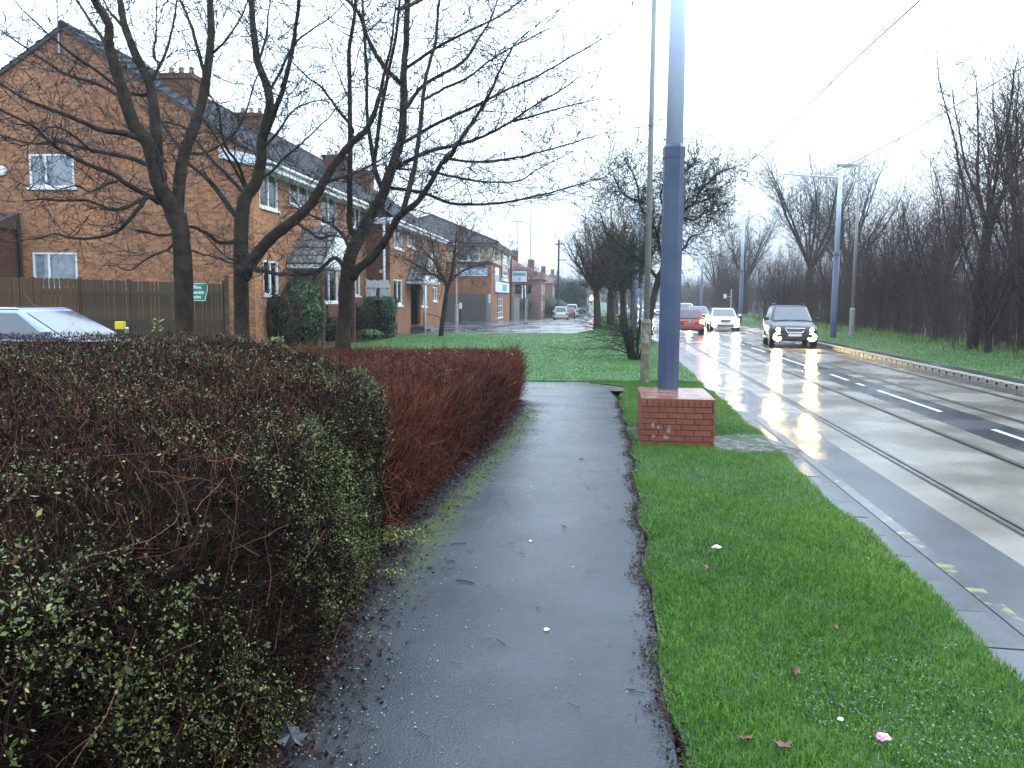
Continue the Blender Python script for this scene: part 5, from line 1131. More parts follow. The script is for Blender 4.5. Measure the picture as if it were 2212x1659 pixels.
T1 = [('1', 0, 0, 150, 118, [(1300, 2330), (1295, 2000), (1280, 1700), (1255, 1500)]),
      ('1', 0, -.9, 118, 38, [(1250, 1560), (1200, 1450), (1130, 1320), (1090, 1150), (1040, 1000), (960, 900), (900, 760), (850, 600), (790, 400), (765, 300), (770, 180), (700, 60), (640, -60), (590, -300)]),
      ('1', -.2, .6, 85, 34, [(1125, 1250), (1110, 1150), (1090, 900), (1070, 700), (1040, 560), (960, 400), (900, 250), (860, 120), (835, -60), (830, -320)]),
      ('1', 0, 1.0, 105, 36, [(1255, 1560), (1250, 1480), (1270, 1250), (1300, 1080), (1370, 900), (1430, 700), (1470, 450), (1490, 200), (1480, -20), (1500, -350)]),
      ('1', -.1, -1.2, 44, 12, [(1110, 1420), (1080, 1400), (900, 1300), (780, 1220), (600, 1150), (400, 1040), (250, 900), (100, 820), (-80, 730)]),
      ('1', -.2, 1.2, 36, 10, [(1090, 1190), (1060, 1170), (900, 1110), (700, 1070), (500, 1020), (400, 1000), (200, 1010), (0, 950), (-120, 930)]),
      ('1', -.2, -1.8, 42, 13, [(1050, 1010), (900, 950), (720, 920), (560, 850), (380, 780), (200, 710), (0, 590), (-150, 520)]),
      ('1', -.3, 1.4, 26, 8, [(870, 690), (700, 600), (500, 540), (380, 470), (240, 370), (100, 280), (0, 210), (-120, 150)]),
      ('1', .2, -1.0, 26, 7, [(1040, 680), (880, 650), (700, 510), (560, 420), (400, 290), (250, 150), (150, 60)]),
      ('1', 0, -1.4, 32, 8, [(1090, 1400), (1000, 1440), (900, 1480), (800, 1480), (650, 1420), (500, 1420), (300, 1410), (180, 1420)]),
      ('2', 0, -.8, 30, 6, [(1075, 450), (960, 580), (870, 650), (720, 690), (560, 690), (430, 660), (300, 690), (200, 700)]),
      ('1', -.6, .3, 28, 10, [(755, 320), (660, 180), (540, 0), (450, -180)]),
      ('1', .3, 1.3, 24, 9, [(1075, 610), (1180, 400), (1230, 200), (1260, 0), (1300, -200)]),
      ('1', .6, 1.6, 28, 10, [(1440, 520), (1350, 200), (1270, 0), (1220, -200)]),
      ('1', .3, .9, 22, 8, [(835, 160), (760, 70), (700, -60)]),
      ('1', .5, 1.8, 22, 7, [(1320, 1080), (1450, 1090), (1600, 1010), (1720, 860), (1800, 600), (1840, 500), (1880, 380)]),
      ('1', .5, -.6, 18, 6, [(1490, 340), (1600, 230), (1700, 80), (1750, -40)]),
      ('1', -.4, .4, 16, 5, [(950, 310), (1000, 180), (1040, 20), (1080, -100)]),
      ('2', .1, -.5, 22, 6, [(1290, 680), (1200, 760), (1060, 820), (920, 910), (830, 880)]),
      ('2', .2, .5, 16, 5, [(1300, 760), (1420, 790), (1560, 830), (1700, 880), (1900, 920)]),
      ('1', -.4, -1.5, 20, 6, [(860, 1270), (760, 1300), (640, 1350), (520, 1310), (380, 1360)]),
      ('1', -.3, -1.6, 18, 6, [(520, 1025), (380, 900), (250, 860), (120, 1000), (0, 980)])]
traced_tree('bare_tree', 'leftmost of the three leafless trees behind the hedge, in front of the green sign', 15.5, T1, 'bark', 'twig', 1.9, seed=3)
T2 = [('1', 0, 0, 122, 92, [(1705, 2360), (1700, 1950), (1700, 1600), (1720, 1420)]),
      ('1', 0, .8, 92, 34, [(1715, 1440), (1740, 1370), (1800, 1300), (1840, 1150), (1850, 980), (1900, 750), (1880, 600), (1820, 450), (1790, 250), (1770, 0), (1760, -300)]),
      ('1', .3, -.6, 44, 16, [(1855, 1000), (1930, 800), (2000, 600), (2060, 350), (2090, 150), (2115, -60), (2130, -250)]),
      ('3', 0, -1.2, 96, 9, [(190, 1140), (230, 1050), (380, 860), (560, 720), (700, 580), (790, 420), (870, 290), (980, 150), (1090, 50), (1160, -70), (1210, -230), (1250, -420), (1300, -640), (1330, -900)]),
      ('1', 0, 1.4, 40, 10, [(1660, 1520), (1560, 1380), (1450, 1250), (1340, 1160), (1250, 1030), (1150, 880), (1060, 760), (900, 560)]),
      ('1', .1, 1.8, 30, 9, [(1725, 1370), (1600, 1230), (1470, 1100), (1300, 900), (1120, 850), (1000, 740)]),
      ('1', .2, -.8, 24, 8, [(1750, 1330), (1680, 1150), (1600, 1040), (1560, 900), (1540, 760), (1420, 600)]),
      ('1', 0, -1.0, 30, 14, [(1660, 1700), (1550, 1710), (1450, 1640), (1330, 1600), (1180, 1660), (1000, 1630)]),
      ('3', -.3, -1.6, 26, 8, [(560, 720), (680, 800), (760, 850), (860, 830), (960, 860)]),
      ('3', -.6, .4, 26, 8, [(800, 420), (900, 390), (1000, 360), (1130, 300), (1250, 230), (1340, 140)]),
      ('3', 0, -.6, 24, 9, [(180, 470), (120, 350), (30, 200), (-50, 60), (-140, -60)]),
      ('1', .6, 1.4, 22, 8, [(1900, 700), (2000, 500), (2080, 330), (2200, 220), (2330, 130)]),
      ('3', -.2, .8, 22, 8, [(330, 340), (430, 250), (560, 150), (700, 30), (830, -80)]),
      ('1', .3, .9, 20, 7, [(1800, 400), (1860, 220), (1880, 60), (1910, -100)]),
      ('3', .1, -.8, 22, 7, [(240, 1080), (360, 1110), (480, 1130), (600, 1120), (720, 1100), (860, 1010)]),
      ('1', .4, -.9, 18, 6, [(1855, 1060), (1960, 950), (2060, 800), (2180, 730), (2330, 700)])]
traced_tree('bare_tree', 'middle leafless tree behind the hedge with a long limb leaning right', 17.0, T2, 'bark', 'twig', 1.8, seed=5)
T3 = [('3', 0, 0, 125, 98, [(930, 1650), (950, 1400), (960, 1150), (990, 980)]),
      ('3', 0, .5, 100, 70, [(980, 1020), (1000, 950), (1060, 830), (1140, 680), (1230, 530), (1270, 400), (1340, 250)]),
      ('B', .5, 1.1, 58, 30, [(440, 1060), (475, 950), (520, 800), (530, 600), (530, 420), (545, 250), (550, 0), (560, -260)]),
      ('3', 0, -1.4, 74, 30, [(1000, 1150), (1040, 1090), (1150, 1000), (1250, 870), (1330, 720), (1400, 650), (1500, 570), (1600, 420), (1670, 290)]),
      ('B', -1.4, -2.2, 24, 8, [(800, 920), (850, 840), (950, 690), (1040, 540), (1100, 400), (1180, 260)]),
      ('B', -.5, .6, 30, 12, [(540, 1250), (600, 1020), (630, 800), (650, 600), (670, 450), (720, 260), (735, 60), (760, -120)]),
      ('B', .2, -1.2, 34, 14, [(215, 1340), (215, 1000), (215, 600), (210, 300), (240, 100), (250, -100)]),
      ('B', .3, 1.6, 30, 12, [(400, 1120), (350, 950), (310, 650), (310, 400), (285, 0), (290, -180)]),
      ('B', .5, -.4, 26, 11, [(350, 950), (390, 650), (430, 450), (480, 200), (505, 0), (540, -160)]),
      ('B', .9, .2, 30, 14, [(515, 500), (420, 400), (330, 250), (270, 90), (190, 0), (60, -100)]),
      ('B', .6, -1.0, 22, 6, [(545, 830), (680, 750), (850, 670), (980, 610), (1150, 520), (1330, 440), (1500, 340), (1660, 250)]),
      ('B', .5, 1.6, 26, 6, [(500, 980), (650, 900), (850, 850), (1000, 800), (1150, 720), (1280, 630), (1450, 530), (1560, 450)]),
      ('B', .3, -1.8, 22, 5, [(450, 1100), (640, 1130), (800, 1190), (950, 1200), (1150, 1185), (1350, 1140), (1500, 1100), (1640, 1060)]),
      ('B', -1.2, -2.6, 15, 5, [(780, 940), (950, 960), (1150, 940), (1300, 905), (1500, 850), (1650, 800)]),
      ('B', .7, 1.8, 24, 9, [(550, 630), (650, 500), (870, 370), (960, 240), (1040, 110), (1095, -60)]),
      ('B', .8, -.9, 20, 7, [(555, 390), (700, 290), (850, 210), (980, 150), (1100, 90), (1220, 0)]),
      ('B', 1.0, 1.9, 24, 9, [(550, 160), (640, 90), (760, -20), (850, -120)]),
      ('B', -.8, .8, 16, 5, [(700, 1030), (850, 1060), (1000, 1080), (1200, 1075), (1300, 1010), (1450, 930)]),
      ('B', -.6, 1.2, 18, 6, [(640, 560), (760, 500), (900, 440), (1050, 330), (1200, 250), (1380, 160)]),
      ('3', .1, .9, 34, 10, [(985, 930), (940, 840), (860, 760), (740, 700), (640, 650), (560, 560)]),
      ('3', .1, -.8, 38, 16, [(960, 1120), (930, 1050), (870, 1000), (760, 1090), (680, 1120), (520, 1130), (330, 1090)]),
      ('B', .2, -.4, 16, 5, [(460, 980), (560, 990), (340, 960), (200, 1010), (90, 1060)][:2] + [(620, 1010)]),
      ('B', -1.9, -1.2, 14, 5, [(1180, 505), (1350, 510), (1500, 520), (1690, 530)]),
      ('B', .2, -.8, 18, 6, [(250, 780), (150, 650), (60, 530), (-20, 470), (-160, 330)])]
traced_tree('bare_tree', 'rightmost leafless tree behind the red twig bed, its boughs spreading over the lawn', 17.5, T3, 'bark', 'twig', 1.9, seed=9, tw=(.4, 1.1))
# the small tree on the lawn and the crooked one behind the blue pole
T4 = [('d', 0, 0, 13, 9, [(952, 729), (957, 690), (962, 650), (966, 620)]), ('d', 0, .4, 8, 3, [(966, 625), (958, 600), (945, 580), (938, 555), (935, 530)]), ('d', 0, -.4, 8, 3, [(966, 622), (976, 590), (980, 560), (984, 530), (986, 505)]),
      ('d', 0, 1.2, 5, 2, [(970, 610), (1000, 585), (1030, 575), (1055, 565)]), ('d', 0, -1.2, 5, 2, [(962, 608), (930, 590), (905, 575), (880, 560)]), ('d', .2, .8, 4, 2, [(980, 560), (1005, 530), (1025, 505)]), ('d', -.2, .6, 4, 2, [(942, 570), (915, 540), (905, 510)])]
traced_tree('young_tree', 'small slender leafless tree standing on the lawn edge before the brick house', 39.5, T4, 'bark', 'twig_brown', 2.4, (.6, 1.4), .2, .03, 21, 2, .008)
T5 = [('d', 0, 0, 19.0, 13.5, [(1397, 752), (1403, 690), (1413, 640), (1426, 590)]),
      ('d', 0, -.6, 10.8, 3.8, [(1424, 596), (1438, 560), (1446, 530), (1462, 480), (1480, 452), (1500, 440), (1512, 412)]),
      ('d', 0, .8, 8.6, 2.1, [(1420, 600), (1398, 575), (1380, 560), (1352, 540), (1330, 520), (1310, 500), (1300, 470)]),
      ('d', .2, -.8, 7.9, 2.1, [(1432, 575), (1424, 540), (1416, 500), (1396, 470), (1380, 440), (1376, 400), (1360, 360)]),
      ('d', -.4, .6, 6.5, 1.7, [(1462, 482), (1470, 440), (1465, 400), (1480, 370), (1500, 350), (1510, 325)]),
      ('d', -.6, -1.4, 5.8, 1.3, [(1510, 414), (1530, 395), (1548, 378), (1570, 366), (1590, 362)]),
      ('d', -.2, 1.0, 5.8, 1.3, [(1470, 470), (1500, 475), (1525, 455), (1540, 462), (1552, 448)]),
      ('d', -.2, -.9, 5.8, 1.3, [(1440, 560), (1470, 545), (1495, 510), (1516, 505), (1530, 480)]),
      ('d', .4, 1.3, 5.0, 1.3, [(1392, 568), (1370, 590), (1350, 600), (1340, 620)]),
      ('d', .2, -.6, 5.0, 1.3, [(1382, 440), (1350, 430), (1330, 400), (1322, 370)]),
      ('d', .1, .6, 5.0, 1.3, [(1416, 500), (1430, 460), (1424, 420), (1440, 380), (1436, 350)]),
      ('d', -.5, .2, 4.3, 0.8, [(1500, 440), (1530, 430), (1550, 410), (1545, 390)])]
traced_tree('gnarled_tree', 'crooked mossy tree leaning right behind the blue pole', 31., T5, 'bark_green', 'bark_green', 5.0, (.5, 1.3), .20, .02, 33, 2, .007)

def proto_tree(seed, H, trunk_h, r, nlimb, spread, lev, twigm, upb=.09, dens=.55, brush=False, curl=.10, low=.0):
    """a complete leafless tree round the origin: trunk and limbs as one mesh, twigs as another"""
    global rnd
    rnd = random.Random(seed); tk = MB(); S = Segs(); p = np.array([0., 0, -.2]); d = np.array([rnd.gauss(0, .03), rnd.gauss(0, .03), 1.])
    path = [p.copy()]; n = 6
    for i in range(n): d = d + np.array([rnd.gauss(0, .035), rnd.gauss(0, .035), 0]); p = p + d / np.linalg.norm(d) * (trunk_h + .2) / n; path.append(p.copy())
    tk.tube(path, np.linspace(r * 1.2, r * .8, n + 1), 9)
    for k in range(nlimb):
        a = 2 * math.pi * (k + rnd.uniform(-.3, .3)) / nlimb; f_ = rnd.uniform(1 - low, 1.0); i = min(n, int(n * f_)); q = path[i]
        L_ = (H - q[2]) * rnd.uniform(.62, .98); sp = spread * rnd.uniform(.5, 1.2)
        e = np.array([math.cos(a) * sp, math.sin(a) * sp, 1.0]); e /= np.linalg.norm(e); m_ = 7; lp = [q.copy()]
        for j in range(m_):
            e = e + np.array([rnd.gauss(0, curl), rnd.gauss(0, curl), upb]); e /= np.linalg.norm(e); lp.append(lp[-1] + e * L_ / m_)
        lr = np.linspace(r * .42 * rnd.uniform(.7, 1.1), .014, m_ + 1); tk.tube(lp, lr, 6)
        for j in range(1 if brush else 2, m_ + 1):
            for c in range((3 + j) if not brush else 9):
                g = unit(e[0] * .5 + rnd.gauss(0, .6), e[1] * .5 + rnd.gauss(0, .6), .55 + rnd.gauss(.1, .35)); qq = lp[j] + (lp[j - 1] - lp[j]) * rnd.random()
                grow(S, tuple(qq), g, L_ * rnd.uniform(.18, .42) * (1.15 - .06 * j), min(.022, max(.010, lr[j] * .4)), lev, .24 if not brush else .22, .10, .05, .5, dens, .007)
    return tk.mesh('trunk', M['bark']), None, S
def tree_thing(name, label, cat, mes, loc, sc=1., rz=0., group=None, tname='trunk', cname='crown', sz=None):
    t = thing(name, label, cat, loc, rz, group); t.scale = (sc, sc, sz or sc)
    link(tname, mes[0], t); link(cname, mes[1], t); return t
def mk(seed, twigm, **kw):
    tk, _, S = proto_tree(seed, twigm=twigm, **kw); return tk, (lambda a: npmesh('crown', a[0], a[1], M[twigm]))(ribbons(np.array(S.a), np.array(S.b), np.array(S.ra) * 1.15, np.array(S.rb) * 1.1))
BR1 = mk(41, 'twig_purple', H=7.2, trunk_h=2.2, r=.22, nlimb=13, spread=.80, lev=2, brush=True, dens=.62)
BR2 = mk(42, 'twig_brown', H=8.0, trunk_h=2.2, r=.25, nlimb=13, spread=.65, lev=2, brush=True, dens=.6)
for px, py, d, s, me, lab in ((1289, 705, 50, 1.0, BR1, 'brushy rounded tree with forked trunk at the tip of the strip between the roads'), (1319, 700, 56, 1.05, BR2, 'second brushy tree on the strip, taller with straight thick trunk'), (1346, 700, 53, 1.0, BR1, 'third brushy tree on the strip, nearest the lamp column'), (1368, 695, 74, 1.15, BR2, 'brushy tree farther back on the strip between the roads')):
    q = P(px, py, d); tree_thing('street_tree', lab, 'tree', me, (q[0], q[1], float(terr(q[0], q[1])) + .02), s, rnd.uniform(0, 6), 'trees on the strip between the roads')
for px, d, s in ((1330, 100, 1.2), (1345, 130, 1.3), (1360, 165, 1.4)):
    q = P(px, 690, d); tree_thing('street_tree', {100: 'distant brushy tree along the strip', 130: 'more distant brushy tree along the strip', 165: 'farthest hazy tree along the strip'}[d], 'tree', BR2 if d == 130 else BR1, (q[0], q[1], float(terr(q[0], q[1]))), s, d, 'trees on the strip between the roads')
FAN = mk(51, 'twig', H=14.5, trunk_h=4.2, r=.34, nlimb=12, spread=.78, lev=2, upb=.10, dens=.55)
TALL = mk(58, 'twig_brown', H=11.5, trunk_h=5.2, r=.17, nlimb=8, spread=.42, lev=2, upb=.12, dens=.42, low=.5)
WOOD = mk(53, 'twig_purple', H=9.0, trunk_h=2.4, r=.15, nlimb=10, spread=.6, lev=2, upb=.06, dens=.5, low=.6)
trees = [(FAN, 1742, 68, 1.0, 'fan_tree', 'tall fan shaped bare tree behind the dark off-road car'), (FAN, 1838, 72, .96, 'fan_tree', 'fan shaped bare tree rising behind the far lamp column'), (FAN, 1608, 100, .88, 'fan_tree', 'wide bare tree behind the second tram pole'), (FAN, 1540, 120, .72, 'fan_tree', 'small rounded bare tree at the left end of the wood'),
         (TALL, 2105, 31, .98, 'tall_tree', 'tallest slender tree at the right, its top clear of the wood'), (TALL, 2165, 37, 1.02, 'tall_tree', 'tall slender tree just right of the tallest one'), (TALL, 2215, 30, .92, 'tall_tree', 'slender tree at the right edge of the picture'), (TALL, 2050, 44, .85, 'tall_tree', 'lower slender tree left of the tallest one'),
         (WOOD, 1900, 48, .78, 'wood_tree', 'spreading bare tree right of the far lamp column'), (WOOD, 1975, 43, .80, 'wood_tree', 'dense bare tree in the middle of the wood edge'), (WOOD, 2250, 27, .86, 'wood_tree', 'dense bare tree beyond the right edge of the wood'), (WOOD, 1690, 62, .66, 'wood_tree', 'low bare tree left of the fan shaped tree'), (WOOD, 1650, 84, .74, 'wood_tree', 'bare tree at the wood edge behind the white car'), (WOOD, 1560, 105, .80, 'wood_tree', 'bare tree near the left end of the wood'), (WOOD, 2140, 29, .72, 'wood_tree', 'dark twiggy tree under the two tall slender trees'), (WOOD, 1940, 46, .86, 'wood_tree', 'brown twiggy tree left of the dense one in the middle of the wood'), (WOOD, 2020, 40, .84, 'wood_tree', 'brown twiggy tree right of the dense one in the middle of the wood'), (WOOD, 1590, 92, .95, 'wood_tree', 'hazy bare tree behind the wide bare tree'), (WOOD, 1790, 60, .80, 'wood_tree', 'low twiggy tree between the two fan shaped trees'), (WOOD, 1870, 54, .84, 'wood_tree', 'twiggy tree right behind the tall lamp column')]
for i, (me, px, d, s, nm, lab) in enumerate(trees):
    q = P(px, 690, d); tree_thing(nm, lab, 'tree', me, (q[0], q[1], float(terr(q[0], q[1]))), s, i * 1.7, 'bare trees along the edge of the wood')

# the thicket under the wood trees: one mass
def bushprotos(seed, m, stems, r0_=.016, k=4, lev=2):
    global rnd
    rnd = random.Random(seed); out = []
    for _ in range(k):
        S = Segs()
        for i in range(stems):
            a = rnd.uniform(0, 6.283); b = rnd.uniform(0, .9)
            grow(S, (math.cos(a) * b, math.sin(a) * b, -.05), unit(rnd.gauss(0, .26), rnd.gauss(0, .26), 1), rnd.uniform(.5, 1.0), r0_ * .3, lev, .09, .09, .03, .6, .6, .0012)
        V, Fq = ribbons(np.array(S.a), np.array(S.b), np.array(S.ra) * 1.2, np.array(S.rb) * 1.1); out.append(npmesh('bush_stems', V, Fq, m))
    return out
def thicket(name, label, cat, spots, protos):
    x0, y0, z0 = spots[0][:3]; t = thing(name, label, cat, (x0, y0, z0))
    for (x, y, z, s, h) in spots:
        o = link('bush_stems', protos[rnd.randrange(len(protos))], t, (x - x0, y - y0, z - z0), (0, 0, rnd.uniform(0, 6.28))); o.scale = (s, s, h)
    return t
sp = []
rr = random.Random(3)
for u in list(np.arange(17, 75, 1.15)) + list(np.arange(76, 190, 3.4)):
    for s0, hm in ((14.0, .62), (15.6, .9), (18.0, 1.15), (22, 1.3), (27, 1.45)):
        if (s0 > 20 or s0 < 15) and rr.random() < .42: continue
        if rr.random() < .27: continue
        q = road(s0 + rr.uniform(-.6, .9), u + rr.uniform(-.8, .8)); sp.append((q[0], q[1], float(terr(*q)), rr.uniform(1.4, 2.2), rr.uniform(3.6, 7.6) * hm))
TP = bushprotos(61, M['twig_brown'], 52) + bushprotos(62, M['twig_purple'], 52)
thicket('thicket', 'dark brown leafless thicket along the far side of the tram road', 'thicket', sp[:298], TP)
print('thicket bushes', len(sp))
gx = []
for i, (px, py, d, s, h, lab) in enumerate(((1150, 640, 104, 1.4, 4.6, 'bare greyish shrub behind the palisade fence'), (1175, 640, 112, 1.4, 4.4, 'bare shrub behind the white notice board'), (1190, 640, 125, 1.5, 5.2, 'bare shrub left of the telegraph pole'))):
    q = P(px, py, d); gx.append((q[0], q[1], float(terr(q[0], q[1])), s, h))
    thicket('bare_shrub', lab, 'shrub', [(q[0], q[1], float(terr(q[0], q[1])), s * 1.3, h), (q[0] - 1, q[1] + 1, float(terr(q[0], q[1])), s, h * .8)], TP)
# far wooded skyline
sp = [(x, y, float(terr(x, y)), 6, rr.uniform(6, 10)) for x, y in [(rr.uniform(-6, 150), rr.uniform(250, 330)) for _ in range(110)]]
thicket('far_wood', 'faint far woodland across the end of the roads', 'wood', sp, bushprotos(77, M['twig_brown'], 30, .05, 2))

# ------------------------------------------------------------------ hedges, beds, bushes
def inpoly(x, y, poly):
    c = np.zeros(len(x), bool); n = len(poly)
    for i in range(n):
        (x0, y0), (x1, y1) = poly[i], poly[(i + 1) % n]
        k = ((y0 > y) != (y1 > y)) & (x < (x1 - x0) * (y - y0) / (y1 - y0 + 1e-12) + x0); c ^= k
    return c
def dist_poly(x, y, poly):
    d = np.full(len(x), 1e9); n = len(poly)
    for i in range(n):
        (x0, y0), (x1, y1) = poly[i], poly[(i + 1) % n]; ex, ey = x1 - x0, y1 - y0; t = np.clip(((x - x0) * ex + (y - y0) * ey) / (ex * ex + ey * ey), 0, 1)
        d = np.minimum(d, np.hypot(x - x0 - t * ex, y - y0 - t * ey))
    return d
HPOLY = [(-.97, .2), (-.98, 6.2), (-1.25, 7.2), (-2.05, 9.0), (-4.4, 13.1), (-9.5, 12.6), (-13, 11.5), (-13, .2)]
def vnoise(x, y, s, seed=0):
    return np.sin(x * s + seed) * np.cos(y * s * .83 + seed * 2.1) * .5 + np.sin(x * s * 2.3 + y * s * 1.7 + seed * 3) * .3 + np.cos(x * s * 3.9 - y * s * 4.4 + seed) * .2
def htop(x, y):
    d = dist_poly(x, y, HPOLY); return 1.30 + .035 * vnoise(x, y, 1.7, 1) + .05 * np.exp(-((x + 4.6) ** 2 + (y - 12) ** 2) / 3) - .10 * np.exp(-(d / .10)) - .05 * np.exp(-(d / .3))
def surf_points(n, poly, top, side_edges, hside, topfrac, near=0.):
    """points and outward normals on the top and the visible sides of a clipped hedge"""
    nt = int(n * topfrac); xs0 = [p[0] for p in poly]; ys0 = [p[1] for p in poly]; X = []; 
    while sum(len(a) for a, _ in X) < nt:
        x = RNG.uniform(min(xs0), max(xs0), nt * 2); y = RNG.uniform(min(ys0), max(ys0), nt * 2); k = inpoly(x, y, poly)
        if near: k &= RNG.random(len(x)) < np.clip((near / np.hypot(x, y)) ** 1.5, .10, 1)
        X.append((x[k], y[k]))
    x = np.concatenate([a for a, _ in X])[:nt]; y = np.concatenate([b for _, b in X])[:nt]
    Pt = np.stack([x, y, top(x, y)], 1); Nt = np.tile([0, 0, 1.], (nt, 1)); res = [(Pt, Nt)]
    L_ = [math.hypot(b[0] - a[0], b[1] - a[1]) for a, b in side_edges]; ns = n - nt
    for (a, b), l in zip(side_edges, L_):
        k = int(ns * l / sum(L_)); t = RNG.random(k) 
        if near: t = np.where(RNG.random(k) < .5, t, RNG.random(k) ** 1.3)
        px = a[0] + (b[0] - a[0]) * t; py = a[1] + (b[1] - a[1]) * t; z = RNG.random(k) ** .92 * hside(px, py)
        nx_, ny_ = (b[1] - a[1]) / l, -(b[0] - a[0]) / l
        bul = .05 * vnoise(py + px, z * 2, 2.2, 4) - .10 * np.clip((z - hside(px, py) + .12) / .12, 0, 1) ** 2 + .03
        res.append((np.stack([px + nx_ * bul, py + ny_ * bul, z], 1), np.tile([nx_, ny_, .1], (k, 1))))
    return np.concatenate([a for a, _ in res]), np.concatenate([b for _, b in res])
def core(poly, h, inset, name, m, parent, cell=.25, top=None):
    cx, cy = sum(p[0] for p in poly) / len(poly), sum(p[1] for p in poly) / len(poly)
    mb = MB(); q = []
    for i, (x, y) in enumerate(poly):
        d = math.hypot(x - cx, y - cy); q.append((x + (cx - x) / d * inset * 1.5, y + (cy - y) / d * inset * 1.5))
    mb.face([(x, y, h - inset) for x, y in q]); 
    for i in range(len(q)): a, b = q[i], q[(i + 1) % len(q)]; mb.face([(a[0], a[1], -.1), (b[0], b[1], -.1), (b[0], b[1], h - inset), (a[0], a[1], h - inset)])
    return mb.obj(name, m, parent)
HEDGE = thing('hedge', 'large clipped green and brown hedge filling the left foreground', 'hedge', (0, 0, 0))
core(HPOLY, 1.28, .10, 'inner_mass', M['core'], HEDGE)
EDG = [(HPOLY[i], HPOLY[i + 1]) for i in range(4)]
hs = lambda x, y: np.full(len(x), 1.27)
# twigs: short clipped shoots on top, tangled stems down the side
Pn, Nn = surf_points(250000, HPOLY, htop, EDG, hs, .62, near=3.4)
k = len(Pn); ontop = Nn[:, 2] > .5
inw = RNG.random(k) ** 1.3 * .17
A = Pn - Nn * inw[:, None]
dr_ = norm(Nn * np.where(ontop, .75, .35)[:, None] + RNG.normal(size=(k, 3)) * .62 + np.array([0, 0, .25]))
Ln = RNG.uniform(.02, .075, k) * np.where(ontop, .8, 1.1)
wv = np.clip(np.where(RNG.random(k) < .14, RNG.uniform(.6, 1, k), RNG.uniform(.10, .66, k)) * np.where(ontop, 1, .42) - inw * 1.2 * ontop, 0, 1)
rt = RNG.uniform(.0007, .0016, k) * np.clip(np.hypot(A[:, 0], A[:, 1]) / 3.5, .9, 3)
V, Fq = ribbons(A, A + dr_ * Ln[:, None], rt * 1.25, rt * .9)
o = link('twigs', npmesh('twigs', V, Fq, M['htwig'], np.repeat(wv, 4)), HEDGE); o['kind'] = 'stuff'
# longer wandering stems
S = Segs(); rnd = random.Random(8); at_ = []
Pl, Nl = surf_points(950, HPOLY, htop, EDG, hs, .45, near=3.4)
for p, n in zip(Pl, Nl):
    n0 = len(S.a); q = p - n * rnd.uniform(-.005, .06)
    lat = unit(rnd.gauss(0, 1) * (1 - abs(n[0])), rnd.gauss(0, 1) * (1 - abs(n[1]) * .8), abs(rnd.gauss(0, .6)) * (1 - n[2]) + .05)
    grow(S, tuple(q), lat, rnd.uniform(.15, .5), rnd.uniform(.0014, .0028), 1, .05, .16, .03, .6, .3, .0011)
    at_ += [min(1, abs(rnd.gauss(.55, .28)))] * (len(S.a) - n0)
V, Fq = prisms(np.array(S.a), np.array(S.b), S.ra, S.rb)
o = link('long_stems', npmesh('long_stems', V, Fq, M['htwig'], np.repeat(at_, 6)), HEDGE); o['kind'] = 'stuff'
# leaves, in clusters: many near the right-hand end, fewer along the brown top
def leafset(n, topfrac, near, keep):
    Pq, Nq = surf_points(n, HPOLY, htop, EDG, hs, topfrac, near=near); c = vnoise(Pq[:, 0] * 1.0, Pq[:, 1] + Pq[:, 2] * 1.3, 3.1, 5) * .5 + vnoise(Pq[:, 1], Pq[:, 2] + Pq[:, 0], 7.3, 2) * .5
    kk = keep(Pq, Nq, c); return Pq[kk], Nq[kk]
def kp(Pq, Nq, c):
    top = Nq[:, 2] > .5; endw = np.clip((Pq[:, 1] - 3.0) / 2.6, 0, 1)
    base = np.where(top, .20 + .26 * np.exp(-dist_poly(Pq[:, 0], Pq[:, 1], HPOLY) / .25), .24 + .50 * endw)
    return RNG.random(len(c)) < base * np.clip(.30 + 2.2 * c, .03, 1.9)
Pq, Nq = leafset(620000, .55, 3.6, kp); n = len(Pq)
Pq = Pq + Nq * RNG.uniform(-.07, .02, n)[:, None]
ci = RNG.integers(0, n, n // 7); kk = RNG.integers(3, 10, len(ci)); ci = np.repeat(ci, kk); sd_ = norm(RNG.normal(size=(n, 3)) + Nq * .8 + [0, 0, .5])[ci]      # leafy sprigs: several leaves along one shoot
tt = RNG.random(len(ci)); Pq = np.concatenate([Pq[RNG.random(n) < .62], Pq[ci] + sd_ * (tt * .075)[:, None] + RNG.normal(0, .006, (len(ci), 3))])
Nq = np.concatenate([np.tile([.3, 0, .6], (len(Pq) - len(ci), 1)), Nq[ci]]); n = len(Pq)
sz = RNG.uniform(.008, .0165, n) * np.clip(np.hypot(Pq[:, 0], Pq[:, 1]) / 5.5, .95, 1.7); sz *= np.where(RNG.random(n) < .10, RNG.uniform(1.3, 2.0, n), RNG.uniform(.7, 1.1, n))
V, Fq = leaves(Pq, Nq * .6 + RNG.normal(size=(n, 3)) * .65 + np.array([0, 0, .25]), sz, .55)
va = np.clip(RNG.beta(2, 2.6, n) * .9 + np.where(RNG.random(n) < .02, .5, 0), 0, 1)
o = link('foliage', npmesh('foliage', V, Fq, M['hleaf'], np.repeat(va, 4)), HEDGE); o['kind'] = 'stuff'
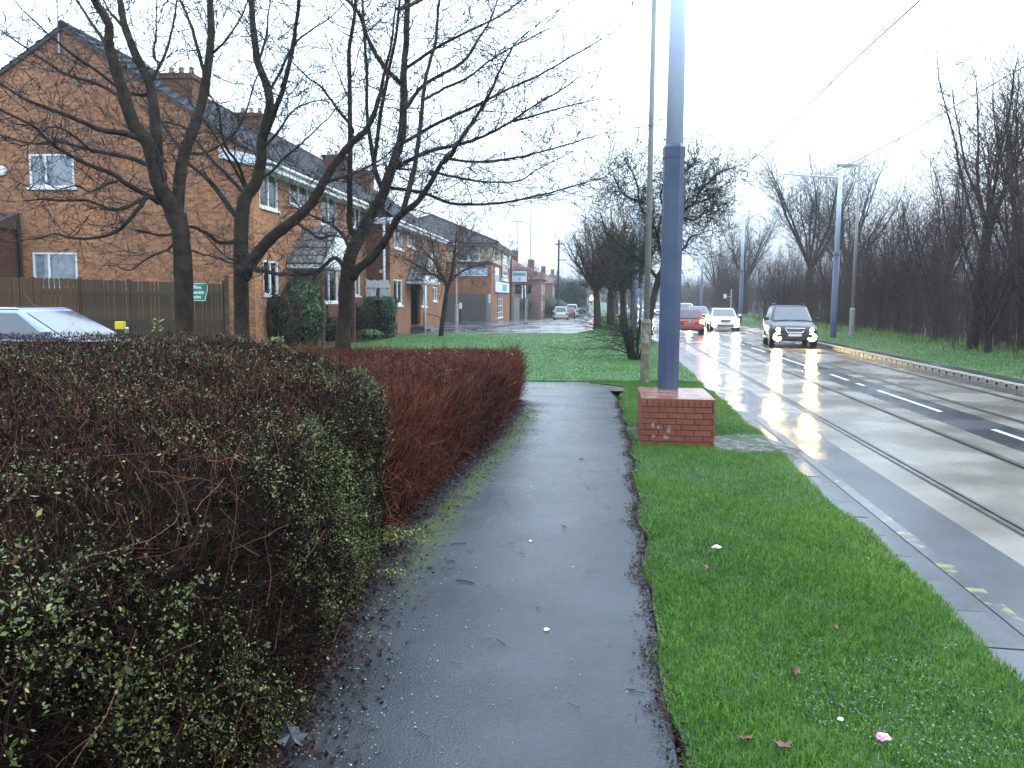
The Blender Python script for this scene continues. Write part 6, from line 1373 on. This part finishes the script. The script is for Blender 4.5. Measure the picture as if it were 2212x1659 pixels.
for px, py, d, lab in ((340, 690, 12.9, 'pale weed sprig sticking up from the hedge in front of the slatted fence'), (600, 727, 12.2, 'pale weed sprig sticking up from the hedge left of the red twig bed')):
    q = P(px, py, d); t = thing('weed_sprig', lab, 'weed', (q[0], q[1], 1.2)); mb = MB(); mb.tube([(0, 0, -.1), (.01, 0, q[2] - 1.2 + .05)], .006, 5); mb.obj('stem', M['bud'], t)
    C_ = np.array([[math.cos(i * 2.4) * .07, math.sin(i * 2.4) * .07, (q[2] - 1.2) * (.35 + .65 * i / 22)] for i in range(23)]); V, Fq = leaves(C_, RNG.normal(size=(23, 3)) * .4 + [0, 0, 1], RNG.uniform(.05, .09, 23), .5); link('leaves', npmesh('leaves', V, Fq, M['hleaf'], np.repeat(RNG.uniform(.5, .8, 23), 4)), t)
# red-stemmed bed
RPOLY = [(-1.03, 6.45), (-.74, 8.2), (-.22, 11.6), (.12, 15.1), (.10, 15.75), (-5.2, 15.75), (-4.3, 13.3), (-1.95, 9.1), (-1.2, 7.4)]
RED = thing('red_twig_bed', 'clipped bed of upright dark red leafless stems along the path', 'shrub bed', (0, 0, 0))
rtop = lambda x, y: 1.02 - .012 * (y - 6.4) + .03 * vnoise(x, y, 2.1, 3)
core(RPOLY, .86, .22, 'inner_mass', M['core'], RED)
n = 80000; x = RNG.uniform(-5.3, .3, n * 3); y = RNG.uniform(6.4, 15.8, n * 3); kx = inpoly(x, y, RPOLY); x, y = x[kx][:n], y[kx][:n]; dpe = dist_poly(x, y, RPOLY)
kx = (dpe < .32) | (RNG.random(len(x)) < .75); x, y, dpe = x[kx], y[kx], dpe[kx]; n = len(x)
ht = rtop(x, y) + RNG.normal(0, .035, n) + np.where(RNG.random(n) < .02, RNG.uniform(.03, .14, n), 0)
z0 = np.where(dpe < .3, RNG.random(n) * .72, RNG.uniform(.55, .8, n)) * ht
lean = RNG.normal(size=(n, 2)) * .30; ln = np.minimum(RNG.uniform(.16, .38, n), ht - z0 + .02)
A = np.stack([x, y, z0], 1); Dv = norm(np.stack([lean[:, 0] + np.where(dpe < .2, .15, 0), lean[:, 1], np.ones(n)], 1)); B = A + Dv * ln[:, None]
C_ = B + norm(Dv + RNG.normal(size=(n, 3)) * .35) * (ln * .45)[:, None]; C_[:, 2] = np.minimum(C_[:, 2], ht + .03)
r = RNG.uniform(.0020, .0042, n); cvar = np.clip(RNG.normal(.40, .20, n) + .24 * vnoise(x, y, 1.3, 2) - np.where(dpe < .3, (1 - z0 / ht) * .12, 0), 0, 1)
V1, F1 = ribbons(A, B, r * 1.2, r); V2, F2 = ribbons(B, C_, r, r * .5); V, Fq = merge([(V1, F1), (V2, F2)])
o = link('stems', npmesh('stems', V, Fq, M['rtwig'], np.concatenate([np.repeat(cvar, 4)] * 2)), RED); o['kind'] = 'stuff'
n = 9000; t_ = RNG.random(n); ed = [(RPOLY[i], RPOLY[i + 1]) for i in range(4)]; ei = RNG.integers(0, 4, n); a = np.array([e[0] for e in ed])[ei]; b = np.array([e[1] for e in ed])[ei]; p2 = a + (b - a) * t_[:, None]
A = np.column_stack([p2[:, 0] - RNG.uniform(0, .2, n), p2[:, 1], RNG.random(n) * .9]); Dv = norm(RNG.normal(size=(n, 3)) * [.5, .6, .7] + [.1, 0, .25]); L_ = RNG.uniform(.08, .35, n); r = RNG.uniform(.0015, .003, n)
V, Fq = ribbons(A, A + Dv * L_[:, None], r * 1.2, r * .7); o = link('cross_twigs', npmesh('cross_twigs', V, Fq, M['rtwig'], np.repeat(np.clip(RNG.normal(.5, .28, n), 0, 1), 4)), RED); o['kind'] = 'stuff'
n = 60; x = RNG.uniform(-2.5, .1, n); y = RNG.uniform(13, 15.7, n); kx = inpoly(x, y, RPOLY); x, y = x[kx], y[kx]; n = len(x)
V, Fq = leaves(np.stack([x, y, rtop(x, y) + .03], 1), RNG.normal(size=(n, 3)), RNG.uniform(.03, .07, n), .6); o = link('last_leaves', npmesh('last_leaves', V, Fq, M['hleaf'], np.repeat(RNG.uniform(.75, 1, n), 4)), RED); o['kind'] = 'stuff'

def bush(name, label, loc, rx, ry, h, nl, m, ls, seed=0, box=False, stems=None, var=(2, 2.5), rz=0., twn=0, twm='twig_brown', solid=True):
    t = thing(name, label, 'bush', loc, rz); d = norm(RNG.normal(size=(nl, 3))); d[:, 2] = np.abs(d[:, 2]) * RNG.choice([1, 1, 1, -1], nl)
    pw = .55 if box else 1.0; e = np.sign(d) * np.abs(d) ** pw; e = e / np.maximum(np.linalg.norm(e, axis=1, keepdims=True), 1e-6) if not box else e / np.max(np.abs(e), axis=1, keepdims=True) * (1 - .12 * (np.linalg.norm(e / np.max(np.abs(e), axis=1, keepdims=True), axis=1, keepdims=True) - 1))
    rr_ = 1 + .07 * vnoise(e[:, 0] * 2 + seed, e[:, 1] * 2 + e[:, 2] * 2, 2.3, seed) - RNG.random(nl) ** 2 * (.18 if h > .3 and solid else .8)
    Pp = np.stack([e[:, 0] * rx * rr_, e[:, 1] * ry * rr_, h / 2 + e[:, 2] * h / 2 * rr_], 1); Pp[:, 2] = np.maximum(Pp[:, 2], .02)
    V, Fq = leaves(Pp, e + RNG.normal(size=(nl, 3)) * .6, RNG.uniform(.6, 1.3, nl) * ls, .55)
    link('foliage', npmesh('foliage', V, Fq, m, np.repeat(np.clip(RNG.beta(*var, nl), 0, 1), 4)), t)['kind'] = 'stuff'
    bm = bmesh.new(); bmesh.ops.create_icosphere(bm, subdivisions=3, radius=1)
    for v in bm.verts:
        c = v.co; f_ = 1 / max(abs(c.x), abs(c.y), abs(c.z)) * .86 if box else .84; f_ = min(f_, 1.12); v.co = Vector((c.x * rx * f_, c.y * ry * f_, h / 2 + c.z * h / 2 * f_))
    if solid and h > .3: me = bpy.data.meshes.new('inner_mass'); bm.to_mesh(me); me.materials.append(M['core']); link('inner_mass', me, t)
    bm.free()
    if twn:
        S = Segs(); global rnd; rnd = random.Random(seed)
        for i in range(twn):
            a = rnd.uniform(0, 6.28); b = rnd.random() ** .5; grow(S, (math.cos(a) * rx * b * .9, math.sin(a) * ry * b * .9, h * rnd.uniform(.1, .6)), unit(math.cos(a) * .6, math.sin(a) * .6, 1), h * rnd.uniform(.3, .55), .008, 1, .12, .14, .02, .6, .5, .005)
        link('twigs', S.mesh('twigs', M[twm]), t)['kind'] = 'stuff'
    return t
def gat(px, py, d): q = P(px, py, d); return (q[0], q[1], .02)
bush('evergreen_bush', 'large rounded evergreen bush in front of the tiled porch', gat(652, 740, 30.), .88, .9, 2.45, 7000, M['ivy'], .11, 1, twn=40, twm='twig_brown')
bush('twiggy_bush', 'brown twiggy bush left of the large evergreen bush', gat(575, 740, 28.6), .95, .9, 2.2, 1300, M['ivy'], .07, 2, twn=420, twm='twig_brown', var=(1.2, 4))
bush('clipped_bush', 'clipped dark green bush, flat topped, below the white garden screen', gat(822, 722, 38.8), .72, .7, 1.85, 6000, M['ivy'], .085, 3, box=True, var=(1.6, 3.4))
bush('low_bush', 'low bright green plant at the foot of the clipped bush', gat(798, 728, 36.5), .6, .5, .45, 1200, M['ivy'], .10, 4, var=(3, 2))
bush('twiggy_bush', 'reddish brown bare bush left of the clipped bush', gat(768, 725, 37.8), .6, .6, 1.5, 300, M['ivy'], .06, 5, twn=300, var=(1, 4))
bush('red_leaved_bush', 'dark red leaved shrub by the porch, half behind the tree trunk', gat(735, 700, 39.), 1.1, .8, 2.0, 2500, M['redleaf'], .08, 6)
bush('twiggy_bush', 'low dark bush between the evergreen bush and the tree trunk', gat(712, 735, 33), .5, .6, 1.1, 900, M['ivy'], .07, 7, twn=140, var=(1, 4))
bush('red_tree', 'purple red leaved small tree behind the projecting sign', tuple(P(1130, 690, 96)[:2]) + (float(terr(*P(1130, 690, 96)[:2])) + 3.2,), 2.4, 2.0, 3.2, 1600, M['redleaf'], .16, 8, twn=160, solid=False)
q = P(1130, 690, 96); mb = MB(); mb.tube([(0, 0, -3.4), (.1, 0, -1), (0, 0, 1.2)], [.16, .12, .08], 8); mb.obj('trunk', M['bark'], bpy.data.objects['red_tree'])
bush('tall_hedge', 'tall dark clipped hedge beyond the white house', tuple(P(1232, 660, 150)[:2]) + (float(terr(*P(1232, 660, 150)[:2])),), 3.2, 3, 5.6, 6000, M['ivy'], .22, 9, box=True, var=(1.2, 4))
bush('street_bush', 'dark green garden bushes over the red brick wall', tuple(P(1193, 675, 122)[:2]) + (float(terr(*P(1193, 675, 122)[:2])),), 2.2, 5, 2.6, 4000, M['ivy'], .18, 10, var=(1, 4))
# the cut-back shrub on the strip, with long trailing twigs
rnd = random.Random(17); q = G(1376, 782); t = thing('cut_shrub', 'dark cut back shrub with long lax twigs, on the grass left of the lamp column', 'shrub', (q[0], q[1], .03))
S = Segs(); mb = MB()
for i in range(26):
    a = rnd.uniform(0, 6.28); b = rnd.uniform(0, .22); d = unit(math.cos(a) * .28, math.sin(a) * .28, 1); L_ = rnd.uniform(.8, 1.5); p0 = (math.cos(a) * b, math.sin(a) * b, -.05); p1 = tuple(p0[j] + d[j] * L_ for j in range(3))
    mb.tube([p0, tuple((p0[j] + p1[j]) / 2 + rnd.gauss(0, .02) for j in range(3)), p1], [.030, .026, .020], 6)
    for _ in range(5): grow(S, tuple(p0[j] + (p1[j] - p0[j]) * rnd.uniform(.3, 1) for j in range(3)), unit(d[0] + rnd.gauss(0, .6), d[1] + rnd.gauss(0, .6), .6 + rnd.gauss(0, .4)), rnd.uniform(.3, .8), .010, 2, .10, .18, .03, .7, .5, .005)
for i in range(34): grow(S, (rnd.uniform(-.2, .1), rnd.uniform(-.2, .2), rnd.uniform(.1, .9)), unit(-1, rnd.gauss(0, .5), rnd.uniform(-.1, .55)), rnd.uniform(.9, 2.3), .010, 1, .14, .07, .01, .5, .35, .005)
mb.obj('stems', M['bark'], t); link('twigs', S.mesh('twigs', M['twig']), t)

# ------------------------------------------------------------------ grass blades and ground litter
def gscatter(name, n, region, xr, yr, h, w, lean, zf, m='grass', dens=None, vshift=0., fine=False):
    x = RNG.uniform(*xr, n); y = RNG.uniform(*yr, n); k = region(x, y)
    if dens is not None: k &= RNG.random(n) < dens(x, y)
    x, y = x[k], y[k]; n = len(x); patch = vnoise(x, y, 1.9, 6) * .5 + vnoise(x, y, 4.7, 2) * .5
    hh = RNG.uniform(*h, n) * np.clip(1 + .45 * patch + .5 * np.clip(vnoise(x, y, 7.3, 9), 0, 1) ** 2, .4, 2.1); z = zf(x, y)
    V, Fq = (blades if fine else spikes)(np.stack([x, y, z], 1), hh, w, RNG.uniform(*lean, n)); va = np.clip(RNG.beta(2.2, 2.6, n) * .85 + .12 * patch + (vshift(x, y) if callable(vshift) else vshift) + np.where(RNG.random(n) < .035, .45, 0), 0, 1)
    o = link(name, npmesh(name, V, Fq, M[m], np.repeat(va, 6 if fine else 3))); o['kind'] = 'stuff'; return o
vVL = np.vectorize(VL); vVR = np.vectorize(VR); vb = np.vectorize(bumpy)
def mudmask(x, y): return ((x - 3.1) / .62) ** 2 + ((y - 11.1 - .25 * (x - 3.1)) / .62) ** 2 > 1
def plmask(x, y): return ~((x > PX0 - .02) & (x < PX1 + .02) & (y > PY0 - .03) & (y < PY1 + .03))
reg = lambda x, y: (x > vVL(y) - .015 + .05 * RNG.random(len(x))) & (x < vVR(y) + .02) & mudmask(x, y) & plmask(x, y)
def kshift(x, y): d = vVR(y) - x; return .16 * np.exp(-(d / .35) ** 2) + .13 * vnoise(x, y, .9, 8) + .08 * vnoise(x, y, 11., 3)
o = gscatter('verge_grass', 210000, reg, (.6, 3.4), (1.6, 9.0), (.022, .055), .0034, (.2, .95), lambda x, y: vb(x, y) + .016, fine=True, dens=lambda x, y: np.clip((9.0 - y) / 3.5, 0, 1), vshift=kshift); setp(o, 'short wet grass on the strip between path and kerb, near part', 'grass')
o = gscatter('verge_grass', 230000, reg, (1.2, 4.4), (5.4, 19.3), (.022, .055), .0042, (.2, .95), lambda x, y: vb(x, y) + .016, dens=lambda x, y: np.clip((y - 5.4) / 3.5, 0, 1), vshift=kshift); setp(o, 'short wet grass round the brick plinth and lamp column', 'grass')
n = 9000; x = RNG.uniform(1.0, 3.2, n); y = RNG.uniform(2.6, 6.2, n); k = reg(x, y) & (vnoise(x, y, 2.4, 13) + vnoise(x, y, 6., 4) * .4 + 1.1 * np.exp(-(((x - 1.75) / .5) ** 2 + ((y - 3.9) / .7) ** 2)) > .55); x, y = x[k], y[k]; n = len(x)
V, Fq = leaves(np.stack([x, y, vb(x, y) + RNG.uniform(.03, .05, n)], 1), RNG.normal(size=(n, 3)) * .35 + [0, 0, 1], RNG.uniform(.008, .015, n), .9)
setp(link('clover', npmesh('clover', V, Fq, M['clover'], np.repeat(RNG.random(n), 4))), 'low wet clover among the grass at lower right', 'clover', None, 'stuff')
vLL = np.vectorize(LL); vlt = np.vectorize(lawn_top)
lreg = lambda x, y: (x > vLL(y)) & (x < vVR(y))
o = gscatter('lawn_grass', 200000, lreg, (-9.5, 7), (19.25, 43.2), (.03, .065), .011, (.2, .9), lambda x, y: vlt(x, y) + .016, dens=lambda x, y: np.clip(22 / y, .3, 1)); setp(o, 'bright green grass of the lawn', 'grass')
def rs_of(x, y): return x * RN[0] + y * RN[1], x * RU[0] + y * RU[1]
def fzone(x, y): s, u = rs_of(x, y); return (s > 9.97) & (s < 14.0) & (u > 14)
o = gscatter('far_verge_grass', 150000, fzone, (10, 22), (12, 75), (.04, .10), .016, (.2, .9), lambda x, y: terr(x, y) + .04, dens=lambda x, y: np.clip(26 / y, .2, 1)); setp(o, 'grass of the far verge below the wood', 'grass')
def fz2(x, y): s, u = rs_of(x, y); return (s > 12.9) & (s < 14.6) & (u > 14)
o = gscatter('long_grass', 50000, fz2, (13, 24), (12, 90), (.15, .45), .014, (.3, .9), lambda x, y: terr(x, y) + .03, vshift=.22); setp(o, 'longer pale grass at the foot of the thicket', 'grass')
vML = np.vectorize(ML)
o = gscatter('median_blades', 70000, lambda x, y: (x > vML(y)) & (x < vVR(y)), (3, 16), (43.3, 90), (.06, .16), .022, (.2, .9), lambda x, y: terr(x, y) + .05); setp(o, 'rougher grass under the brushy trees', 'grass')
# litter: leaf mulch under hedge and bed, crumbs on the path, debris along the grass edge
def lit(name, label, x, y, z, size, m, va, flat=.35, asp=.6):
    n = len(x); V, Fq = leaves(np.stack([x, y, z], 1), np.stack([RNG.normal(0, flat, n), RNG.normal(0, flat, n), np.ones(n)], 1), size, asp); o = link(name, npmesh(name, V, Fq, M[m], np.repeat(va, 4))); setp(o, label, 'litter', None, 'stuff')
vPL = np.vectorize(PL); vPR = np.vectorize(PR)
n = 16000; y = 1.8 + RNG.random(n) ** 1.2 * 13.8; foot = np.interp(y, [0, 6.2, 6.5, 8.2, 11.6, 15.2], [-.98, -.96, -.98, -.74, -.22, .1]); x = foot + RNG.exponential(.10, n) - .06
k = x < foot + .5; x, y = x[k], y[k]; n = len(x)
lit('leaf_mulch', 'dark wet leaf mulch along the foot of the hedge and the red bed', x, y, .006 + RNG.random(n) * .02, RNG.uniform(.010, .040, n), 'litter', np.clip(RNG.beta(1.3, 3, n), 0, 1), .5)
n = 1500; y = 1.8 + RNG.random(n) ** 1.7 * 9; x = np.interp(y, [0, 6, 12], [-.95, -.85, -.1]) + RNG.exponential(.28, n); k = x < vPR(y); x, y = x[k], y[k]; n = len(x)
lit('leaf_crumbs', 'small pale leaf crumbs scattered on the wet path', x, y, np.full(n, .006), RNG.uniform(.006, .014, n), 'petal', RNG.random(n), .2, .8)
n = 9000; y = 1.8 + RNG.random(n) * 14.5; x = vVL(y) + RNG.normal(-.005, .045, n)
lit('edge_debris', 'dark soil crumbs and dead bits along the grass edge of the path', x, y, .004 + RNG.random(n) * .022, RNG.uniform(.008, .030, n), 'litter', np.clip(RNG.beta(1.2, 2.6, n), 0, 1), .6)
S = Segs(); rnd = random.Random(23)
for i in range(900):
    y = 1.8 + rnd.random() * 13.5; left = rnd.random() < .55
    x = (float(np.interp(y, [0, 6.2, 8.2, 11.6, 15.2], [-.93, -.93, -.68, -.16, .14])) + abs(rnd.gauss(0, .22))) if left else VL(y) + rnd.gauss(-.03, .06)
    if rnd.random() < .12: x = rnd.uniform(PL(y) + .2, PR(y))
    a = rnd.uniform(0, 6.28); L_ = rnd.uniform(.02, .09); r = rnd.uniform(.0012, .0028); q = (x + math.cos(a) * L_, y + math.sin(a) * L_ , .006 + rnd.random() * .006); S.add((x, y, .006), q, r, r * .7)
o = link('twig_debris', S.mesh('twig_debris', M['stick'])); setp(o, 'small broken twigs lying on the path and its edges', 'twigs', None, 'stuff')
# low leafy weed at the hedge corner
t = bush('ground_weed', 'small leafy weed spilling onto the path at the hedge corner', (-.86, 6.3, .0), .26, .20, .17, 420, M['hleaf'], .028, 12, var=(3, 2.5))
bush('ground_weed', 'tiny green sprig between the hedge foot and the mossy path', (-.80, 5.55, .0), .12, .14, .10, 120, M['hleaf'], .02, 13, var=(3, 2.5))
# fallen twigs, paper, wrapper, dead leaves: single things
def lying(name, label, cat, pts, r, m, group=None):
    o0 = np.array(pts[0]); t = MB(); t.tube([np.array(p) - o0 for p in pts], r, 6); o = t.obj(name, M[m], None, o0); setp(o, label, cat, group); return o
for (px, py, dx, dy, lab) in ((975, 1177, .11, .03, 'dark twig on the path nearest the mossy strip'), (965, 1214, .06, .01, 'short dark twig on the left of the wet path'), (985, 1255, .12, -.05, 'thin twig lying aslant on the left of the path'), (1215, 1137, .03, -.05, 'dark twig in the middle of the wet path'), (1372, 1329, .03, -.02, 'black stub of wood near the right edge of the path'), (1250, 992, .06, 0., 'small dark twig across the bright wet path')):
    q = G(px, py); lying('fallen_twig', lab, 'twig', [(q[0], q[1], .007), (q[0] + dx / 2, q[1] + dy / 2 + .004, .010), (q[0] + dx, q[1] + dy, .007)], .0045, 'stick', 'twigs fallen on the path')
def crumple(name, label, cat, loc, s, m, seed):
    r = np.random.default_rng(seed); bm = bmesh.new(); bmesh.ops.create_icosphere(bm, subdivisions=2, radius=s)
    for v in bm.verts: k = 1 + r.uniform(-.42, .42); v.co = Vector((v.co.x * k, v.co.y * k * .7, max(v.co.z * k * .55, -s * .2)))
    me = bpy.data.meshes.new(name); bm.to_mesh(me); bm.free(); me.materials.append(M[m]); setp(link(name, me, None, loc), label, cat)
q = G(1548, 1195); crumple('paper_scrap', 'crumpled white paper scrap lying in the grass', 'paper', (q[0], q[1], .045), .030, 'paper', 1)
q = G(1905, 1612); crumple('wrapper', 'crumpled pink sweet wrapper in the grass at lower right', 'wrapper', (q[0], q[1], .04), .030, 'pink', 2)
q = G(1815, 1572); crumple('paper_scrap', 'tiny grey white paper scrap left of the pink wrapper', 'paper', (q[0], q[1], .04), .014, 'paper', 3)
q = G(1180, 1362); crumple('paper_scrap', 'small white blob of paper on the near path', 'paper', (q[0], q[1], .006), .016, 'paper', 4)
q = G(1145, 1170); crumple('paper_scrap', 'flat white speck of paper on the middle of the path', 'paper', (q[0], q[1], .006), .012, 'paper', 5)
q = G(1540, 1200); lying('fallen_twig', 'bare forked stick lying in the grass under the white paper', 'twig', [(q[0] - .10, q[1] - .12, .04), (q[0], q[1] - .03, .055), (q[0] + .16, q[1] + .03, .06)], .004, 'stick')
def deadleaf(label, px, py, s, seed):
    r = np.random.default_rng(seed); q = G(px, py); k = 10; mb = MB(); a0 = r.uniform(0, 6); ring = [(s * (1 if j % 2 == 0 else .5) * r.uniform(.8, 1.1) * math.cos(6.283 * j / k + a0), s * (1 if j % 2 == 0 else .5) * r.uniform(.8, 1.1) * math.sin(6.283 * j / k + a0), r.uniform(-.2, .45) * s) for j in range(k)]
    for j in range(k): mb.face([(0, 0, 0), ring[j], ring[(j + 1) % k]])
    setp(mb.obj('dead_leaf', M['leaf_dead'], None, (q[0], q[1], .05)), label, 'leaf', 'dead leaves in the grass')
for i, (lab, px, py, s) in enumerate((('red brown leaf close below the white paper', 1530, 1242, .045), ('curled brown leaf at lower middle of the grass', 1718, 1470, .045), ('dark brown leaf left of the pink wrapper at the bottom', 1690, 1632, .05), ('brown leaf near the bottom left of the grass', 1610, 1622, .05), ('small rust leaf high up near the path edge', 1500, 1145, .025), ('dark curled leaf in the middle of the grass strip', 1805, 1375, .03))): deadleaf(lab, px, py, s, i)
q = G(505, 1570); mb = MB(); k = 14
ring = [(.075 * (1 if j % 2 == 0 else .62) * math.cos(6.283 * j / k), .095 * (1 if j % 2 == 0 else .62) * math.sin(6.283 * j / k), .012 * math.cos(j * 1.7)) for j in range(k)]
for j in range(k): mb.face([(0, 0, .012), ring[j], ring[(j + 1) % k]])
setp(mb.obj('dead_leaf', mat('wet_grey_leaf', (.022, .026, .034), (.040, .044, .054), 20, .4), None, (-.93, 3.45, .03), (.2, .15, .4)), 'large wet grey leaf at the foot of the hedge', 'leaf')
